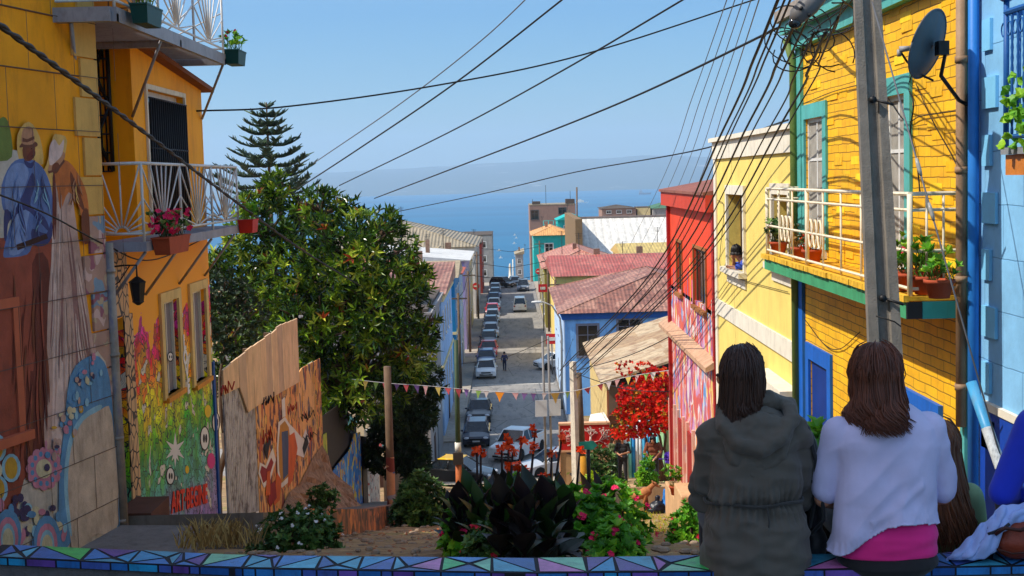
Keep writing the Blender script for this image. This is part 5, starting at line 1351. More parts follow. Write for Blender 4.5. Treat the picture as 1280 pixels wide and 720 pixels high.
hs('town_house', 'narrow brick red house past the long white house', -12, -4.4, 203, 216, -17.2, -9.6, C_red, ('flat', 0), R_dark, [('+X', y, z, .9, 1.7) for y in (206, 211) for z in (-11.5, -14.6)] + [('-Y', -5.6, -11.5, .8, 1.5)])
hs('apartment_block', 'slim grey apartment tower on the left where the street meets the sea', -13, -4.0, 290, 310, -26, -12.0, C_grey, ('flat', 0), R_dark, [('-Y', x, z, 1.4, 1.3) for x in (-11, -8.5, -6) for z in (-14, -17, -20)] + [('+X', y, z, 1.2, 1.4) for y in (294, 299, 304) for z in (-14, -17, -20)], cat='building')
for nm, x0, x1, y0, y1, z1, m_, lab in (('stair_tower', -10.5, -8, 296, 301, -11, C_white, 0),): pass
hs('town_house', 'small grey house at the far end of the street beside the harbour', 1.2, 3.4, 385, 400, -42, -21.5, C_grey, ('mx', 1.0), R_beige, [('-Y', 2.3, -23.5, .9, 1.4), ('-Y', 2.3, -26.5, .9, 1.4)])
# right-hand side
hs('blue_town_house', 'bright blue two storey house with a patched rust red hip roof, middle distance right', 3.7, 18.5, 97, 119, -17.2, -9.85, C_blue, ('hip', 2.2), R_rust,
   [('-Y', 5.35, -11.75, 1.5, 2.3), ('-Y', 8.35, -11.1, 1.7, 1.7), ('-Y', 11.5, -11.5, 1.5, 2.0)] + [('-X', y, z, 1.0, 1.9) for y in (100, 104.5, 109, 113.5) for z in (-11.7, -15)], fm=paint('slate grey frames', (120, 124, 140), .6), cornice=paint('deep blue cornice', (30, 90, 170), .7), doors=[('-X', 102.3, 1.2, 2.4, D1), ('-X', 111.2, 1.2, 2.4, D1)], over=.5)
mb = MB(); mb.bb(3.62, 3.7, 96.9, 97.6, -17.2, -10.2); mb.bb(3.66, 3.699, 97.6, 119, -17.2, -10.2)
tag(mb.build('side_cladding', paint('ice blue side wall', (190, 214, 240), .8, .12, 1, .2, (130, 150, 180), .4), bpy.data.objects['blue_town_house']), None)
hs('town_house', 'cream house with a long pinkish red sheet roof just behind the bright blue house', 4.1, 15.2, 125, 145, -17.2, -9.1, C_yel, ('gx', 1.35), corr('brick pink sheet', (178, 84, 72), 'X', .3, (136, 96, 80), .9, (206, 120, 104), .5), [('-Y', 6.2, -11, 1, 1.5), ('-X', 130, -11, 1, 1.7), ('-X', 138, -11, 1, 1.7)], over=.5)
hs('town_house', 'low brown house under a broad rust red roof, right behind the pink roof', 16, 27, 124, 144, -17.2, -9.2, C_brown, ('gx', 1.7), R_rust, [('-Y', 20, -11, 1, 1.5)])
hs('town_house', 'olive and straw coloured house with a hipped pink and beige roof', 3.75, 12.5, 154, 180, -17.2, -10.3, C_olive, ('hip', 1.75), R_pink, [('-Y', 6, -12.2, 1, 1.6), ('-Y', 9.5, -12.2, 1, 1.6)] + [('-X', y, z, .9, 1.7) for y in (158, 164, 170, 176) for z in (-12, -15)], doors=[('-X', 161, 1.2, 2.3, D2)])
hs('town_house', 'long low house with a beige sheet roof in front of the white hall', 8.8, 19.5, 150, 152.5, -17.2, -9.15, C_olive, ('gx', .5), R_beige)
hs('town_house', 'wide house with a yellowish beige roof in front of the white hall', 13.2, 24, 158, 176, -17.2, -9.6, C_yel, ('gx', 1.3), corr('yellow beige sheet', (206, 180, 104), 'X', .4, (150, 120, 70), .4), [('-Y', 17, -11, 1.2, 1.4)])
t_ = corr('white hall sheeting', (226, 222, 212), 'X', 1.1, (190, 180, 166), .3, depth=.05)
wh = thing('hall', 'large white sheet-clad hall with a brown end pier on the right', 'hall', (18, 205, -18))
mb = MB(); mb.hexa([(10.2, 193, -19), (32, 193, -19), (32, 230, -19), (10.2, 230, -19), (10.2, 193, -11.6), (32, 193, -11.6), (32, 205, -6.3), (10.2, 205, -6.3)]); mb.raw([(10.2, 230, -11), (32, 230, -11), (32, 205, -6.3), (10.2, 205, -6.3)], [(0, 1, 2, 3)]); mb.build('wall', t_, wh); mb = MB(); mb.bb(9.2, 10.18, 192.6, 230, -19, -6.0); mb.build('pier', paint('brown pier', (130, 104, 72), .8), wh)
mb = MB(); mb.bb(10.19, 32.2, 204.8, 205.6, -6.29, -6.05); mb.build('roof_edge', paint('grey capping', (130, 116, 110), .8), wh)
hs('town_house', 'turquoise corner house with an orange tan hip roof', 4.2, 11.2, 250, 268, -19, -10.6, C_turq, ('hip', 1.5), R_oran, [('-Y', 7.0, -13.2, 1.5, 2.2), ('-X', 254, -12.4, 1, 1.8), ('-X', 259, -12.4, 1, 1.8), ('-X', 264, -12.4, 1, 1.8)], over=.5)
hs('terrace_house', 'upper turquoise house with a small terrace and gabled roof below the taupe tower', 9.5, 15, 272, 284, -22, -8.6, C_turq, ('gy', 1.3), C_turq, [('-Y', 11.2, -10.5, 1, 1.6), ('-Y', 13.4, -10, 1, 1.6)])
mb = MB(); 
for x in (6.6, 7.6, 8.6, 9.4): mb.tube([(x, 271, -11), (x, 271, -8.6)], .06, 5)
for z in (-8.6, -9.4): mb.tube([(6.6, 271, z), (9.4, 271, z)], .05, 5)
mb.bb(6.5, 9.49, 270.5, 276, -14, -10.4); mb.build('terrace', C_turq, bpy.data.objects['terrace_house'])
tw = hs('apartment_block', 'taupe flat roofed tower block standing against the sea', 4.6, 15.4, 320, 338, -32, -6.5, C_brown, ('flat', 0), R_tan, [('-Y', 5.8, -8.7, 1.8, 2.2), ('-Y', 12.3, -7.9, 1.8, 1.5), ('-Y', 11.6, -11.6, 1.3, 1.3)], cat='building', fm=paint('dim frames', (90, 84, 84), .6))
mb = MB(); mb.bb(13.2, 15.3, 321, 325, -6.3, -5.2); mb.bb(5.3, 7.2, 322, 326, -6.3, -5.6); mb.build('rooftop_hut', paint('rooftop huts', (84, 72, 66), .8), tw)
mb = MB()
for x, h in ((8.6, 4.5), (5.4, 1.2), (14.4, 3)): mb.tube([(x, 324, -6.3), (x, 324, -6.3 + h)], .05, 4)
mb.build('aerial', M_dark, tw)
hs('building', 'flat brown roofed building beyond the white hall, right of the taupe tower', 27, 37, 400, 415, -40, -9.6, C_brown, ('hip', .9), R_dark, [('-Y', x, -10.6, 1.4, .9) for x in (29, 32, 35)], cat='building')
hs('building', 'green roofed building low behind the right end of the white hall', 42, 52, 400, 420, -40, -9.9, C_grey, ('hip', 1.6), paint('green roof', (70, 110, 84), .8), cat='building')
hs('building', 'tan low building between the brown and green roofs beyond the hall', 37.6, 41.4, 402, 412, -40, -9.6, C_cream, ('flat', 0), R_dark, cat='building')
# small left roof seen past the crown of the big tree


rc = random.Random(17); M_ch = paint('sooty chimney render', (140, 110, 92), .9, .3, 4, .3, (60, 50, 44), .6)
for h_ in [o for o in COL.objects if o.get('category') == 'house' and any(c.name.startswith('roof') for c in kids(o)) and (o.location.y > 70 or o.name.startswith('blue_town'))]:
    rf = [c for c in kids(h_) if c.name.startswith('roof')][0]; vs_ = [v.co for v in rf.data.vertices]; x0, x1 = min(v.x for v in vs_), max(v.x for v in vs_); y0, y1 = min(v.y for v in vs_), max(v.y for v in vs_); z1 = max(v.z for v in vs_); zl = min(v.z for v in vs_)
    P0_ = wloc(h_); fx, fy = rc.uniform(.3, .7), rc.uniform(.35, .65); cx_, cy_ = P0_.x + x0 + (x1 - x0) * fx, P0_.y + y0 + (y1 - y0) * fy
    mb = MB(); s_ = rc.uniform(.2, .35); mb.bb(cx_ - s_, cx_ + s_, cy_ - s_, cy_ + s_, P0_.z + zl, P0_.z + z1 + rc.uniform(.4, .8)); mb.bb(cx_ - s_ * 1.2, cx_ + s_ * 1.2, cy_ - s_ * 1.2, cy_ + s_ * 1.2, P0_.z + z1 + .81, P0_.z + z1 + .9) if False else None; mb.build('chimney', M_ch, rf)
    mb = MB(); ax_ = cx_ + rc.uniform(-2, 2); ay_ = cy_ + rc.uniform(-1, 1); zt_ = P0_.z + z1 + rc.uniform(1.2, 2.2); mb.tube([(ax_, ay_, P0_.z + zl), (ax_, ay_, zt_)], .035, 4)
    for q_ in range(4): mb.tube([(ax_ - .4 + .06 * q_, ay_, zt_ - .08 - .16 * q_), (ax_ + .4 - .06 * q_, ay_, zt_ - .08 - .16 * q_)], .018, 4)
    mb.build('aerial', M_dark, rf)

# ================================================================== cars
M_tyre = paint('tyre rubber', (22, 22, 24), .85, .15, 20, .3); M_rim = paint('alloy', (150, 152, 156), .35, .1, 10, 0, metal=.7)
M_lamp = paint('lamp glass', (220, 222, 226), .15, .05, 5, 0, spec=.6); M_tail = paint('tail lamp red', (150, 14, 12), .3, .1, 5, 0)
M_trim = paint('black car trim', (20, 20, 22), .55, .1, 8, 0); M_plate = paint('plate white', (210, 210, 204), .6)
M_cgl = glass('car glass', (26, 34, 42))
def carpaint(nm, rgb):
    m = paint('car paint ' + nm, rgb, .28, .06, 1.5, 0, None, .2, 0, .5); m.node_tree.nodes['Principled BSDF'].inputs['Coat Weight'].default_value = .6
    return m
def make_car(name, label, cat, mat, L=4.2, Wd=1.72, H=1.46, kind='sedan', roofm=None, group=None):
    """front looks to -Y"""
    r = thing(name, label, cat, (0, 0, 0), 0, group); h = L / 2
    if kind in ('sedan', 'taxi'): prof = [(-h, .32), (-h, .62), (-h + .1, .74), (-h + 1.15, .92), (h - .75, .96), (h - .06, .88), (h, .6), (h, .34)]; cab = (-h + 1.05, -h + 1.8, h - 1.35, h - .6)
    elif kind == 'hatch': prof = [(-h, .32), (-h, .64), (-h + .1, .76), (-h + .95, .95), (h - .1, .98), (h, .7), (h, .34)]; cab = (-h + .85, -h + 1.6, h - .55, h - .12)
    elif kind == 'van': prof = [(-h, .36), (-h, .8), (-h + .1, .95), (-h + .5, 1.05), (h - .03, 1.1), (h, .7), (h, .36)]; cab = (-h + .4, -h + 1.1, h - .2, h - .05)
    else: prof = [(-h, .45), (-h, .85), (-h + .1, .98), (-h + 1.25, 1.1), (h - .02, 1.08), (h, .8), (h, .5)]; cab = (-h + 1.2, -h + 1.85, -h + 3.1, -h + 3.35)
    wb = L * .31; wy = (-wb, wb); wr = .34 if kind != 'pickup' else .4
    # lower body: stations across the width give rounded shoulders
    mb = MB(); rings = []
    for (fx, inset, dz) in ((-1, .0, -.0), (-1, -.04, 0), (-.9, -.0, .03), (.9, -.0, .03), (1, -.04, 0), (1, 0, 0)):
        pass
    xs_ = [-Wd / 2, -Wd / 2 + .07, -Wd / 4, 0, Wd / 4, Wd / 2 - .07, Wd / 2]
    for x in xs_:
        e = abs(x) / (Wd / 2); sh = .07 * max(0, (e - .85) / .15) ** 1; bow = .1 * e * e
        ring = []
        for i, (y, z) in enumerate(prof):
            yy = y * (1 - bow / h) ; ring.append((x, yy, z - (sh if z > .6 else 0)))
        # underside with arches
        und = []
        for wc in (wb, -wb):
            for k_ in range(7):
                a = PI * k_ / 6; und.append((x, wc + (wr + .06) * math.cos(a), .26 + (.0 if e < .75 else (wr + .1) * math.sin(a))))
        ring += [(x, (h - .1), .26)] + und + [(x, -h + .1, .26)]
        rings.append(ring)
    k = len(rings[0]); vs = [p for g in rings for p in g]; fs = []
    for i in range(len(rings) - 1):
        for j in range(k): fs.append((i * k + j, (i + 1) * k + j, (i + 1) * k + (j + 1) % k, i * k + (j + 1) % k))
    fs.append(tuple(range(k))); fs.append(tuple((len(rings) - 1) * k + j for j in range(k - 1, -1, -1)))
    mb.raw(vs, fs)
    # roof panel and pillars
    y0, y1, y2, y3 = cab; zb_ = prof[3][1] - .03; wbm, wtp = Wd / 2 - .08, Wd / 2 - .24
    mb.hexa([(-wtp, y1, H - .05), (wtp, y1, H - .05), (wtp, y2, H - .04), (-wtp, y2, H - .04), (-wtp + .05, y1 + .08, H), (wtp - .05, y1 + .08, H), (wtp - .05, y2 - .08, H), (-wtp + .05, y2 - .08, H)], 1 if roofm else 0)
    for sx in (-1, 1):
        for (ya, yb_, w_) in ((y0, y1, .035), (y3, y2, .045), ((y1 + y2) / 2, (y1 + y2) / 2, .03)): mb.tube([(sx * wbm, ya, zb_), (sx * wtp, yb_, H - .04)], w_, 6, 0)
        mb.tube([(sx * (wtp + .0), y1, H - .04), (sx * (wtp + .0), y2, H - .04)], .035, 6, 1 if roofm else 0)
    if kind == 'pickup':   # open bed
        by = y3 + .12
        mb.face([(-Wd / 2 + .1, by, 1.12), (Wd / 2 - .1, by, 1.12), (Wd / 2 - .1, h - .08, 1.11), (-Wd / 2 + .1, h - .08, 1.11)], 2)
        for sx in (-1, 1): mb.bb(sx * (Wd / 2 - .1) - .04, sx * (Wd / 2 - .1) + .04, by, h - .02, 1.05, 1.2)
        mb.bb(-Wd / 2 + .1, Wd / 2 - .1, h - .08, h - .01, 1.0, 1.2)
    mb.build('body', [mat, roofm or mat, M_trim], r)
    e = .012
    g = MB(); g.hexa([(-wbm, y0, zb_), (wbm, y0, zb_), (wbm, y0 + .12, zb_), (-wbm, y0 + .12, zb_), (-wtp, y1 - .01, H - .06), (wtp, y1 - .01, H - .06), (wtp, y1 + .1, H - .06), (-wtp, y1 + .1, H - .06)]); g.build('windscreen', M_cgl, r)
    g = MB(); g.hexa([(-wbm, y3 - .12, zb_), (wbm, y3 - .12, zb_), (wbm, y3, zb_), (-wbm, y3, zb_), (-wtp, y2 - .1, H - .06), (wtp, y2 - .1, H - .06), (wtp, y2 + .01, H - .06), (-wtp, y2 + .01, H - .06)]); g.build('rear_window', M_cgl, r)
    for sx in (-1, 1):
        g = MB(); a_, b_ = sorted((sx * wbm, sx * (wbm - .05))); c_, d_ = sorted((sx * wtp, sx * (wtp - .05)))
        g.hexa([(a_, y0 + .13, zb_), (b_, y0 + .13, zb_), (b_, y3 - .13, zb_), (a_, y3 - .13, zb_), (c_, y1 + .11, H - .06), (d_, y1 + .11, H - .06), (d_, y2 - .11, H - .06), (c_, y2 - .11, H - .06)]); g.build('side_window', M_cgl, r)
        for wc in wy:
            R = Matrix.Rotation(PI / 2, 3, 'Y')
            t = MB(); c = V((sx * (Wd / 2 - .12), wc, wr)); t.lathe([(wr * .62, -.1), (wr * .92, -.1), (wr, -.07), (wr, .07), (wr * .92, .1), (wr * .62, .1)], c, 18, R=R); w = t.build('wheel', M_tyre, r)
            t = MB(); t.lathe([(wr * .2, -.095), (wr * .6, -.085), (wr * .62, 0), (wr * .6, .085), (wr * .2, .095)], c, 14, R=R); t.build('rim', M_rim, w)
        t = MB(); t.ell((sx * (Wd / 2 - .26), -h + .06 + .05, prof[1][1] + .02), (.19, .09, .08)); t.build('headlight', M_lamp, r)
        t = MB(); t.box((sx * (Wd / 2 - .16), h - .06, .8), (.2, .1, .16)); t.build('tail_light', M_tail, r)
        t = MB(); t.ell((sx * (Wd / 2 + .06), y0 + .25, zb_ + .06), (.09, .06, .07)); t.build('mirror', mat, r)
    t = MB(); t.bb(-Wd / 2 + .45, Wd / 2 - .45, -h - .008, -h + .08, .52, .64); t.bb(-Wd / 2 + .3, Wd / 2 - .3, -h - .006, -h + .05, .34, .45); t.build('grille', M_trim, r)
    t = MB(); t.bb(-.23, .23, -h - .014, -h - .0085, .42, .52); t.bb(-.23, .23, h + .001, h + .012, .6, .7); t.build('number_plate', M_plate, r)
    for v_ in ():
        pass
    return r
def place(r, x, y, rz=0, z=None):
    r.location = (x, y, (G(y) + .03) if z is None else z); r.rotation_euler = (0, 0, rz)
grp = 'cars parked in a line along the left kerb'
P_ = {k: carpaint(k, c) for k, c in dict(silver=(176, 180, 186), white=(226, 226, 224), navy=(22, 30, 52), black=(20, 20, 24), blue=(40, 80, 130), red=(190, 24, 44), grey=(70, 74, 82), dgrey=(44, 46, 54), steel=(110, 124, 140), maroon=(70, 26, 34)).items()}
x_ = -2.55
c0 = make_car('parked_car', 'dark navy car parked nearest on the left, with a blue-tinted windscreen', 'car', P_['navy'], kind='hatch', group=grp); place(c0, x_, 88)
spec = [(96.5, 'black', 'sedan', 'black car with a maroon sheen parked directly behind the nearest navy one'), (118, 'white', 'sedan', 'silver white car just beyond the sunlit crossing, nearest of the upper row'), (125, 'blue', 'hatch', 'blue car between the silver car and the red car'),
        (132, 'red', 'sedan', 'crimson red car with a dark windscreen in the parked row'), (140.5, 'dgrey', 'hatch', 'dark grey car parked right behind the red one'), (148, 'silver', 'sedan', 'pale silver car second behind the red one'), (156, 'steel', 'hatch', 'steel blue car third behind the red one'),
        (163.5, 'white', 'hatch', 'white car halfway up the row, its bonnet in full sun'), (171.5, 'red', 'hatch', 'car with a red roof showing between two pale ones'), (179.5, 'white', 'sedan', 'white saloon next beyond the car with the red roof'), (188, 'blue', 'sedan', 'mid blue saloon in the far half of the parked row'), (196.5, 'steel', 'hatch', 'small pale steel car, last but one of the parked row'), (205, 'silver', 'hatch', 'light silver car, farthest of the parked row')]
for i, (y, pc, k_, lab) in enumerate(spec):
    c = make_car('parked_car', lab, 'car', P_[pc], kind=k_, group=grp, L=4.2 if k_ == 'sedan' else 3.9); place(c, x_ + (.12 if i % 2 else 0), y, .02 * ((i * 7) % 3 - 1))
c = make_car('van', 'white van driving away up the middle of the sunlit street', 'van', P_['white'], L=4.4, H=1.85, kind='van'); place(c, .95, 176, PI)
c = make_car('parked_car', 'black high car at the far left end of the street by the sea', 'car', P_['black'], H=1.7, kind='hatch'); place(c, -1.5, 215, .9)
c = make_car('parked_car', 'dark grey car in the middle of the far end of the street', 'car', P_['grey'], kind='hatch'); place(c, .5, 218, .1)
c = make_car('parked_car', 'dark slate car with a wide windscreen at the far right end of the street', 'car', P_['steel'], H=1.75, kind='hatch', L=4.4, Wd=1.85); place(c, 1.7, 208, 0)
c = make_car('pickup_truck', 'white pickup truck turning at the junction behind the red canna flowers', 'pickup truck', P_['white'], L=5.1, Wd=1.85, H=1.75, kind='pickup'); place(c, .15, 83.5, -.42)
c = make_car('parked_car', 'silver car seen side on, partly hidden behind the flower bed and the tan wall', 'car', P_['silver'], kind='sedan', L=4.4); place(c, 2.3, 76.6, -1.2)
c = make_car('taxi', 'black taxi with a yellow roof at the lower left junction', 'taxi', P_['black'], kind='sedan', L=4.4, roofm=carpaint('taxi yellow', (240, 190, 10))); place(c, -3.3, 73.6, 1.25)
c = make_car('parked_car', 'pale car nosing out from beside the bright blue house', 'car', P_['white'], kind='hatch'); place(c, 3.9, 121.8, -1.2)

# ================================================================== street furniture
M_rsign = paint('sign red', (206, 30, 30), .5, .08)
def round_sign(x, y, z, label, banner=False):
    r = thing('street_sign', label, 'sign', (x, y, G(y)))
    mb = MB(); mb.tube([(x, y, G(y)), (x, y, z)], .06, 6); mb.build('post', paint('grey post', (120, 118, 116), .6), r)
    if banner: mb = MB(); mb.bb(x - .5, x + .5, y - .08, y - .04, z - .9, z); mb.build('board', M_rsign, r)
    else: mb = MB(); mb.tube([(x, y - .08, z), (x, y - .04, z)], .45, 14, sm=False); mb.build('disc', M_rsign, r)
    mb = MB(); mb.bb(x - .28, x + .28, y - .1, y - .085, z - (.6 if banner else .1), z + (-.3 if banner else .1)); mb.build('white_bar', M_lwhite, r)
round_sign(4.05, 205, -14.1, 'red disc sign on the right of the far street', False)
round_sign(3.45, 152, -11.9, 'red banner sign under the curved street lamp', True)
round_sign(3.35, 118, -13.6, 'larger red and white banner on the right kerb beside the bright blue house', True)
round_sign(-4.45, 168, -13.2, 'red disc shop sign on the left side of the street', False)
# curved street lamp
lp_ = thing('street_lamp', 'grey street lamp with a long curved arm above the right kerb', 'street lamp', (3.3, 98, -17.2))
a, b = atY(693, 440, 100), atY(668, 377, 100)
mb = MB(); q = atY(700, 398, 100); mb.tube([V((q.x, 100, -17.2)), atY(702, 420, 100), q, atY(690, 382, 100), atY(678, 377, 100)], [.09, .08, .07, .05, .05], 8); mb.build('pole', paint('lamp grey', (150, 146, 140), .5), lp_)
mb = MB(); mb.ell(atY(671, 377.5, 100), (.42, .16, .1)); mb.build('lamp_head', paint('lamp housing', (206, 204, 198), .4), lp_)
# twin poles with two pale boards
tp = thing('sign_board', 'two pale square boards on a pair of thin poles beside the pale concrete pole', 'sign', atY(683, 600, 62))
mb = MB()
for x in (681, 688): mb.tube([atY(x + 2, 606, 62), atY(x - 3, 420, 62)], .055, 8)
mb.build('pole', paint('grey pole', (124, 120, 118), .6), tp)
for x0, x1, y0, y1 in ((669, 684, 500, 521), (686.5, 701, 499, 520)):
    mb = MB(); P = [atY(x0, y1, 61.85), atY(x1, y1 - .5, 61.85), atY(x1, y0, 61.85), atY(x0, y0 + .5, 61.85)]; mb.ext(P, (0, .04, 0)); mb.build('board', paint('pale board', (180, 184, 190), .5, .1, 2, .1), tp)
# thin distribution poles along the street
for i, (x, y, ht, lab) in enumerate(((-4.3, 108, 8.2, 'thin brown utility pole on the left kerb near the teal house'), (-4.3, 134, 8.2, 'thin brown utility pole on the left kerb by the red parked car'), (-4.2, 166, 8.4, 'thin utility pole on the left kerb by the cream house'), (3.9, 122, 8.0, 'thin utility pole on the right kerb past the bright blue house'), (4.0, 150, 8.4, 'thin utility pole on the right kerb by the olive house'), (4.0, 190, 8.4, 'thin utility pole on the right kerb before the turquoise house'))):
    mb = MB(); mb.tube([(x, y, -17.2), (x, y, -17.2 + ht)], [.13, .1], 7); mb.bb(x - .7, x + .7, y - .06, y + .06, -17.2 + ht - .5, -17.2 + ht - .38)
    tag(mb.build('utility_pole', M_wood), lab, 'pole')
mb = MB(); a = atY(720, 260, 215); mb.tube([V((a.x, 215, -17)), atY(721, 234, 215)], [.16, .13], 7); tag(mb.build('utility_pole', M_wood), 'tall dark pole rising above the roofs between the taupe tower and the white hall', 'pole')

# boats and ship
M_boat = paint('boat white', (232, 232, 228), .4)
def boat(px_, py_, L, label, col=M_boat):
    p = atZ(px_, py_, -94.9); r = thing('boat', label, 'boat', p, 0, 'small white boats moored at the end of the street')
    mb = MB(); h = L / 2; mb.raw([(p.x - h, p.y, p.z + .9), (p.x - h * .8, p.y - L * .15, p.z + .8), (p.x + h * .9, p.y - L * .15, p.z + .8), (p.x + h * 1.1, p.y, p.z + 1.1), (p.x + h * .9, p.y + L * .15, p.z + .8), (p.x - h * .8, p.y + L * .15, p.z + .8),
        (p.x - h * .8, p.y, p.z - .4), (p.x - h * .6, p.y - L * .08, p.z - .4), (p.x + h * .7, p.y - L * .08, p.z - .4), (p.x + h * .8, p.y, p.z - .4), (p.x + h * .7, p.y + L * .08, p.z - .4), (p.x - h * .6, p.y + L * .08, p.z - .4)],
        [(5, 4, 3, 2, 1, 0), (6, 7, 8, 9, 10, 11)] + [(i, (i + 1) % 6, 6 + (i + 1) % 6, 6 + i) for i in range(6)]); mb.build('hull', col, r)
    mb = MB(); mb.bb(p.x - h * .4, p.x + h * .3, p.y - L * .08, p.y + L * .08, p.z + .8, p.z + 2.4); mb.bb(p.x - h * .1, p.x - h * .0, p.y - .1, p.y + .1, p.z + 2.4, p.z + 4); mb.build('cabin', M_lwhite, r)
for x, y, l_, lab in ((643.5, 294.5, 6, 'topmost small white boat in the gap above the street end'), (645.5, 298, 5, 'small white boat just below the topmost one'), (643, 305, 6, 'small white boat third from the top'), (624, 314, 7, 'lone white boat beside the grey apartment tower'), (646, 320.5, 7, 'white boat lowest in the gap, by the small grey house'), (626, 323, 5, 'tiny pale boat below the lone white one')): boat(x, y, l_, lab)
p = atZ(806, 243, -94.9); r = thing('ship', 'grey cargo ship far out on the right of the bay', 'ship', p)
mb = MB(); L = 60; mb.raw([(p.x - 30, p.y - 6, p.z + 8), (p.x + 34, p.y, p.z + 9), (p.x - 30, p.y + 6, p.z + 8), (p.x - 28, p.y - 4, p.z - 2), (p.x + 27, p.y, p.z - 2), (p.x - 28, p.y + 4, p.z - 2)], [(0, 1, 2), (5, 4, 3), (0, 3, 4, 1), (1, 4, 5, 2), (2, 5, 3, 0)]); mb.build('hull', paint('ship grey', (110, 120, 130), .6), r)
mb = MB(); mb.bb(p.x - 26, p.x - 12, p.y - 4, p.y + 4, p.z + 8, p.z + 20); mb.bb(p.x - 20, p.x - 17, p.y - 1, p.y + 1, p.z + 20, p.z + 27); mb.bb(p.x + 5, p.x + 7, p.y - 1, p.y + 1, p.z + 8, p.z + 18); mb.build('superstructure', paint('ship upper grey', (140, 150, 160), .6), r)
p = atZ(727, 254, -94.9); r = thing('ship', 'white ferry just right of the taupe tower', 'ship', p)
mb = MB(); mb.raw([(p.x - 22, p.y - 5, p.z + 4), (p.x + 26, p.y, p.z + 5), (p.x - 22, p.y + 5, p.z + 4), (p.x - 20, p.y - 3, p.z - 2), (p.x + 20, p.y, p.z - 2), (p.x - 20, p.y + 3, p.z - 2)], [(0, 1, 2), (5, 4, 3), (0, 3, 4, 1), (1, 4, 5, 2), (2, 5, 3, 0)]); mb.build('hull', M_boat, r)
mb = MB(); mb.bb(p.x - 18, p.x + 8, p.y - 3, p.y + 3, p.z + 4, p.z + 10); mb.bb(p.x - 12, p.x + 0, p.y - 2, p.y + 2, p.z + 10, p.z + 14); mb.build('superstructure', M_lwhite, r)
# white column monument at the foot of the street
m_ = thing('monument', 'slim white column monument where the street ends at the water', 'monument', atY(638, 352, 520))
mb = MB(); a = atY(638, 352, 520); mb.lathe([(1.1, -4), (1.1, 1.6), (.6, 1.8), (.4, 5.6), (.5, 5.8), (.25, 6.8), (.1, 7)], a, 10); mb.build('column', M_lwhite, m_)
mb = MB(); a = atY(641, 340, 522); mb.tube([V((a.x, 522, -55)), atY(641, 324, 522)], .22, 5); tag(mb.build('mast', M_lwhite), 'thin pale mast beside the white column monument', 'mast')
# ================================================================== vegetation
def rvec(r):
    while True:
        v = V((r.uniform(-1, 1), r.uniform(-1, 1), r.uniform(-1, 1)))
        if .05 < v.length < 1: return v.normalized()
def leaf(mb, p, d, up, L, w, c, m=0, curl=.15, seg=2):
    """one leaf: two halves folded along the midrib"""
    d = d.normalized(); s = d.cross(up)
    if s.length < 1e-4: s = d.orthogonal()
    s.normalize(); n = s.cross(d)
    if seg == 1:
        a = p; b = p + d * L * .45 + s * w + n * w * .3; e = p + d * L - n * L * curl; f = p + d * L * .45 - s * w + n * w * .3
        mb.raw([a, b, e, f], [(0, 1, 2), (0, 2, 3)], m, False, (c, c, c)); return
    mid1 = p + d * L * .35; mid2 = p + d * L * .72 - n * L * curl * .4; tip = p + d * L - n * L * curl
    vs = [p, mid1 + s * w + n * w * .35, mid2 + s * w * .8 + n * w * .3, tip, mid2 - s * w * .8 + n * w * .3, mid1 - s * w + n * w * .35, mid1, mid2]
    mb.raw(vs, [(0, 1, 6), (6, 1, 2, 7), (7, 2, 3), (0, 6, 5), (6, 7, 4, 5), (7, 3, 4)], m, False, (c, c, c))
def rosette(mb, p, d, n, L, w, r, cc, seg=2, spread=.9):
    d = d.normalized(); a = d.orthogonal().normalized(); b = d.cross(a)
    for i in range(n):
        t = 2 * PI * i / n + r.uniform(-.3, .3); k = spread * r.uniform(.55, 1.2)
        q = (d + (a * math.cos(t) + b * math.sin(t)) * k).normalized()
        leaf(mb, p - d * r.uniform(0, .3) * L, q, d, L * r.uniform(.7, 1.1), w, min(1, max(0, cc + r.uniform(-.13, .13))), 0, .18, seg)
def in_blobs(blobs, r):
    """a point near the surface of a union of ellipsoids, with its outward direction"""
    while True:
        B = r.choices(blobs, weights=[b[1][0] * b[1][2] for b in blobs])[0]; v = rvec(r); k = r.random() ** .28
        p = V(B[0]) + V((v.x * B[1][0], v.y * B[1][1], v.z * B[1][2])) * k
        if k > .8 and any(b is not B and sum(((p[i] - b[0][i]) / (b[1][i] * .85)) ** 2 for i in range(3)) < 1 for b in blobs) and r.random() < .75: continue
        return p, v, k
def limb(mb, a, b, r0, r1, r, n=5, jit=.12):
    P = [a.lerp(b, i / n) + (rvec(r) * jit * (b - a).length * .3 if 0 < i < n else V((0, 0, 0))) for i in range(n + 1)]
    mb.tube(P, [r0 + (r1 - r0) * i / n for i in range(n + 1)], 7)
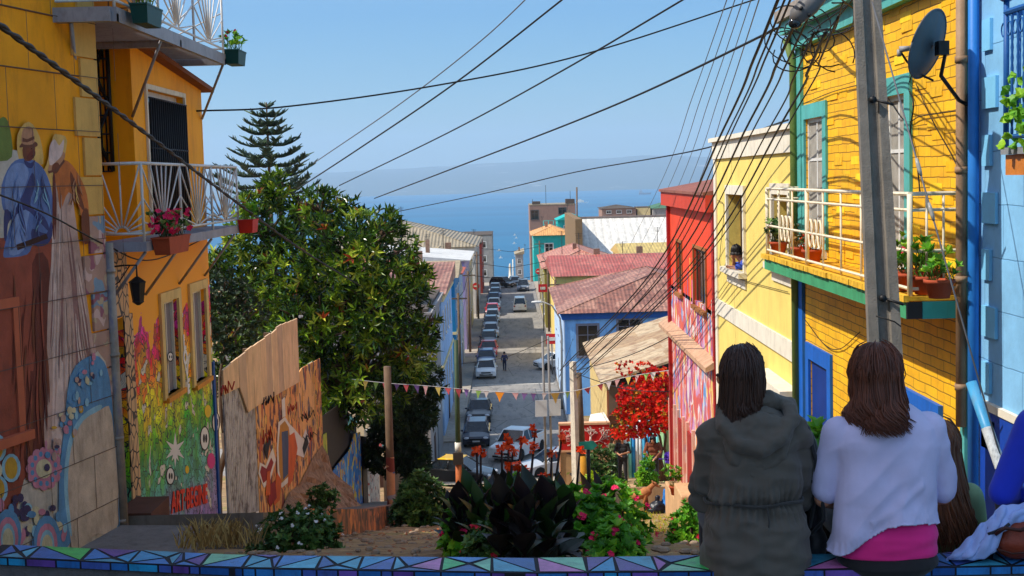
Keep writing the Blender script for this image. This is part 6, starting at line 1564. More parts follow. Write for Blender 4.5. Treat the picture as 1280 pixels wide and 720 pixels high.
def tree(name, label, cat, base, blobs, leafmat, barkmat, nros, nl, L, w, seed, trunk_r=.2, seg=1, light=None, group=None, up=.35):
    r = random.Random(seed); root = thing(name, label, cat, base, 0, group)
    tb = MB(); base = V(base); c = sum((V(b[0]) for b in blobs), V((0, 0, 0))) / len(blobs); fork = base.lerp(V((c.x, c.y, c.z)), .45)
    limb(tb, base - V((0, 0, .3)), fork, trunk_r, trunk_r * .75, r)
    for b in blobs:
        limb(tb, fork, V(b[0]), trunk_r * .55, trunk_r * .18, r)
        for _ in range(7):
            v = rvec(r); limb(tb, V(b[0]) - V((0, 0, b[1][2] * .2)), V(b[0]) + V((v.x * b[1][0], v.y * b[1][1], abs(v.z) * b[1][2])) * .85, trunk_r * .2, .02, r, 4)
    tb.build('trunk', barkmat, root)
    mb = MB()
    for _ in range(nros):
        p, v, k = in_blobs(blobs, r)
        g = noise.noise(p * 1.1)
        if g < (-.06 if 'big' in label else -.22) and k > .6: continue      # gaps
        d = (v + V((0, 0, up)) + rvec(r) * .5)
        cc = .5 + .35 * noise.noise(p * .9 + V((5, 5, 5))) + r.uniform(-.22, .22)
        if r.random() < .012: cc = .97
        rosette(mb, p, d, nl, L, w, r, cc, seg)
    mb.build('crown', leafmat, root)
    return root
L_big = leafm('broad glossy leaves', [(0, (12, 28, 10)), (.25, (26, 50, 14)), (.5, (58, 94, 20)), (.75, (140, 168, 40)), (.88, (206, 208, 80)), (.93, (150, 80, 34)), (1, (170, 70, 40))], .24, .14)
L_dark = leafm('dark fir leaves', [(0, (14, 26, 12)), (.6, (34, 58, 22)), (1, (84, 110, 30))], .6, .15)
L_arau = leafm('blue green needles', [(0, (24, 44, 34)), (.6, (50, 80, 60)), (1, (92, 116, 76))], .65, .1)
L_bush = leafm('bush leaves', [(0, (28, 50, 20)), (.6, (64, 104, 40)), (1, (150, 180, 100))], .45, .2)
L_ger = leafm('geranium leaves', [(0, (40, 92, 18)), (.5, (88, 160, 30)), (1, (170, 214, 56))], .5, .3)
L_can = leafm('dark canna leaves', [(0, (20, 16, 20)), (.35, (46, 36, 40)), (.65, (34, 52, 26)), (.85, (50, 84, 30)), (1, (96, 108, 92))], .36, .25)
L_yel = leafm('yellow green leaves', [(0, (120, 150, 30)), (.6, (190, 210, 40)), (1, (240, 220, 60))], .5, .35)
L_bou = leafm('red bracts', [(0, (150, 14, 16)), (.4, (230, 26, 22)), (.75, (250, 70, 26)), (.85, (226, 170, 40)), (1, (80, 110, 34))], .6, .35)
L_dry = leafm('dry grass', [(0, (120, 92, 50)), (1, (206, 176, 110))], .8, .2)
M_bark = paint('grey brown bark', (84, 66, 50), .9, .3, 3, .9)
def Bl(px, py, Y, rx, ry, rz): return (tuple(atY(px, py, Y)), (rx, ry, rz))
bigt = tree('broadleaf_tree', 'big dense glossy-leaved tree rising behind the board fence', 'tree', (-5.6, 40.5, G(40)),
    [Bl(440, 320, 40, 2.0, 2.2, 1.75), Bl(380, 345, 40.5, 1.7, 2.1, 1.8), Bl(330, 290, 41, 1.15, 1.5, 1.35), Bl(480, 385, 39.5, 1.55, 2.0, 1.6), Bl(405, 410, 40, 2.1, 2.3, 1.8), Bl(300, 370, 42, 1.4, 1.8, 1.7), Bl(440, 470, 40, 2.0, 2.0, 1.5), Bl(505, 430, 40, .95, 1.5, 1.3), Bl(335, 460, 42.5, 1.8, 1.6, 1.6), Bl(402, 262, 40.5, .8, 1.0, .65), Bl(345, 240, 41, .55, .7, .6), Bl(372, 262, 40.8, .5, .6, .6), Bl(520, 350, 39.8, .5, .7, .55), Bl(478, 290, 40, .5, .7, .5), Bl(528, 410, 40, .5, .8, .7)],
    L_big, M_bark, 7200, 5, .33, .042, 11, .28)
tree('broadleaf_tree', 'dark drooping evergreen tree directly behind the painted pole', 'tree', (-3.6, 44, G(44)),
    [Bl(505, 520, 44, 1.1, 1.2, .7), Bl(520, 480, 44.5, 1.0, 1.2, .8), Bl(490, 560, 44, 1.0, 1.2, .9), Bl(515, 570, 44, .6, .9, .8)], L_dark, M_bark, 1700, 6, .26, .045, 12, .16, up=-.4)
tree('broadleaf_tree', 'small light green tree between the board fence and the big tree', 'tree', (-7.4, 33, G(33)),
    [Bl(285, 420, 33, .9, 1.0, .8), Bl(300, 395, 34, .7, 1, .8), Bl(278, 380, 34.5, .8, 1, .9)], L_dark, M_bark, 700, 6, .16, .04, 13, .1)
# Norfolk pine
r = random.Random(21); Yp = 78; base = atY(336, 400, Yp); top = atY(333, 128, Yp)
ar = thing('norfolk_pine', 'tall tiered Norfolk pine standing alone against the sky behind the big tree', 'tree', (top.x, Yp, G(Yp) + 2))
mb = MB(); mb.tube([(top.x, Yp, G(Yp) + 2), (top.x, Yp, top.z)], [.3, .04], 8); mb.build('trunk', M_bark, ar)
mb = MB(); nb = MB(); tiers = 10
for i in range(tiers):
    f = i / (tiers - 1); z = top.z - .2 - f * 5.0 + r.uniform(-.12, .12); R = .3 + 2.9 * f ** .75
    for k_ in range(6 if i else 4):
        an = 2 * PI * k_ / 6 + r.uniform(-.35, .35) + i * .5; RR = R * r.uniform(.75, 1.12); u = V((math.cos(an), math.sin(an), 0)); s = V((-u.y, u.x, 0))
        P = [V((top.x, Yp, z)) + u * RR * t + V((0, 0, (-.22 * RR * t * (1 - t) * 2 + .16 * RR * t ** 2 + .05))) for t in (0, .25, .5, .75, 1)]
        nb.tube(P, [.05, .04, .03, .025, .02], 5)
        n_ = int(9 + RR * 11)
        for q in range(n_):
            t = .18 + .82 * q / n_; j = min(3, int(t * 4)); p = P[j].lerp(P[j + 1], t * 4 - j)
            for sd in (-1, 1):
                l = .4 * (.6 + t * .6) * r.uniform(.5, 1.3)
                d = (s * sd * .8 + u * .55 + V((0, 0, .62 * r.uniform(.5, 1.4)))).normalized()
                c = r.uniform(0, 1); a_ = d.orthogonal().normalized()
                nb.tube([p, p + d * l * .5, p + d * l], [.03, .04, .014], 4, 1, False, False, (c, c, c))
nb.build('crown', [M_bark, L_arau], ar)

# bushes
def bush(name, label, c, rad, n, L, w, lm, seed, cat='bush', flowers=None, nf=0, fs=.03, seg=1, squash=.7, group=None, nl=5):
    r = random.Random(seed); c = V(c); root = thing(name, label, cat, (c.x, c.y, c.z), 0, group)
    mb = MB()
    for _ in range(n):
        v = rvec(r); v.z = abs(v.z); k = r.random() ** .35 * (1 + .25 * noise.noise(v * 2.2 + V((seed, 0, 0))))
        p = c + V((v.x * rad[0] * k, v.y * rad[1] * k, v.z * rad[2] * k))
        rosette(mb, p, v + V((0, 0, .5)), nl, L, w, r, .5 + .3 * noise.noise(p * 3) + r.uniform(-.25, .25), seg)
    mb.build('foliage', lm, root)
    tb = MB()
    for _ in range(10):
        v = rvec(r); v.z = abs(v.z) + .4; tb.tube([c - V((0, 0, .1)), c + V((v.x * rad[0] * .5, v.y * rad[1] * .5, v.z * rad[2] * .5))], [.02, .008], 5)
    tb.build('stems', M_bark, root)
    if flowers:
        fb = MB()
        for _ in range(nf):
            v = rvec(r); v.z = abs(v.z); v.y = -abs(v.y) * .8; v.normalize(); p = c + V((v.x * rad[0], v.y * rad[1], v.z * rad[2])) * r.uniform(.98, 1.12)
            for _k in range(5): blossom3(fb, p + rvec(r) * fs * .5, v + V((0, -.4, .3)) + rvec(r) * .5, fs * r.uniform(.35, .65), r)
        fb.build('flowers', flowers, root)
    return root
def blossom3(fb, p, d, s, r, n=5):
    d = V(d).normalized(); a = d.orthogonal().normalized(); b = d.cross(a)
    for i in range(n):
        t = 2 * PI * i / n + r.uniform(-.2, .2); q = a * math.cos(t) + b * math.sin(t); sd = d.cross(q)
        fb.raw([p, p + q * s * .55 + sd * s * .42 + d * s * .25, p + q * s + d * s * .2, p + q * s * .55 - sd * s * .42 + d * s * .25], [(0, 1, 2, 3)], 0)
M_fw = paint('white petals', (226, 226, 226), .7, .05); M_fp = paint('hot pink petals', (226, 30, 90), .6, .1, 10, 0); M_fo = paint('scarlet orange petals', (250, 74, 12), .55, .2, 14, 0); M_fr = paint('crimson petals', (190, 20, 50), .6, .1)
p = atY(375, 688, 12.6)
bush('bush', 'dark low bush with small white flowers in the bed at the lower left', (p.x, 12.6, G(12.6)), (.46, .4, .42), 420, .075, .02, L_bush, 31, flowers=M_fw, nf=22, fs=.022)
p = atY(525, 655, 30); bush('bush', 'round dark green bush right of the foot of the painted pole', (p.x, 30, p.z), (.62, .6, 1.15), 700, .16, .035, L_bush, 32)
p = atY(862, 692, 13.5); bush('bush', 'small green plant with pink flowers left of the hooded woman', (p.x, 13.5, G(13.5) - .05), (.22, .25, .42), 200, .075, .02, L_ger, 33, flowers=M_fr, nf=7, fs=.03)
p = atY(1060, 690, 9); bush('bush', 'leafy green plant showing between the two seated women', (p.x - .1, 9, G(9)), (.55, .4, .85), 420, .09, .028, L_ger, 34)
p = atY(762, 616, 44); bush('bush', 'bright green shrub in the sun in front of the tan wall', (p.x, 43, G(43)), (.85, .7, 1.0), 420, .2, .05, L_ger, 35)
p = atY(742, 604, 48); bush('bush', 'grey green shrub against the right end of the tan wall', (p.x + .3, 48.4, G(48) + .4), (.9, .6, 1.6), 380, .2, .04, L_bush, 36)
p = atY(738, 612, 45); bush('bush', 'small yellow flowering shrub left of the bright green one', (p.x, 44.5, G(44) + .3), (.36, .4, .8), 200, .16, .05, L_yel, 37)
p = atY(434, 560, 42); bush('bush', 'small lime green bush glowing above the dark gate', (p.x - .2, 43, -7.1), (.7, .5, .9), 220, .18, .05, L_yel, 38)
p = atY(815, 600, 40); bush('potted_plant', 'tall bright leafy plant in front of the woman in brown', (p.x, 41.5, TZ(41.5) - .2), (.36, .3, 1.15), 240, .15, .04, L_ger, 39, cat='plant')
p = PB.P(404, 628, .9); bush('bush', 'green weed clump at the foot of the earth bank', (p.x, p.y, p.z - .1), (.35, .4, .5), 130, .11, .03, L_bush, 45)
# grass: dry tufts and weeds
def tufts(name, spots, lm, n, h, seed):
    r = random.Random(seed); mb = MB()
    for (x, y, R, z) in spots:
        for _ in range(n):
            a = r.uniform(0, 2 * PI); k = R * r.random() ** .5; p = V((x + k * math.cos(a), y + k * math.sin(a), z)); d = V((r.uniform(-.45, .45), r.uniform(-.45, .45), 1)).normalized(); hh = h * r.uniform(.4, 1.15); s = d.orthogonal().normalized() * hh * .03
            q = p + d * hh * .6; e = p + d * hh + V((d.x, d.y, -.2)) * hh * .35; c = r.random()
            mb.raw([p - s, p + s, q + s * .8, e, q - s * .8], [(0, 1, 2, 3, 4)], 0, False, (c, c, c))
    return tag(mb.build(name, lm), kind='stuff')
sp_ = []
for px_, py_, y in ((262, 690, 11.5), (275, 688, 12), (290, 686, 11.8), (305, 690, 12.3), (248, 700, 11)):
    q = atY(px_, py_, y); sp_.append((q.x, y, .2, G(y) + .1))
tufts('dry_grass', sp_, L_dry, 70, .24, 5)
rr = random.Random(77); sp_ = []
for i in range(130):
    y = rr.uniform(14, 44); x = rr.uniform(.9, 3.4); 
    if noise.noise(V((x * .6, y * .25, 2))) > -.1: sp_.append((x, y, .35, G(y) - .02))
for i in range(20): y = rr.uniform(20, 40); sp_.append((rr.uniform(-1.1, .6), y, .35, G(y) - .02))
for i in range(26): y = rr.uniform(26, 38); sp_.append((rr.uniform(2.7, 3.3), y, .3, G(y)))
tufts('weeds', sp_, L_yel, 26, .14, 6)

mb = MB(); rr = random.Random(78)
for i in range(2600):
    y = 7.4 + 40 * rr.random() ** 1.3; x = rr.uniform(-2.9, 3.3); s_ = rr.uniform(.008, .035) * (1 + y * .03); z = G(y) + .07 * noise.noise(V((x * .9, y * .5, 0))) + .05 * noise.noise(V((x * 2.7, y * 1.7, 3))) - .02
    if rr.random() < .45:
        a = rr.uniform(0, 6.28); d = V((math.cos(a), math.sin(a), rr.uniform(0, .3))); e = V((-d.y, d.x, rr.uniform(-.2, .2))); p = V((x, y, z + .01)); mb.face([p, p + d * s_ + e * s_ * .5, p + d * s_ * 2, p + d * s_ - e * s_ * .5], 1)
    else: mb.ell((x, y, z + s_ * .3), (s_ * rr.uniform(.8, 1.6), s_, s_ * .6), 0, n=6, k=4, sm=False)
tag(mb.build('gravel', [paint('grey brown stones', (150, 128, 108), .9, .3, 9), paint('fallen leaves', (150, 84, 46), .8, .4, 9)]), kind='stuff')

# ---- flower bed in the middle
bed = [(.05, 11.2)]
r = random.Random(41)
M_stalk = paint('dark flower stalk', (40, 24, 26), .6, .1)
def canna(i, px_, Y, hgt, nleaf, flower, lab, base_z=None):
    p = atY(px_, 690, Y); z0 = G(Y) if base_z is None else base_z; root = thing('canna', lab, 'plant', (p.x, Y, z0), 0, 'dark leaved cannas in the middle flower bed')
    mb = MB(); base = V((p.x, Y, z0)); nleaf = int(nleaf * 1.4)
    for k_ in range(nleaf):
        an = 2.4 * k_ + r.uniform(-.3, .3); f = k_ / max(1, nleaf - 1); h0 = hgt * (.0 + .56 * f); lean = .62 - .35 * f
        d = V((math.cos(an) * lean, math.sin(an) * lean * .8, 1)).normalized(); L = hgt * r.uniform(.36, .62) ; w = .064 * r.uniform(.7, 1.4)
        b = base + V((0, 0, h0)); side = d.cross(V((0, 0, 1))).normalized(); n_ = side.cross(d); c = r.uniform(0, 1); N = 6
        vs = []; fs = []
        for q in range(N + 1):
            t = q / N; ww = w * 1.15 * math.sin(PI * min(.999, .1 + t ** .8 * .9)) ** 1.15 * (1 if t < 1 else .02); bend = V((d.x, d.y, -.9)) * (L * .35 * t * t) * (1.2 - .9 * f)
            m_ = b + d * L * t + bend; vs += [m_ + side * ww + n_ * ww * .35, m_, m_ - side * ww + n_ * ww * .35]
        for q in range(N): fs += [(3 * q, 3 * q + 1, 3 * q + 4, 3 * q + 3), (3 * q + 1, 3 * q + 2, 3 * q + 5, 3 * q + 4)]
        mb.raw(vs, fs, 0, True, (c, c, c))
    mb.build('leaves', L_can, root)
    mb = MB(); lx = r.uniform(-.05, .05); tip = flower if flower else base + V((lx, 0, hgt * .8))
    mid = base.lerp(tip, .6) + V((r.uniform(-.03, .03), 0, 0)); mb.tube([base, mid, tip], [.018, .012, .008], 6); mb.build('stalk', M_stalk, root)
    if flower:
        fb = MB()
        for q in range(6): blossom3(fb, tip + V((r.uniform(-.03, .03), r.uniform(-.03, .03), r.uniform(-.04, .03))), rvec(r) + V((0, -.3, .3)), .043 * r.uniform(.7, 1.1), r, 4)
        fb.build('flower', M_fo, root)
fl = [(601, 565, 11.6), (636, 551, 11.0), (627, 563, 11.3), (641, 566, 10.8), (652, 553, 11.2), (668, 557, 11.6), (669, 538, 11.9), (648, 580, 10.6), (638, 583, 10.9), (690, 563, 11.2), (681, 596, 10.6), (702, 548, 11.8), (725, 562, 12.2), (657, 590, 10.4), (596, 563, 11.9)]
names = ['tallest at the left, on a bare stalk', 'right of the tallest left one', 'in front of the white pickup', 'low before the pickup bonnet', 'against the pickup bonnet', 'right of the pickup windscreen', 'topmost of all over the pickup bed', 'with two drooping heads', 'beside the drooping pair', 'on a bare stalk over the silver car', 'facing the viewer above the dark leaves', 'dark red against the red panel', 'orange, against the concrete pole', 'lowest in the centre', 'leftmost head of the bed']
for i, ((x, y, Y), nm) in enumerate(zip(fl, names)):
    canna(i, 600 + (x - 600) * .9 + (10 if x < 610 else 0), Y, .6 * r.uniform(.85, 1.1), 6 if i % 3 else 4, atY(x, y, Y), 'dark leaved canna with an orange flower %s' % nm)
dl = [(565, 11.4, .8, 'leaning out at the left edge of the bed, without a flower'), (590, 10.8, .95, 'second from the left edge, without a flower'), (615, 10.2, .95, 'broad leaved, low left of centre, without a flower'), (640, 9.7, .85, 'nearest of the bed with big drooping leaves'), (665, 9.9, .9, 'with large grey green leaves near the centre, no flower'), (688, 10.3, .95, 'low right of centre with no flower'), (705, 11, .9, 'at the right of the dark clump, no flower'), (752, 12.4, 1.05, 'standing apart at the right beside pink flowers'), (738, 12.8, .95, 'just left of the one standing apart')]
for i, (x, Y, h, nm) in enumerate(dl): canna(50 + i, x, Y, h * .66, 11, None, 'dark canna %s' % nm)
bush('geranium', 'bright green geranium mound with pink flowers right of the dark cannas', (.5, 10.4, G(10.4) - .06), (.34, .45, .5), 520, .085, .034, L_ger, 51, cat='plant', flowers=M_fp, nf=9, fs=.045, nl=6)
bush('geranium', 'green geranium mound spreading low at the right end of the flower bed', (.66, 9.3, G(9.3) - .06), (.2, .4, .26), 330, .08, .032, L_ger, 52, cat='plant', flowers=M_fp, nf=6, fs=.04, nl=6)
bush('geranium', 'small green geranium with pink flowers at the left end of the flower bed', (-.42, 10.2, G(10.2) - .06), (.17, .3, .5), 200, .07, .026, L_ger, 53, cat='plant', flowers=M_fp, nf=4, fs=.035, nl=6)
bush('geranium', 'low dark green foliage along the front left of the flower bed', (-.2, 9.2, G(9.2) - .06), (.2, .25, .3), 200, .07, .026, L_bush, 54, cat='plant', flowers=M_fr, nf=4, fs=.03)
for i, (x, Y, h, nm) in enumerate(((600, 9.4, .5, 'with a fan of low leaves near the front left'), (628, 8.9, .5, 'nearest the bench, left of centre'), (655, 8.8, .52, 'nearest the bench, in the centre'), (684, 8.9, .5, 'nearest the bench, right of centre'), (706, 9.5, .5, 'low, overlapping the right geranium mound'), (576, 10.0, .5, 'small and low at the far left of the clump'))): canna(70 + i, x, Y, h * 1.1, 12, None, 'dark canna %s' % nm)
bush('geranium', 'tall geranium stems with pink heads behind the cannas', (.1, 12.4, G(12.4)), (.4, .4, .62), 150, .09, .03, L_ger, 56, cat='plant', flowers=M_fp, nf=9, fs=.05)
bush('geranium', 'pale green leaves beside the lone canna at the right of the bed', (.9, 12.2, G(12.2)), (.34, .4, .55), 200, .08, .03, L_ger, 57, cat='plant', flowers=M_fp, nf=12, fs=.04)

bush('canna', 'low mass of dark purple canna leaves filling the front of the flower bed', (.08, 9.3, G(9.3) - .08), (.3, .5, .26), 90, .2, .045, L_can, 58, cat='plant', nl=4, seg=2, group='dark leaved cannas in the middle flower bed')
# bougainvillea
r = random.Random(61); bo = thing('flowering_vine', 'large scarlet flowering vine spilling over the doorway beside the red house', 'vine', (5.6, 46.5, TZ(46)))
bl_ = [Bl(805, 497, 46.5, .95, .7, .75), Bl(802, 524, 46.3, 1.1, .7, .62), Bl(782, 538, 46.5, .5, .6, .35), Bl(822, 478, 46.8, .6, .6, .55), Bl(832, 515, 46, .45, .6, .6)]
mb = MB()
for _ in range(2500):
    p, v, k = in_blobs(bl_, r)
    if noise.noise(p * 1.9) < -.16: continue
    rosette(mb, p, v + rvec(r) * .6, 4, .12, .05, r, min(1, max(0, .42 + .4 * noise.noise(p * 1.3) + r.uniform(-.2, .2) + (.5 if r.random() < .2 else 0))), 1)
mb.build('blossom', L_bou, bo)
tb = MB(); b0 = V((5.0, 46.6, TZ(46))); 
for q in range(4): limb(tb, b0 + V((.08 * q, 0, 0)), atY(795 + 12 * q, 520, 46.5), .07, .03, r, 6)
for q in range(12): 
    p, v, k = in_blobs(bl_, r); limb(tb, atY(805, 520, 46.5), p + v * .5, .03, .008, r, 5)
tb.build('stems', M_bark, bo)
# trailing sprigs on the beige roof
mb = MB()
for _ in range(60):
    p = atY(r.uniform(768, 815), r.uniform(452, 470), 49.5); rosette(mb, p, rvec(r), 3, .12, .05, r, r.uniform(0, .9), 1)
mb.build('sprigs', L_bou, bo)

# ---- pots and planters
def pot(label, c, rx, ry, h, mat, lm, ph, n, L, flowers=None, nf=0, seed=1, cat='plant pot', square=False, group=None, name='potted_plant', fs=.03):
    r = random.Random(seed); c = V(c); root = thing(name, label, cat, c, 0, group); mb = MB()
    if square: mb.hexa([c + V((sx * rx * .85, sy * ry * .85, 0)) for sx, sy in ((-1, -1), (1, -1), (1, 1), (-1, 1))] + [c + V((sx * rx, sy * ry, h)) for sx, sy in ((-1, -1), (1, -1), (1, 1), (-1, 1))]); mb.bb(c.x - rx * 1.05, c.x + rx * 1.05, c.y - ry * 1.05, c.y + ry * 1.05, c.z + h, c.z + h + .02)
    else: mb.lathe([(rx * .7, 0), (rx * .95, h * .8), (rx * 1.08, h * .8), (rx * 1.08, h), (rx * .9, h), (rx * .85, h * .9)], c, 16)
    mb.build('pot', mat, root); mb = MB()
    for _ in range(n):
        p = c + V((r.uniform(-rx, rx) * .9, r.uniform(-ry, ry) * .9, h)); d = V((r.uniform(-.6, .6), r.uniform(-.6, .6), 1)); q = p + d.normalized() * ph * r.uniform(.3, 1)
        mb.tube([p, q], .004, 4, 0, False, False, (.2, .2, .2)); rosette(mb, q, d, 5, L, L * .3, r, r.random(), 1)
    mb.build('foliage', lm, root)
    if flowers:
        fb = MB()
        for _ in range(nf):
            p = c + V((r.uniform(-rx, rx) * 1.15, r.uniform(-ry, ry) * 1.1 - .02, h + ph * r.uniform(.15, 1))); blossom3(fb, p, rvec(r) + V((-.3, -.5, .5)), fs, r)
        fb.build('flowers', flowers, root)
    return root
c = atX(212, 317, -4.3); pot('terracotta window box with magenta flowers hung on the near corner of the lower left balcony', (-4.3, 17.25, c.z), .11, .55, .2, M_terra, L_bush, .34, 60, .08, M_fp, 55, 71, 'flower box', True, name='flower_box', fs=.05)
c = atX(305, 292, -4.3); pot('small red flower box at the far end of the lower left balcony', (-4.3, 22.35, c.z), .12, .25, .2, paint('red box', (190, 40, 26), .6), L_ger, .3, 26, .09, None, 0, 72, 'flower box', True, name='flower_box')
M_gbox = paint('dark green box', (12, 70, 66), .5, .1, 4, .1)
c = atX(188, 34, -4.12); pot('dark green flower box hooked outside the upper left balcony, near its corner', (-4.12, 15.85, c.z), .1, .34, .2, M_gbox, L_yel, .34, 40, .09, M_fr, 6, 73, 'flower box', True, name='flower_box')
c = atX(302, 83, -4.15); pot('dark green flower box hooked at the far corner of the upper left balcony', (-4.2, 21.3, c.z), .12, .3, .2, M_gbox, L_ger, .32, 26, .09, M_fp, 4, 74, 'flower box', True, name='flower_box')
for i, (px_, n_, h_, fl_, nf_, lab, lm_) in enumerate(((975, 50, .34, M_fr, 6, 'grassy potted plant at the far end of the yellow house balcony', L_bush), (1003, 16, .16, None, 0, 'low orange-brown potted plant on the yellow house balcony', L_dry), (1017, 20, .2, M_fo, 16, 'terracotta pot of red geraniums in the middle of the yellow house balcony', L_bush),
    (1126, 22, .36, M_fp, 8, 'pot of tall pink flowers just right of the big concrete pole', L_ger), (1140, 18, .2, None, 0, 'wide terracotta pot with low leaves behind the white corner post', L_bush), (1158, 20, .36, None, 0, 'pot of prickly pear like fleshy leaves near the end of the yellow house balcony', L_ger), (1176, 14, .22, None, 0, 'pot with trailing green leaves second from the near end of the balcony', L_ger))):
    u = 3.86 / ((px_ - 640) / F); pot(lab, (3.86, u, zb + .012), .13 if i != 4 else .17, .13, .17, M_terra, lm_, h_, n_, .08 if i != 5 else .11, fl_, nf_, 80 + i, 'plant pot', fs=.035)
pot('long terracotta trough at the near end of the yellow house balcony', (3.95, 12.95, zb + .012), .1, .27, .19, M_terra, L_bush, .18, 26, .06, None, 0, 90, 'plant trough', True, name='planter')
r = random.Random(92); iv = thing('climbing_plant', 'green leafy climber on the ironwork of the light blue house balcony', 'plant', (3.66, 9.5, .15)); mb = MB()
for _ in range(48):
    p = V((3.6 + r.uniform(-.05, .1), 9.95 - abs(r.gauss(0, .35)), .12 + abs(r.gauss(0, .26)))); rosette(mb, p, rvec(r), 4, .07, .03, r, r.uniform(.3, 1), 2)
mb.build('foliage', L_ger, iv)
pot('small pot of pale leaves on the concrete step by the red house', (3.8, 32.2, G(31) + .26), .14, .14, .22, M_terra, L_ger, .5, 26, .12, None, 0, 93)
# ================================================================== people and animals
def blob(prims, voxel, smooth=2, disp=None, hem=None):
    mb = MB()
    for p in prims:
        if p[0] == 'c':
            a, b, r0, r1 = V(p[1]), V(p[2]), p[3], p[4]
            mb.tube([a, b], [r0, r1], 14); mb.ell(a, (r0,) * 3, n=12, k=8); mb.ell(b, (r1,) * 3, n=12, k=8)
        elif p[0] == 'p':                  # chain with radii
            mb.tube(p[1], p[2], 12)
            mb.ell(p[1][0], (p[2][0],) * 3, n=10, k=6); mb.ell(p[1][-1], (p[2][-1],) * 3, n=10, k=6)
        elif p[0] == 'l':                  # loft of flattened rings: (x, y, z, rx, ry)
            vs = []; fs = []; n = 28; R_ = p[1]
            for (x, y, z, rx, ry) in R_:
                for j in range(n):
                    a = 2 * PI * j / n; ca, sa = math.cos(a), math.sin(a)
                    e = .8; vs.append((x + rx * math.copysign(abs(ca) ** e, ca), y + ry * math.copysign(abs(sa) ** e, sa), z))
            for i in range(len(R_) - 1):
                for j in range(n): fs.append((i * n + j, i * n + (j + 1) % n, (i + 1) * n + (j + 1) % n, (i + 1) * n + j))
            fs.append(tuple(range(n - 1, -1, -1))); fs.append(tuple((len(R_) - 1) * n + j for j in range(n)))
            mb.raw(vs, fs)
        else: mb.ell(p[1], p[2], n=20, k=14, R=p[3] if len(p) > 3 else None)
    me = mb.mesh('tmp', M_conc); o = bpy.data.objects.new('tmp', me); COL.objects.link(o)
    m = o.modifiers.new('r', 'REMESH'); m.mode = 'VOXEL'; m.voxel_size = voxel; m.use_smooth_shade = True
    if smooth: s = o.modifiers.new('s', 'SMOOTH'); s.iterations = smooth; s.factor = .5
    dg = bpy.context.evaluated_depsgraph_get(); me2 = bpy.data.meshes.new_from_object(o.evaluated_get(dg)); bpy.data.objects.remove(o)
    if disp:
        nn = [v.normal.copy() for v in me2.vertices]; cc = [v.co.copy() for v in me2.vertices]
        for v, n_, c in zip(me2.vertices, nn, cc): v.co = c + n_ * disp(c, n_)
    if hem:
        import bmesh
        bm = bmesh.new(); bm.from_mesh(me2)
        bmesh.ops.delete(bm, geom=[f for f in bm.faces if all(v.co.z < hem(v.co.x, v.co.y) for v in f.verts)], context='FACES')
        for v in bm.verts:
            if v.is_boundary: v.co.z = hem(v.co.x, v.co.y)
        bm.to_mesh(me2); bm.free()
    for p in me2.polygons: p.use_smooth = True
    return me2
def addmesh(name, me, mat, parent, solid=0):
    me.transform(Matrix.Translation(-wloc(parent))); me.materials.clear(); me.materials.append(mat)
    o = bpy.data.objects.new(name, me); COL.objects.link(o); o.parent = parent
    if solid: s = o.modifiers.new('s', 'SOLIDIFY'); s.thickness = solid; s.offset = -1
    return o
def skin(nm, rgb): 
    m = paint('skin ' + nm, rgb, .5, .06, 6, .05); m.node_tree.nodes['Principled BSDF'].inputs['Subsurface Weight'].default_value = .08
    m.node_tree.nodes['Principled BSDF'].inputs['Subsurface Radius'].default_value = (.02, .008, .004); return m
def cloth(nm, rgb, rough=.9, sc=90):
    if nm in _M: return _M[nm]
    t = NT(nm); v = t.coord(); c = lin(rgb)
    t.base(t.ramp(t.noise(v, 5, 6, .6), [(.3, g3(c, .88)), (.7, g3(c, 1.1))])); t.b.inputs['Roughness'].default_value = rough
    t.b.inputs['Sheen Weight'].default_value = .15; t.bump(t.noise(v, sc, 3), .25, .002)
    _M[nm] = t.m; return t.m
SK = skin('warm', (196, 138, 108)); SK2 = skin('tan', (190, 134, 104))
def hairm(nm, rgb):
    if nm in _M: return _M[nm]
    t = NT(nm); a = t.n('ShaderNodeAttribute', attribute_name='Col'); sp = t.n('ShaderNodeSeparateColor'); t.l(a.outputs['Color'], sp.inputs[0]); c = lin(rgb)
    t.base(t.ramp(sp.outputs[0], [(0, g3(c, .7)), (1, g3(c, 1.4))])); t.b.inputs['Roughness'].default_value = .5; t.b.inputs['Specular IOR Level'].default_value = .4
    t.b.inputs['Anisotropic'].default_value = .5
    _M[nm] = t.m; return t.m
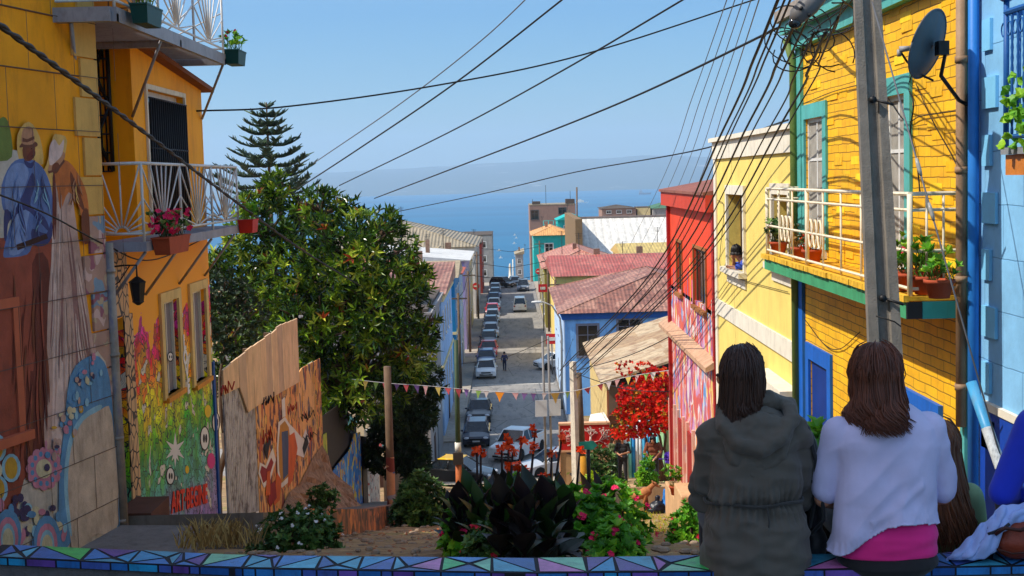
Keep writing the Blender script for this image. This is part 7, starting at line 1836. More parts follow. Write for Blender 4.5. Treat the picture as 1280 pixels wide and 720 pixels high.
def hair(parent, hc, hr, mat, length, n, seed, curl=.0, fall=(0, 0, 0), face=V((0, 1, 0)), wid=.007, part=0, lenfn=None, spread=1.0):
    """strands that leave the crown, follow the skull and fall; none across the face"""
    r = random.Random(seed); mb = MB(); hc = V(hc); face = V(face).normalized()
    mb.ell(hc - face * .006 + V((0, 0, .008)), (hr[0] * 1.03, hr[1] * 1.03, hr[2] * 1.02), col=(.2,) * 3, n=22, k=14)
    for _ in range(n):
        az_ = r.uniform(0, 2 * PI); dirn = V((math.cos(az_), math.sin(az_), 0))
        if dirn.dot(face) > .55: continue
        lift = 1.02 + r.random() * .1 + (.12 if r.random() < .03 else 0); wn = r.uniform(0, 99); P = []; e0 = r.uniform(.75, 1.35); L = length * r.uniform(.78, 1.05) * (lenfn(dirn) if lenfn else 1)
        for k_ in range(7):
            e = e0 + (-.25 - e0) * k_ / 6
            P.append(hc + V((dirn.x * hr[0] * math.cos(e), dirn.y * hr[1] * math.cos(e), hr[2] * math.sin(e))) * lift + V((noise.noise(V((wn, k_ * .5, 0))), noise.noise(V((wn, k_ * .5, 7))), 0)) * .012)
        q = P[-1]; ph = (az_ * 5 + r.uniform(-1.0, 1.0)) if curl > .025 else r.uniform(0, 6.28); dr = V((dirn.x, dirn.y, 0)) * spread; N = 9
        for k_ in range(1, N + 1):
            t = k_ / N; c_ = curl * t * t
            P.append(q + V((fall[0] * t + dr.x * .02 * t + c_ * math.cos(ph + t * 7), fall[1] * t + dr.y * .02 * t + c_ * math.sin(ph + t * 7), -L * t + fall[2])))
        w = wid * r.uniform(.6, 1.3); c = r.random()
        mb.tube(P, [w * .6] + [w] * (len(P) - 4) + [w * .9, w * .6, w * .25], 5, 0, True, True, (c, c, c))
    return mb.build('hair', mat, parent)
def hand(prims, wrist, d, palmn, s=1.0, curl=.9):
    """palm, four fingers and a thumb as prims"""
    d = V(d).normalized(); palmn = V(palmn).normalized(); side = d.cross(palmn).normalized()
    k0 = V(wrist); palm = k0 + d * .045 * s
    prims.append(('p', [k0, k0 + d * .03 * s, k0 + d * .085 * s], [.024 * s, .032 * s, .03 * s]))
    for i, (off, L) in enumerate(((-.03, .062), (-.01, .075), (.01, .07), (.028, .055))):
        b = k0 + d * .085 * s + side * off * s; dd = d; P = [b]
        for j in range(3):
            a = curl * (.25 + .3 * j); dd = (d * math.cos(a) + palmn * math.sin(a)); P.append(P[-1] + dd * L * s / 2.4)
        prims.append(('p', P, [.0095 * s, .009 * s, .0085 * s, .007 * s]))
    b = k0 + d * .02 * s - side * .025 * s; t1 = b - side * .03 * s + d * .025 * s + palmn * .01; prims.append(('p', [b, t1, t1 + d * .03 * s + palmn * .01], [.013 * s, .011 * s, .009 * s]))
def head(prims, c, s=1.0, face=V((0, 1, 0)), neck=None):
    c = V(c); face = V(face).normalized(); side = face.cross(V((0, 0, 1))).normalized(); up = V((0, 0, 1))
    R = Matrix((side, face, up)).transposed()
    prims += [('e', c, (.074 * s, .093 * s, .1 * s), R), ('e', c + face * .03 * s - up * .055 * s, (.052 * s, .058 * s, .062 * s), R), ('e', c + face * .096 * s - up * .015 * s, (.011 * s, .018 * s, .024 * s), R),
              ('e', c + face * .083 * s - up * .062 * s, (.024 * s, .011 * s, .009 * s), R), ('e', c + side * .076 * s - up * .012 * s, (.01 * s, .019 * s, .03 * s), R), ('e', c - side * .076 * s - up * .012 * s, (.01 * s, .019 * s, .03 * s), R)]
    if neck is not None: prims.append(('c', c - up * .05 * s - face * .02, neck, .052 * s, .06 * s))
def eyes(parent, c, s, face, nm='eye'):
    c = V(c); face = V(face).normalized(); side = face.cross(V((0, 0, 1))).normalized()
    for k_ in (-1, 1):
        mb = MB(); mb.ell(c + face * .083 * s + side * .03 * s * k_ + V((0, 0, .004)), (.011 * s, .008 * s, .008 * s), n=10, k=6); mb.build(nm, paint('eye', (40, 30, 26), .3), parent)

def seated(name_lab, cx, cy, zs, sh=.2, topm=None, trm=None, hairf=None, face=V((0, 1, 0)), lean=0.0, arms=((0, 0), (0, 0)), torso=None, dispf=None, hemf=None, cut=None, headc=None, skinm=SK, tname='jacket', extra=(), sleeves=1.0, slen=.55, scut=1.0, hipw=1.0, trtop=.22, voxel=.008, legs=True, low=False):
    """figure seated facing +Y with legs over the far side"""
    root = thing('person', name_lab, 'person', (cx, cy, zs)); P = lambda x, y, z: V((cx + x, cy + y, zs + z))
    hc = P(*(headc or (0, lean, .79)))
    b = []
    head(b, hc, 1.0, face, P(0, lean * .8, .6))
    b += [('l', [(cx, cy + lean * .0, zs + .03, .15, .1), (cx, cy, zs + .12, .17, .11), (cx, cy + lean * .3, zs + .28, .13, .085), (cx, cy + lean * .6, zs + .42, .15, .095), (cx, cy + lean * .85, zs + .53, .16, .08), (cx, cy + lean, zs + .58, .07, .05)])]
    el, hnd = [], []
    for k_, sx in enumerate((-1, 1)):
        sh_ = P(sx * (sh - .03), lean * .85, .53); e = P(sx * (sh + .03) + arms[k_][0], .04 + arms[k_][1], .25); h = P(sx * .1, .3, .16)
        b += [('c', sh_, e, .05, .04), ('c', e, h, .038, .026)]; hand(b, h, (h - e) * V((1, 1, 1)) if False else V((-sx * .3, .9, -.2)), V((0, 0, -1)), 1.0, .5); el.append((sh_, e, h))
        hip = P(sx * .09, .02, .08); kn = P(sx * .11, .43, .1); ft = P(sx * .12, .45 if not low else .75, -.33 if not low else -.02)
        if low: kn = P(sx * .12, .38, .3)
        b += [('c', hip, kn, .085, .06), ('c', kn, ft, .058, .038), ('p', [ft, ft + V((0, .1, -.03)), ft + V((0, .18, -.035))], [.04, .036, .024])]
    addmesh('body', blob(b, voxel * .9, 1), skinm, root)
    # top
    t = [('l', [(cx + x, cy + y, zs + z, rx * .93, ry) for (x, y, z, rx, ry) in torso])]
    for k_, (s_, e, h) in enumerate(el):
        t += [('c', s_, s_.lerp(e, scut), .066 * sleeves, .056 * sleeves)] + ([('c', e, e.lerp(h, slen), .054 * sleeves, .046 * sleeves)] if scut == 1 else [])
    t += list(extra)
    o = addmesh(tname, blob(t, voxel, 3, dispf, hemf), topm, root, .006 if hemf else 0)
    tr = []
    for sx in (-1, 1):
        kn = P(sx * .12, .38, .3) if low else P(sx * .11, .43, .1); ft = P(sx * .12, .45 if not low else .75, -.28 if not low else .02)
        tr += [('c', P(sx * .09, .02, .1), kn, .1, .075), ('c', kn, ft, .07, .05)]
    tr += [('l', [(cx, cy - .02 * hipw, zs - .035 * hipw, .15 * hipw, .13 * hipw), (cx, cy - .01, zs + .0, .2 * hipw, .16 * hipw), (cx, cy, zs + trtop * .35, .205 * hipw, .155 * hipw), (cx, cy, zs + trtop * .7, .185, .135), (cx, cy, zs + trtop, .16, .11)])]
    addmesh('trousers', blob(tr, voxel, 2), trm, root)
    for sx in (-1, 1):
        ft = P(sx * .12, .45 if not low else .75, -.33 if not low else -.02); mb = MB(); mb.ell(ft + V((0, .07, -.03)), (.05, .13, .045)); mb.build('shoe', M_dark, root)
    eyes(root, hc, 1.0, face)
    return root, hc
ZS = -1.6
# --- woman in the dark hooded jacket
cx, cy = atY(943, 700, 5.53).x, 5.48
def W1z(py_): return atY(943, py_, 5.5).z - ZS
def X1(px_): return atY(px_, 600, 5.5).x - cx
def fold1(c, n):
    z = c.z - ZS; x = c.x - cx
    w = .013 * (.5 - abs(noise.noise(V((x * 6 + 3 * z, c.y * 5, z * 11)))) * 2.2) + .008 * noise.noise(V((x * 16, c.y * 12, z * 26)))
    w -= .006 * math.exp(-((z - .47) / .006) ** 2) + .004 * math.exp(-(x / .006) ** 2) * (z < .26)
    d = abs(z - .268); g = math.exp(-(d / .07) ** 2)
    a = math.atan2(c.y - cy, x)
    w += g * .009 * math.sin(a * 34 + 4 * noise.noise(V((a * 2, z * 6, 1)))) - .006 * math.exp(-(d / .012) ** 2)
    w += .009 * max(0, noise.noise(V((x * 7 + z * 9, c.y * 4, z * 4)))) * (1 if z > .3 else .6)
    return w
tor = [(0, .0, -.06, .2, .13), (-.005, -.01, -.02, .235, .155), (-.004, -.01, .06, .238, .16), (-.0, -.005, .14, .225, .15), (-.01, 0, .22, .205, .135), (-.01, 0, .265, .192, .125), (-.005, .0, .31, .2, .13), (0, .01, .4, .2, .13), (0, .02, .5, .2, .12), (0, .025, .575, .18, .105), (0, .03, .62, .12, .08), (-.005, .03, .66, .075, .07)]
M_hood = cloth('charcoal olive jacket cloth', (84, 78, 70), .85, 120)
hx = lambda px_, py_, y=5.38: atY(px_, py_, y)
hd = [('p', [hx(903, 512, 5.5), hx(905, 535, 5.42), hx(925, 556, 5.37), hx(950, 562, 5.36), hx(975, 548, 5.38), hx(990, 522, 5.44), hx(985, 503, 5.53)], [.03, .033, .034, .036, .034, .034, .03]),
      ('p', [hx(912, 508, 5.56), hx(935, 502, 5.5), hx(960, 500, 5.5), hx(980, 506, 5.56)], [.035, .045, .045, .035]),
      ('e', hx(945, 545, 5.43), (.14, .07, .1)), ('p', [hx(905, 530, 5.42), hx(918, 575, 5.39), hx(943, 594, 5.385)], [.02, .026, .018]), ('p', [hx(990, 525, 5.42), hx(975, 572, 5.39), hx(943, 594, 5.385)], [.02, .026, .018]),
      ('e', hx(944, 572, 5.4), (.085, .035, .075))]
hc1 = (atY(923, 467, 5.55).x - cx, .04, atY(923, 467, 5.55).z - ZS)
w1_, hc = seated('seated woman with straight dark hair in a charcoal hooded jacket', cx, cy, ZS, .19, M_hood, cloth('dark jeans', (30, 32, 44)), headc=hc1, face=V((-.75, .65, -.1)), lean=.03, torso=tor, dispf=fold1, sleeves=1.12, slen=.85, hipw=.8, arms=((.02, .06), (-.02, .06)))
def foldh(c, n): return .008 * noise.noise(V((c.x * 14, c.y * 9, c.z * 22))) + .004 * noise.noise(c * 45)
addmesh('hood', blob(hd, .007, 2, foldh), M_hood, w1_)
mb = MB(); z = ZS + .268; mb.tube([(cx - .01 + .2 * math.cos(a), cy + .135 * math.sin(a), z + .004 * math.sin(a * 5)) for a in [2 * PI * i / 40 for i in range(41)]], .006, 6)
mb.tube([(cx + .02, cy - .135, z), (cx + .025, cy - .15, z - .06), (cx + .022, cy - .15, z - .13)], .0035, 5)
mb.build('drawstring', cloth('drawstring', (50, 48, 46)), w1_)
H_dark = hairm('near black hair', (60, 38, 30))
def ln1(d): return 1.75 if d.x < -.25 else 1.0
hair(w1_, hc + V((.003, -.005, .01)), (.083, .1, .108), H_dark, .15, 2400, 3, .014, (-.01, .01, 0), V((-.75, .65, 0)), .0027, lenfn=ln1, spread=.4)
# black backpack strap and bag at her right
bp = thing('backpack', 'black backpack leaning between the hooded woman and the woman in lilac', 'backpack', (atY(1014, 690, 5.6).x, 5.66, ZS))
bk = [('e', atY(1012, 640, 5.68), (.055, .09, .16)), ('e', atY(1010, 575, 5.7), (.045, .08, .14)), ('e', atY(1016, 680, 5.66), (.06, .09, .09))]
addmesh('bag_body', blob(bk, .01, 2, lambda c, n: .006 * noise.noise(c * 14)), cloth('black nylon', (22, 22, 26), .6), bp)
mb = MB(); mb.tube([atY(993, 515, 5.52), atY(1010, 535, 5.48), atY(1020, 575, 5.5), atY(1020, 620, 5.55), atY(1012, 660, 5.58)], .016, 8, flat=.4); mb.tube([atY(1015, 600, 5.52), atY(1028, 620, 5.5), atY(1030, 650, 5.5), atY(1014, 668, 5.55)], .009, 6); mb.build('strap', cloth('black webbing', (18, 18, 20), .7), bp)

# --- woman in the lilac white cardigan
cx2, cy2 = atY(1108, 700, 5.46).x, 5.46
tor2 = [(-.01, .0, -.03, .22, .13), (-.0, -.01, .05, .235, .15), (0, -.01, .14, .225, .145), (0, 0, .25, .208, .13), (0, .01, .36, .212, .13), (0, .02, .48, .225, .125), (0, .025, .55, .21, .11), (0, .03, .6, .15, .09), (0, .03, .64, .08, .07)]
def fold2(c, n):
    x = c.x - cx2; z = c.z - ZS
    w = .016 * noise.noise(V((x * 6 + z * 7, c.y * 4, z * 4))) + .012 * (1 - 2 * abs(noise.noise(V((x * 9 - z * 5, 3, z * 4)))))
    k = max(0, (.3 - z) / .3); w += k * .024 * math.sin(x * 26 + 1.2) + k * .012 + (.0022 * math.sin(x * 420) if z < hem2(c.x, c.y) - ZS + .035 else 0)
    w += .010 * math.exp(-((x * .7 - (z - .2) + .05) / .02) ** 2) * (1 if -.1 < x < .12 and .02 < z < .36 else 0)
    return w
def hem2(x, y):
    px_ = (x - cx2) * 312 + 1112
    pts_ = [(1000, 690), (1044, 690), (1058, 684), (1076, 668), (1098, 652), (1118, 645), (1150, 648), (1176, 654), (1190, 664), (1260, 664)]
    for (a, za), (b, zb_) in zip(pts_, pts_[1:]):
        if px_ <= b: py_ = za + (zb_ - za) * (px_ - a) / (b - a); break
    else: py_ = 672
    return atY(px_, py_, 5.4).z + (y - 5.4) * .05
M_lil = cloth('lilac white knit', (196, 192, 226), .9, 160)
hc2 = (atY(1091, 466, 5.55).x - cx2, .05, atY(1094, 466, 5.55).z - ZS)
w2_, hcb = seated('seated woman with wavy brown hair in a lilac white cardigan over a pink top', cx2, cy2, ZS, .21, M_lil, cloth('black trousers', (16, 16, 20)), headc=hc2, face=V((-.35, .93, -.1)), lean=.03, torso=tor2, dispf=fold2, hemf=hem2, sleeves=1.0, tname='cardigan', arms=((.0, .03), (.015, .03)), slen=.04, scut=.84, trtop=.06)
pk = [('l', [(cx2, cy2, ZS + .035, .2, .142), (cx2, cy2 - .005, ZS + .12, .2, .142), (cx2, cy2, ZS + .22, .18, .12), (cx2, cy2, ZS + .4, .18, .1)])]
addmesh('pink_top', blob(pk, .008, 2, lambda c, n: .006 * noise.noise(V((c.x * 6, c.y * 6, c.z * 30)))), cloth('hot pink jersey', (232, 34, 130), .85), w2_)
H_brown = hairm('chestnut brown hair', (92, 50, 34))
def ln2(d): return 1.0 if d.x > -.6 else .9
hair(w2_, hcb + V((0, -.005, .012)), (.09, .106, .112), H_brown, .2, 2800, 5, .04, (.006, -.03, 0), V((-.25, .95, 0)), .0028, lenfn=ln2, spread=.8)

# --- woman with long hair and a pale green top on the low ground behind
cx3, cy3, z3 = atY(1172, 600, 6.2).x, 6.2, -2.05
tor3 = [(0, 0, .0, .17, .12), (0, 0, .12, .165, .115), (0, 0, .3, .15, .1), (0, .01, .45, .175, .1), (0, .02, .54, .17, .09), (0, .02, .6, .08, .06)]
w3_, hc3 = seated('person with long brown hair and a pale green top sitting low behind the lilac cardigan', cx3, cy3, z3, .18, cloth('pale green jersey', (130, 160, 120)), cloth('grey trousers', (70, 70, 76)), headc=(0, .03, .76), torso=tor3, dispf=lambda c, n: .006 * noise.noise(c * 8), sleeves=.98, tname='top', voxel=.012, low=True)
hair(w3_, hc3 + V((0, 0, .01)), (.094, .105, .11), hairm('long brown hair', (110, 70, 46)), .42, 900, 8, .02, (.02, -.05, 0), V((0, 1, 0)), .0045, spread=2.0)
# --- person in blue at the frame's edge
cx4, cy4 = 2.32, 5.56
w4_, hc4 = seated('person in a cobalt blue sweater cut off by the right edge, only an elbow showing', cx4, cy4, ZS, .21, cloth('cobalt sweater', (20, 50, 190)), cloth('navy trousers', (30, 34, 60)), headc=(0, .03, .79), torso=tor2, dispf=lambda c, n: .006 * noise.noise(c * 8), sleeves=1.1, tname='sweater', voxel=.012, arms=((-.06, -.03), (0, 0)))
hair(w4_, hc4 + V((0, 0, .01)), (.094, .105, .11), H_dark, .1, 200, 9, .01, (0, -.01, 0), V((0, 1, 0)), .008)
# jacket heap and leather bag on the bench
jk = thing('folded_jacket', 'light blue denim jacket heaped over the leather bag on the bench', 'jacket', atY(1225, 700, 5.45))
J = lambda x, y, Y=5.45: atY(x, y, Y)
RJ = [(1183, 698, 698, 5.50), (1196, 688, 699, 5.47), (1212, 673, 699, 5.45), (1228, 655, 698, 5.44), (1242, 641, 690, 5.44), (1254, 633, 664, 5.45), (1268, 629, 654, 5.47), (1284, 630, 650, 5.49), (1304, 640, 668, 5.5)]
mb = MB(); NU, NV = 64, 30; r_ = []
for i in range(NU + 1):
    t = i / NU * (len(RJ) - 1); j = min(len(RJ) - 2, int(t)); k_ = t - j; k_ = k_ * k_ * (3 - 2 * k_)
    x = RJ[j][0] + (RJ[j + 1][0] - RJ[j][0]) * (t - j); yr_, yf, Yr_ = [RJ[j][q] + (RJ[j + 1][q] - RJ[j][q]) * k_ for q in (1, 2, 3)]
    for j2 in range(NV + 1):
        w_ = j2 / NV
        if w_ < .4: s_ = w_ / .4; yy = 700 + (yr_ - 700) * math.sin(s_ * PI / 2); Y = Yr_ + .13 * (1 - s_)
        else: s_ = (w_ - .4) / .6; yy = yr_ + (yf - yr_) * s_; Y = Yr_ - .07 * math.sin(s_ * PI * .6)
        p = atY(x, yy, Y); u_ = i / NU
        g = .016 * math.sin(u_ * 19 + w_ * 7 + 2 * noise.noise(V((u_ * 4, w_ * 3, 0)))) * min(1, (1 - abs(2 * w_ - 1)) * 3) + .012 * noise.noise(V((u_ * 12, w_ * 6, 4)))
        mb.v.append((p.x, p.y - abs(g) * .9, p.z + g * .5))
for i in range(NU):
    for j in range(NV): q = i * (NV + 1) + j; mb.f.append((q, q + NV + 1, q + NV + 2, q + 1)); mb.m.append(0); mb.s.append(True); mb.c.append(None)
o = mb.build('cloth', cloth('light denim', (150, 172, 224), .9, 140), jk); s_ = o.modifiers.new('s', 'SOLIDIFY'); s_.thickness = .006
mb = MB(); mb.tube([J(1235, 668, 5.37), J(1250, 662, 5.365), J(1262, 655, 5.365)], .007, 6); mb.build('dark_lining', cloth('dark lining', (30, 30, 44)), jk)
lb = thing('leather_bag', 'reddish brown round leather bag under the denim jacket at the right edge', 'bag', J(1268, 700, 5.42))
addmesh('bag_body', blob([('e', J(1272, 675, 5.42), (.095, .07, .082))], .008, 2, lambda c, n: .008 * noise.noise(V((c.x * 9, c.y * 9, c.z * 22)))), paint('red brown leather', (136, 58, 38), .42, .15, 8, .3, (60, 30, 20), .4), lb)
mb = MB(); mb.tube([J(1244, 668, 5.36), J(1256, 660, 5.345), J(1275, 663, 5.34), J(1295, 655, 5.35)], .008, 6); mb.tube([J(1246, 686, 5.36), J(1265, 692, 5.345), J(1290, 690, 5.345)], .004, 6); mb.build('strap', paint('dark leather', (60, 26, 18), .5), lb)

# --- standing figures
def standing(label, x, y, z, s, top, trousers, hairmat, pose, facing, voxel=.02, hairlen=.03, hat=None, skinm=SK2, skirt=False):
    root = thing('person', label, 'person', (x, y, z)); f = V(facing).normalized(); rt = f.cross(V((0, 0, 1))).normalized()
    Q = lambda a, b, c: V((x, y, z)) + rt * a * s + f * b * s + V((0, 0, c * s))
    hc = Q(*pose.get('head', (0, .02, 1.6))); b = []; head(b, hc, s, f, Q(0, 0, 1.42))
    def lf(rows, gr): return [('c', Q(r[0] - r[3] * .5, r[1], r[2]), Q(r[0] + r[3] * .5, r[1], r[2]), r[4] + gr, r[4] + gr) for r in rows]
    rows = [(0, 0, .93, .14, .11), (0, 0, 1.05, .12, .1), (0, 0, 1.2, .14, .11), (0, 0, 1.34, .18, .09)]
    b += lf([(r[0], r[1], r[2], r[3], r[4] * s - .015) for r in rows], 0)
    t = lf([(r[0], r[1], r[2], r[3], r[4] * s) for r in rows], 0)
    for k_, sx in enumerate((-1, 1)):
        sh = Q(sx * .18, 0, 1.38); e = Q(*pose['elbow'][k_]); h = Q(*pose['hand'][k_]); b += [('c', sh, e, .048 * s, .04 * s), ('c', e, h, .038 * s, .028 * s)]; hand(b, h, (h - e), f * .2 + V((0, 0, -1)), s, .6)
        t += [('c', sh, e, .062 * s, .055 * s)] + ([('c', e, e.lerp(h, .7), .052 * s, .045 * s)] if pose.get('long', True) else [])
        kn = Q(*pose['knee'][k_]); ft = Q(*pose['foot'][k_]); hp = Q(sx * .09, 0, .9); b += [('c', hp, kn, .075 * s, .055 * s), ('c', kn, ft, .052 * s, .036 * s), ('c', ft - V((0, 0, .03)), ft + f * .16 * s - V((0, 0, .035)), .036 * s, .03 * s)]
    addmesh('body', blob(b, voxel * .7, 1), skinm, root); addmesh('shirt', blob(t, voxel * .7, 2, lambda c, n: .008 * noise.noise(c * 9)), top, root)
    tr = []
    for k_, sx in enumerate((-1, 1)):
        kn = Q(*pose['knee'][k_]); ft = Q(*pose['foot'][k_]); tr += [('c', Q(sx * .085, 0, .92), kn, .095 * s, .072 * s), ('c', kn, ft + V((0, 0, .04)), .07 * s, .06 * s)]
    tr += lf([(0, 0, .93, .15, .12 * s)], 0); addmesh('trousers', blob(tr, voxel * .7, 2), trousers, root)
    for k_ in (0, 1):
        ft = Q(*pose['foot'][k_]); mb = MB(); mb.ell(ft + f * .06 * s - V((0, 0, .03)), (.06 * s, .06 * s, .045 * s)); mb.tube([ft - V((0, 0, .03)), ft + f * .18 * s - V((0, 0, .04))], [.05 * s, .035 * s], 8); mb.build('shoe', M_dark, root)
    hair(root, hc + V((0, 0, .012)), (.082 * s, .1 * s, .106 * s), hairmat, hairlen, 160, 4, .004, (0, 0, 0), f, .008)
    if hat: mb = MB(); mb.lathe([(.1 * s, 0), (.105 * s, .05), (.08 * s, .1), (.0, .12)], hc + V((0, 0, .035)), 16); mb.ell(hc + V((0, 0, .04)) + f * .1 * s, (.07 * s, .08 * s, .012)); mb.build('cap', hat, root)
    eyes(root, hc, s, f)
    return root
H_blk = hairm('black hair', (26, 20, 18))
pst = dict(elbow=[(-.27, .02, 1.12), (.27, .02, 1.12)], hand=[(-.06, .24, 1.1), (.07, .24, 1.06)], knee=[(-.1, .02, .5), (.1, .02, .5)], foot=[(-.11, 0, .07), (.11, 0, .07)], long=False)
p = atY(779, 604, 47.5); standing('man in black T-shirt and black trousers standing with hands together by the blue fence', p.x, 47.5, TZ(47.5), 1.0, cloth('black shirt', (28, 28, 32)), cloth('black slacks', (24, 24, 30)), H_blk, pst, (-.25, -1, 0), .022, hat=cloth('black cap', (20, 20, 22)))
p = atY(770, 604, 48.6); standing('person in an olive top standing just behind the man in black', p.x + .05, 49.6, TZ(49.6), .97, cloth('olive top', (90, 96, 60)), cloth('dull trousers', (60, 60, 66)), H_blk, dict(elbow=[(-.26, .0, 1.1), (.26, .0, 1.1)], hand=[(-.3, .1, .86), (.28, .1, .86)], knee=pst['knee'], foot=pst['foot']), (.2, -1, 0), .022)
pst2 = dict(head=(.0, .12, 1.55), elbow=[(-.26, .08, 1.12), (.27, .08, 1.12)], hand=[(-.08, .3, .98), (.12, .3, .98)], knee=pst['knee'], foot=pst['foot'], long=True)
p = atY(817, 600, 43); gw = standing('person in a brown top holding a purple flower bundle, behind the tall leafy plant', p.x, 43, TZ(43), 1.0, cloth('brown blouse', (120, 62, 34)), cloth('dark skirt cloth', (34, 34, 40)), H_blk, pst2, (-.15, -1, 0), .02, hairlen=.12)
mb = MB(); r = random.Random(5); c = V((p.x + .5, 42.6, TZ(43) + 1.0))
for _ in range(60): blossom3(mb, c + rvec(r) * .16, rvec(r), .08, r)
for k_ in range(3): mb.tube([c - V((0, 0, .05)), V((p.x + .15, 42.72, TZ(43) + .95))], .02, 6)
tag(mb.build('flower_bundle', paint('violet petals', (96, 60, 180), .7)), 'purple flower bundle held by the person in brown', 'flowers')
pst3 = dict(elbow=[(-.27, -.02, 1.12), (.27, .04, 1.12)], hand=[(-.27, .12, .88), (.22, .2, .95)], knee=[(-.1, .08, .5), (.1, -.04, .5)], foot=[(-.1, .16, .07), (.1, -.16, .07)])
standing('pedestrian in dark blue walking on the street beside the parked silver car', -.85, 121, G(121) + .03, 1.0, cloth('dark blue coat', (34, 44, 92)), cloth('dark blue trousers', (28, 34, 64)), H_blk, pst3, (.1, 1, 0), .03)
# man leaning on the window sill of the cream house
wy = (PR.px(931, 280)[0] + PR.px(911, 280)[0]) / 2; zs_ = PR.px(920, 336)[1]
wm = thing('person', 'dark haired man in a blue shirt leaning out on the cream window sill', 'person', (XR + .1, wy, zs_)); b = []; fc = V((-.75, .55, -.35)).normalized()
hc = atX(916, 316, XR - .02); hc = V((XR - .03, wy - .0, zs_ + .33)); head(b, hc, 1.05, fc, V((XR + .12, wy - .08, zs_ + .12)))
for dy_ in (-.2, .2):
    sh = V((XR + .2, wy - .05 + dy_, zs_ + .08)); e = V((XR - .02, wy + dy_ * 1.1, zs_ + .04)); h = hc + V((-.02, dy_ * .3, -.12)) if dy_ > 0 else V((XR - .1, wy + .1, zs_ + .04)); b += [('c', sh, e, .05, .042), ('c', e, h, .038, .028)]; hand(b, h, (h - e), fc, 1.0, .7)
b += [('e', V((XR + .28, wy - .05, zs_ - .02)), (.13, .21, .2))]
addmesh('body', blob(b, .012, 1), SK2, wm)
tp_ = [('e', V((XR + .26, wy - .05, zs_ - .0)), (.16, .24, .2)), ('c', V((XR + .2, wy - .25, zs_ + .08)), V((XR - .02, wy - .21, zs_ + .06)), .07, .06), ('c', V((XR + .2, wy + .15, zs_ + .08)), V((XR - .0, wy + .2, zs_ + .06)), .07, .06), ('c', V((XR + .12, wy - .22, zs_ + .12)), V((XR + .12, wy + .12, zs_ + .12)), .08, .08)]
addmesh('shirt', blob(tp_, .012, 2, lambda c, n: .008 * noise.noise(c * 9)), cloth('royal blue shirt', (40, 70, 170)), wm)
hair(wm, hc + V((.01, 0, .02)), (.09, .1, .108), H_blk, .05, 220, 6, .015, (0, 0, 0), fc, .009); eyes(wm, hc, 1.05, fc)

# dog with its front paws on the stones
dx, dy = atY(797, 640, 38.4).x, 38.0; dz = G(38) + .02; p0 = atY(790, 645, 37); dx, dy, dz = p0.x, 36.9, G(36.9)
dg_ = thing('dog', 'tan short haired dog with its tail down, sniffing at the plastic bags by the terrace', 'dog', (dx, dy, dz)); D = lambda a, b, c: V((dx + a, dy + b, dz + c))
b = [('c', D(-.04, 0, .44), D(.12, 0, .46), .125, .11), ('c', D(.12, 0, .46), D(.38, 0, .58), .11, .145), ('c', D(.38, 0, .58), D(.44, 0, .6), .145, .12), ('c', D(.46, 0, .66), D(.58, -.02, .78), .085, .065), ('e', D(.62, -.02, .8), (.085, .07, .07)), ('c', D(.66, -.02, .78), D(.76, -.03, .73), .045, .03),
     ('c', D(.58, .04, .86), D(.56, .07, .9), .025, .01), ('c', D(.58, -.08, .86), D(.56, -.11, .9), .025, .01),
     ('p', [D(-.12, 0, .46), D(-.22, .0, .36), D(-.26, .0, .2), D(-.3, 0, .1)], [.035, .028, .022, .012])]
for sy_ in (-.08, .08):
    st = .06 if sy_ > 0 else -.04
    b += [('p', [D(-.04, sy_, .4), D(.04 + st, sy_, .27), D(-.09 + st, sy_, .16), D(-.06 + st, sy_, .03), D(-.01 + st, sy_, .025)], [.085, .055, .028, .022, .024]),
          ('p', [D(.38, sy_, .5), D(.36 + st, sy_, .3), D(.4 + st, sy_, .14), D(.4 + st, sy_, .05), D(.44 + st, sy_, .045)], [.06, .04, .028, .022, .024])]
addmesh('body', blob(b, .014, 2), paint('tan dog coat', (172, 112, 66), .85, .3, 4, .3, (90, 60, 40), .5), dg_)
mb = MB(); mb.ell(D(.775, -.03, .73), (.014, .016, .012)); mb.build('nose', M_dark, dg_)
r = random.Random(3)
bg1 = thing('plastic_bag', 'black rubbish bag on the ground in front of the dog', 'bag', D(.7, -.2, 0)); addmesh('bag_body', blob([('e', D(.68, -.15, .17), (.24, .2, .2)), ('e', D(.55, -.2, .12), (.18, .16, .14)), ('c', D(.68, -.15, .35), D(.7, -.15, .45), .05, .07)], .02, 1, lambda c, n: .03 * noise.noise(c * 7)), paint('black plastic', (30, 34, 44), .35), bg1)
bg2 = thing('plastic_bag', 'blue cloth bag propped beside the black rubbish bag', 'bag', D(.98, -.1, 0)); addmesh('bag_body', blob([('l', [(dx + .98, dy - .1, dz + .0, .2, .16), (dx + .98, dy - .1, dz + .25, .19, .14), (dx + .95, dy - .1, dz + .5, .1, .09), (dx + .9, dy - .1, dz + .68, .04, .04)])], .02, 1, lambda c, n: .03 * noise.noise(c * 7)), paint('blue bag cloth', (40, 120, 200), .6), bg2)
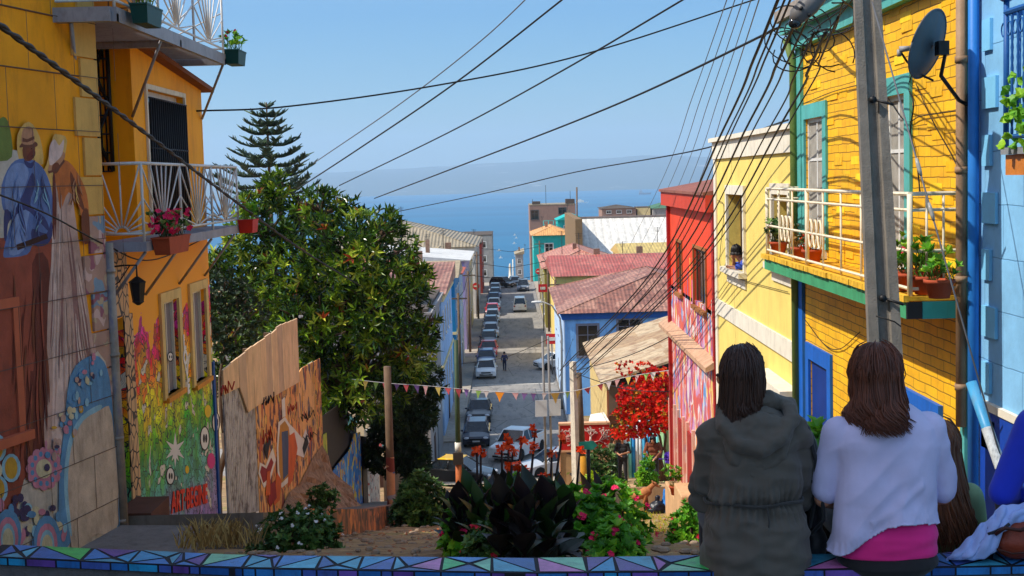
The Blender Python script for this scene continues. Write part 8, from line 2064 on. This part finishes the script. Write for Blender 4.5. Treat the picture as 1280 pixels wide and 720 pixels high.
# ================================================================== wires and bunting
def spline(P, n=10):
    P = [V(p) for p in P]; P = [P[0] * 2 - P[1]] + P + [P[-1] * 2 - P[-2]]; out = []
    for i in range(1, len(P) - 2):
        for k_ in range(n):
            t = k_ / n; a, b, c, d = P[i - 1:i + 3]
            out.append(.5 * ((2 * b) + (c - a) * t + (2 * a - 5 * b + 4 * c - d) * t * t + (3 * b - a - 3 * c + d) * t ** 3))
    out.append(P[-2]); return out
def wire(label, pts, r, cat='cable', mat=None, group=None, name='cable', twist=0):
    P = spline([atY(x, y, Y) for x, y, Y in pts]); mb = MB()
    if twist:
        for k_ in range(2):
            Q = []
            for i, p in enumerate(spline([atY(x, y, Y) for x, y, Y in pts], 60)):
                a = i * .45 + PI * k_; Q.append(p + V((math.cos(a) * r * .55, 0, math.sin(a) * r * .55)))
            mb.tube(Q, r * .75, 6)
    else: mb.tube(P, r, 6)
    return tag(mb.build(name, mat or M_cable), label, cat, group)
M_gw = paint('grey wire', (90, 92, 98), .5)
wire('thick twisted black cable sweeping down from the upper left corner into the big tree', [(-40, 2, 8.0), (100, 105, 11), (200, 180, 15), (300, 256, 21), (380, 314, 28), (450, 357, 37)], .019, twist=1)
wire('thin dark cable crossing low over the painted couple', [(-20, 236, 12.5), (60, 268, 14), (130, 305, 16), (190, 325, 18), (262, 295, 22.6)], .009)
wire('long black wire rising from the orange house wall to the top of the frame', [(240, 139, 22), (360, 133, 23), (550, 106, 24), (730, 68, 25), (960, -6, 26)], .016)
wire('faint grey wire, highest of the four slanting up from the pine', [(392, 204, 60), (500, 130, 50), (600, 52, 44), (675, -18, 40)], .02, mat=M_gw)
wire('dark wire slanting from the pine to the top centre', [(372, 236, 60), (450, 185, 50), (570, 103, 42), (720, -14, 36)], .026)
wire('dark wire slanting from above the big tree to the upper right sky', [(424, 232, 60), (560, 166, 46), (700, 90, 36), (870, -10, 30)], .022)
wire('thick black wire from above the tree to the top of the cable bundle', [(468, 248, 60), (560, 213, 46), (760, 135, 32), (962, 40, 22), (1010, 12, 16)], .022)
wire('slightly sagging thin wire from the tree across the sea to the cream house parapet', [(480, 268, 60), (600, 243, 50), (720, 215, 42), (870, 188, 32), (985, 150, 22)], .017)
# bundle from the concrete pole down to the pole at the corner
for i, (x0, y0, x1, y1, xe, ye) in enumerate(((978, -14, 905, 160, 700, 463), (984, -8, 915, 155, 708, 458), (992, -10, 922, 150, 715, 466), (1002, 10, 938, 150, 712, 462), (1012, 18, 948, 150, 718, 470), (1018, 40, 962, 160, 722, 464), (1032, 40, 985, 140, 720, 474), (1048, 20, 1000, 130, 728, 470))):
    wire('black service cable in the bundle fanning from the concrete pole, number %s from the left' % ['one', 'two', 'three', 'four', 'five', 'six', 'seven', 'eight'][i],
         [(x0, y0, 11.5), ((x0 + x1) / 2 + 1, (y0 + y1) / 2, 14), (x1, y1, 18.5), ((x1 + xe) / 2 + 8, (y1 + ye) / 2 + 34, 29), (xe, ye, 46.8)], .011 if i % 3 else .016, group='service cables from the concrete pole')
for i in range(5):
    x0 = 906 + i * 10; x1 = 820 + i * 12
    wire('thin grey wire high in the sky left of the cable bundle, %s of five' % ['leftmost', 'second', 'middle', 'fourth', 'rightmost'][i], [(x0 + 6, -10, 20), ((x0 + x1) / 2 + 3, 120, 30), (x1 + 3, 235, 48), (x1 - 60 + i * 3, 360, 90)], .0085 + .002 * (i == 4), mat=M_gw, group='thin wires in the sky')
# guy wire with its blue guard and insulators
Tg, Bg = atY(1090, 2, 11.35), atY(1270, 640, 9.9)
gy = thing('guy_wire', 'stay wire of the concrete pole with small insulators and a light blue tube guard', 'guy wire', Bg)
mb = MB(); mb.tube([Tg, Bg - (Tg - Bg) * .05], .007, 6); mb.build('wire', M_gw, gy)
mb = MB()
for t in (.33, .42): 
    p = Tg.lerp(Bg, t); d = (Bg - Tg).normalized(); mb.tube([p, p + d * .05, p + d * .1, p + d * .15], [.011, .017, .017, .011], 10)
mb.build('insulators', paint('grey porcelain', (150, 150, 146), .3), gy)
a, b = atY(1214, 478, 10.35), atY(1262, 616, 9.95)
mb = MB(); mb.tube([a, b], .042, 14); mb.build('tube_guard', paint('light blue plastic', (64, 144, 190), .4, .2, 5, .1, (120, 120, 120), .4), gy)
mb = MB(); c, d = a.lerp(b, .42), a.lerp(b, .78); mb.tube([c, d], .0445, 14, caps=False); mb.build('paper_label', paint('peeling paper', (190, 196, 200), .8, .25, 20, .2, (90, 100, 110), .7), gy)
# tangle at the eaves and along the yellow wall
r = random.Random(15); mb = MB(); c = atY(1004, 52, 15.5)
for _ in range(11):
    rad = r.uniform(.08, .26); ph = r.uniform(0, 6); tl = rvec(r) * .5; o_ = c + V((r.uniform(-.25, .3), r.uniform(-.2, .2), r.uniform(-.15, .22))); u = V((1, .1, 0)) + tl * .4; v_ = V((0, .2, 1)) + tl * .3
    mb.tube([o_ + u * rad * math.cos(ph + t) * 1.3 + v_ * rad * math.sin(ph + t) for t in [i * .35 for i in range(int(r.uniform(9, 18)))]], .008, 5)
for _ in range(6): mb.tube(spline([c + rvec(r) * .2, c + V((r.uniform(-.1, .4), -1.5, r.uniform(-.1, .3))), atY(1050 + r.uniform(-10, 30), r.uniform(-20, 10), 12)]), .008, 5)
tag(mb.build('cable_tangle', M_cable), 'tangle of looped black cables under the eaves at the top of the yellow house', 'cables')
jb = thing('lamp_head', 'grey street luminaire at the top edge above the cable tangle', 'street lamp', atY(1010, 12, 11.6)); mb = MB()
a, b = atY(990, 26, 11.6), atY(1034, -14, 11.6); mb.tube([a, a.lerp(b, .12), a.lerp(b, .5), b], [.035, .075, .09, .05], 12); mb.build('housing', paint('lamp grey plastic', (96, 94, 94), .5, .15, 5, .1), jb)
mb = MB(); mb.ell(a.lerp(b, .12) - V((0.01, 0, .05)), (.06, .05, .05)); mb.build('lens', glass(), jb); mb = MB(); mb.tube([b, atY(1080, -40, 11.5)], .025, 8); mb.build('arm', M_gw, jb)
def wallw(label, pts, r=.006, d=.03, mat=None):
    P = spline([PR.P(x, y, d) for x, y in pts]); mb = MB(); mb.tube(P, r, 5); return tag(mb.build('cable', mat or M_cable), label, 'cable')
wallw('thin cable drooping across the yellow shingles above the windows', [(1003, 130), (1050, 112), (1095, 108), (1130, 150), (1152, 145), (1200, 138)])
wallw('cable loop hanging down the shingles beside the second window', [(1140, 92), (1136, 110), (1142, 130), (1138, 165), (1145, 195), (1150, 240)], .008)
wallw('slanting thin cable between the dish and the balcony rail', [(1145, 105), (1165, 150), (1190, 195), (1206, 230)], .005)
wallw('thin cable running down the cream house wall to its window', [(897, 250), (905, 262), (900, 330), (915, 345), (935, 352), (985, 365)], .006)
wallw('cable crossing the blue door frame below the balcony', [(1005, 398), (1030, 430), (1050, 436), (1075, 415)], .006)
mb = MB(); mb.tube([atY(1095, 395, 11.2), atY(1118, 402, 11.15), atY(1126, 408, 11.2)], .006, 5); tag(mb.build('tie_wire', M_cable), 'short black tie wire on the shaft of the big concrete pole', 'wire')
for i, (a_, b_, lab) in enumerate((((715, 465, 47), (862, 408, 36), 'wire from the corner pole to the red house ledge'), ((700, 470, 47), (745, 320, 200), 'wire from the corner pole over the blue house roof'), ((686, 424, 62), (576, 455, 56), 'wire between the sign poles and the green pole'), ((570, 428, 56), (588, 335, 134), 'thin wire from the green pole down the left side of the street'), ((683, 424, 62), (676, 345, 150), 'thin wire from the sign poles down the right side of the street'), ((722, 468, 47), (838, 490, 38), 'wire looping from the corner pole to the vine'))):
    m_ = ((a_[0] + b_[0]) / 2, (a_[1] + b_[1]) / 2 + 7, (a_[2] + b_[2]) / 2); wire(lab, [a_, m_, b_], .013)
for i, (y0, y1) in enumerate(((108, 134), (134, 166), (122, 150), (150, 190))):
    x0 = -4.3 if i < 2 else 3.95; mb = MB(); mb.tube([(x0, y0, -9.4), (x0, (y0 + y1) / 2, -9.9), (x0, y1, -9.3)], .03, 5)
    tag(mb.build('cable', M_cable), ['nearer cable along the left house fronts', 'farther cable along the left house fronts', 'nearer cable along the right house fronts', 'farther cable along the right house fronts'][i], 'cable')
for i, yy in enumerate((140, 160, 195)):
    mb = MB(); mb.tube([(-4.6, yy, -9.8), (0, yy, -10.5), (4.4, yy, -9.8)], .03, 5); tag(mb.build('cable', M_cable), ['nearest of three cables crossing the far street', 'middle of three cables crossing the far street', 'farthest of three cables crossing the far street'][i], 'cable')

# bunting: the string and each flag
strp = [(440, 474, 38), (485, 479, 38), (530, 482, 38), (575, 486, 38), (650, 491, 38), (715, 489, 38), (780, 472, 38), (848, 461, 37)]
SP = spline([atY(*q) for q in strp], 24); bt = thing('bunting', 'string of small coloured triangle flags stretched across the street', 'bunting', SP[0]); mb = MB(); mb.tube(SP, .008, 5); mb.build('string', M_white, bt)
fc_ = [('pink flag', (214, 164, 160)), ('yellow flag', (214, 190, 96)), ('red flag', (190, 80, 84)), ('violet flag', (130, 100, 160)), ('white flag', (222, 214, 206)), ('orange flag', (240, 150, 30)), ('green flag', (140, 180, 90))]
fm_ = [cloth(a, b, .9) for a, b in fc_]; L = 0; r = random.Random(8); nxt = .1; order = [6, 1, 6, 2, 3, 2, 3, 0, 1, 2, 2, 3, 6, 4, 5, 0, 3, 3, 4, 1, 6, 1, 2, 2, 4, 0, 1, 0, 6, 4, 5, 0, 1, 0, 4, 2, 0]; ci = 0
for a, b in zip(SP, SP[1:]):
    L += (b - a).length
    if L >= nxt:
        p = b; u = (b - a).normalized(); big = 1.4 if ci in (14, 19) else 1.0; w = .095 * big * r.uniform(.75, 1.05); h = .27 * big * r.uniform(.7, 1.05); sw_ = V((r.uniform(-.05, .05), r.uniform(-.06, .06), 0))
        f = MB(); q = [p - u * w, p + u * w, p + u * w * .3 + sw_ * .6 - V((0, 0, h * .62)), p + sw_ - V((0, 0, h)), p - u * w * .45 + sw_ * .4 - V((0, 0, h * .5))]
        nn = V((0, .004, 0)); f.ext(q, nn); f.build('flag', fm_[order[ci % len(order)]], bt); ci += 1; nxt = L + .25 * big * r.uniform(.85, 1.3)
bpy.context.view_layer.update()
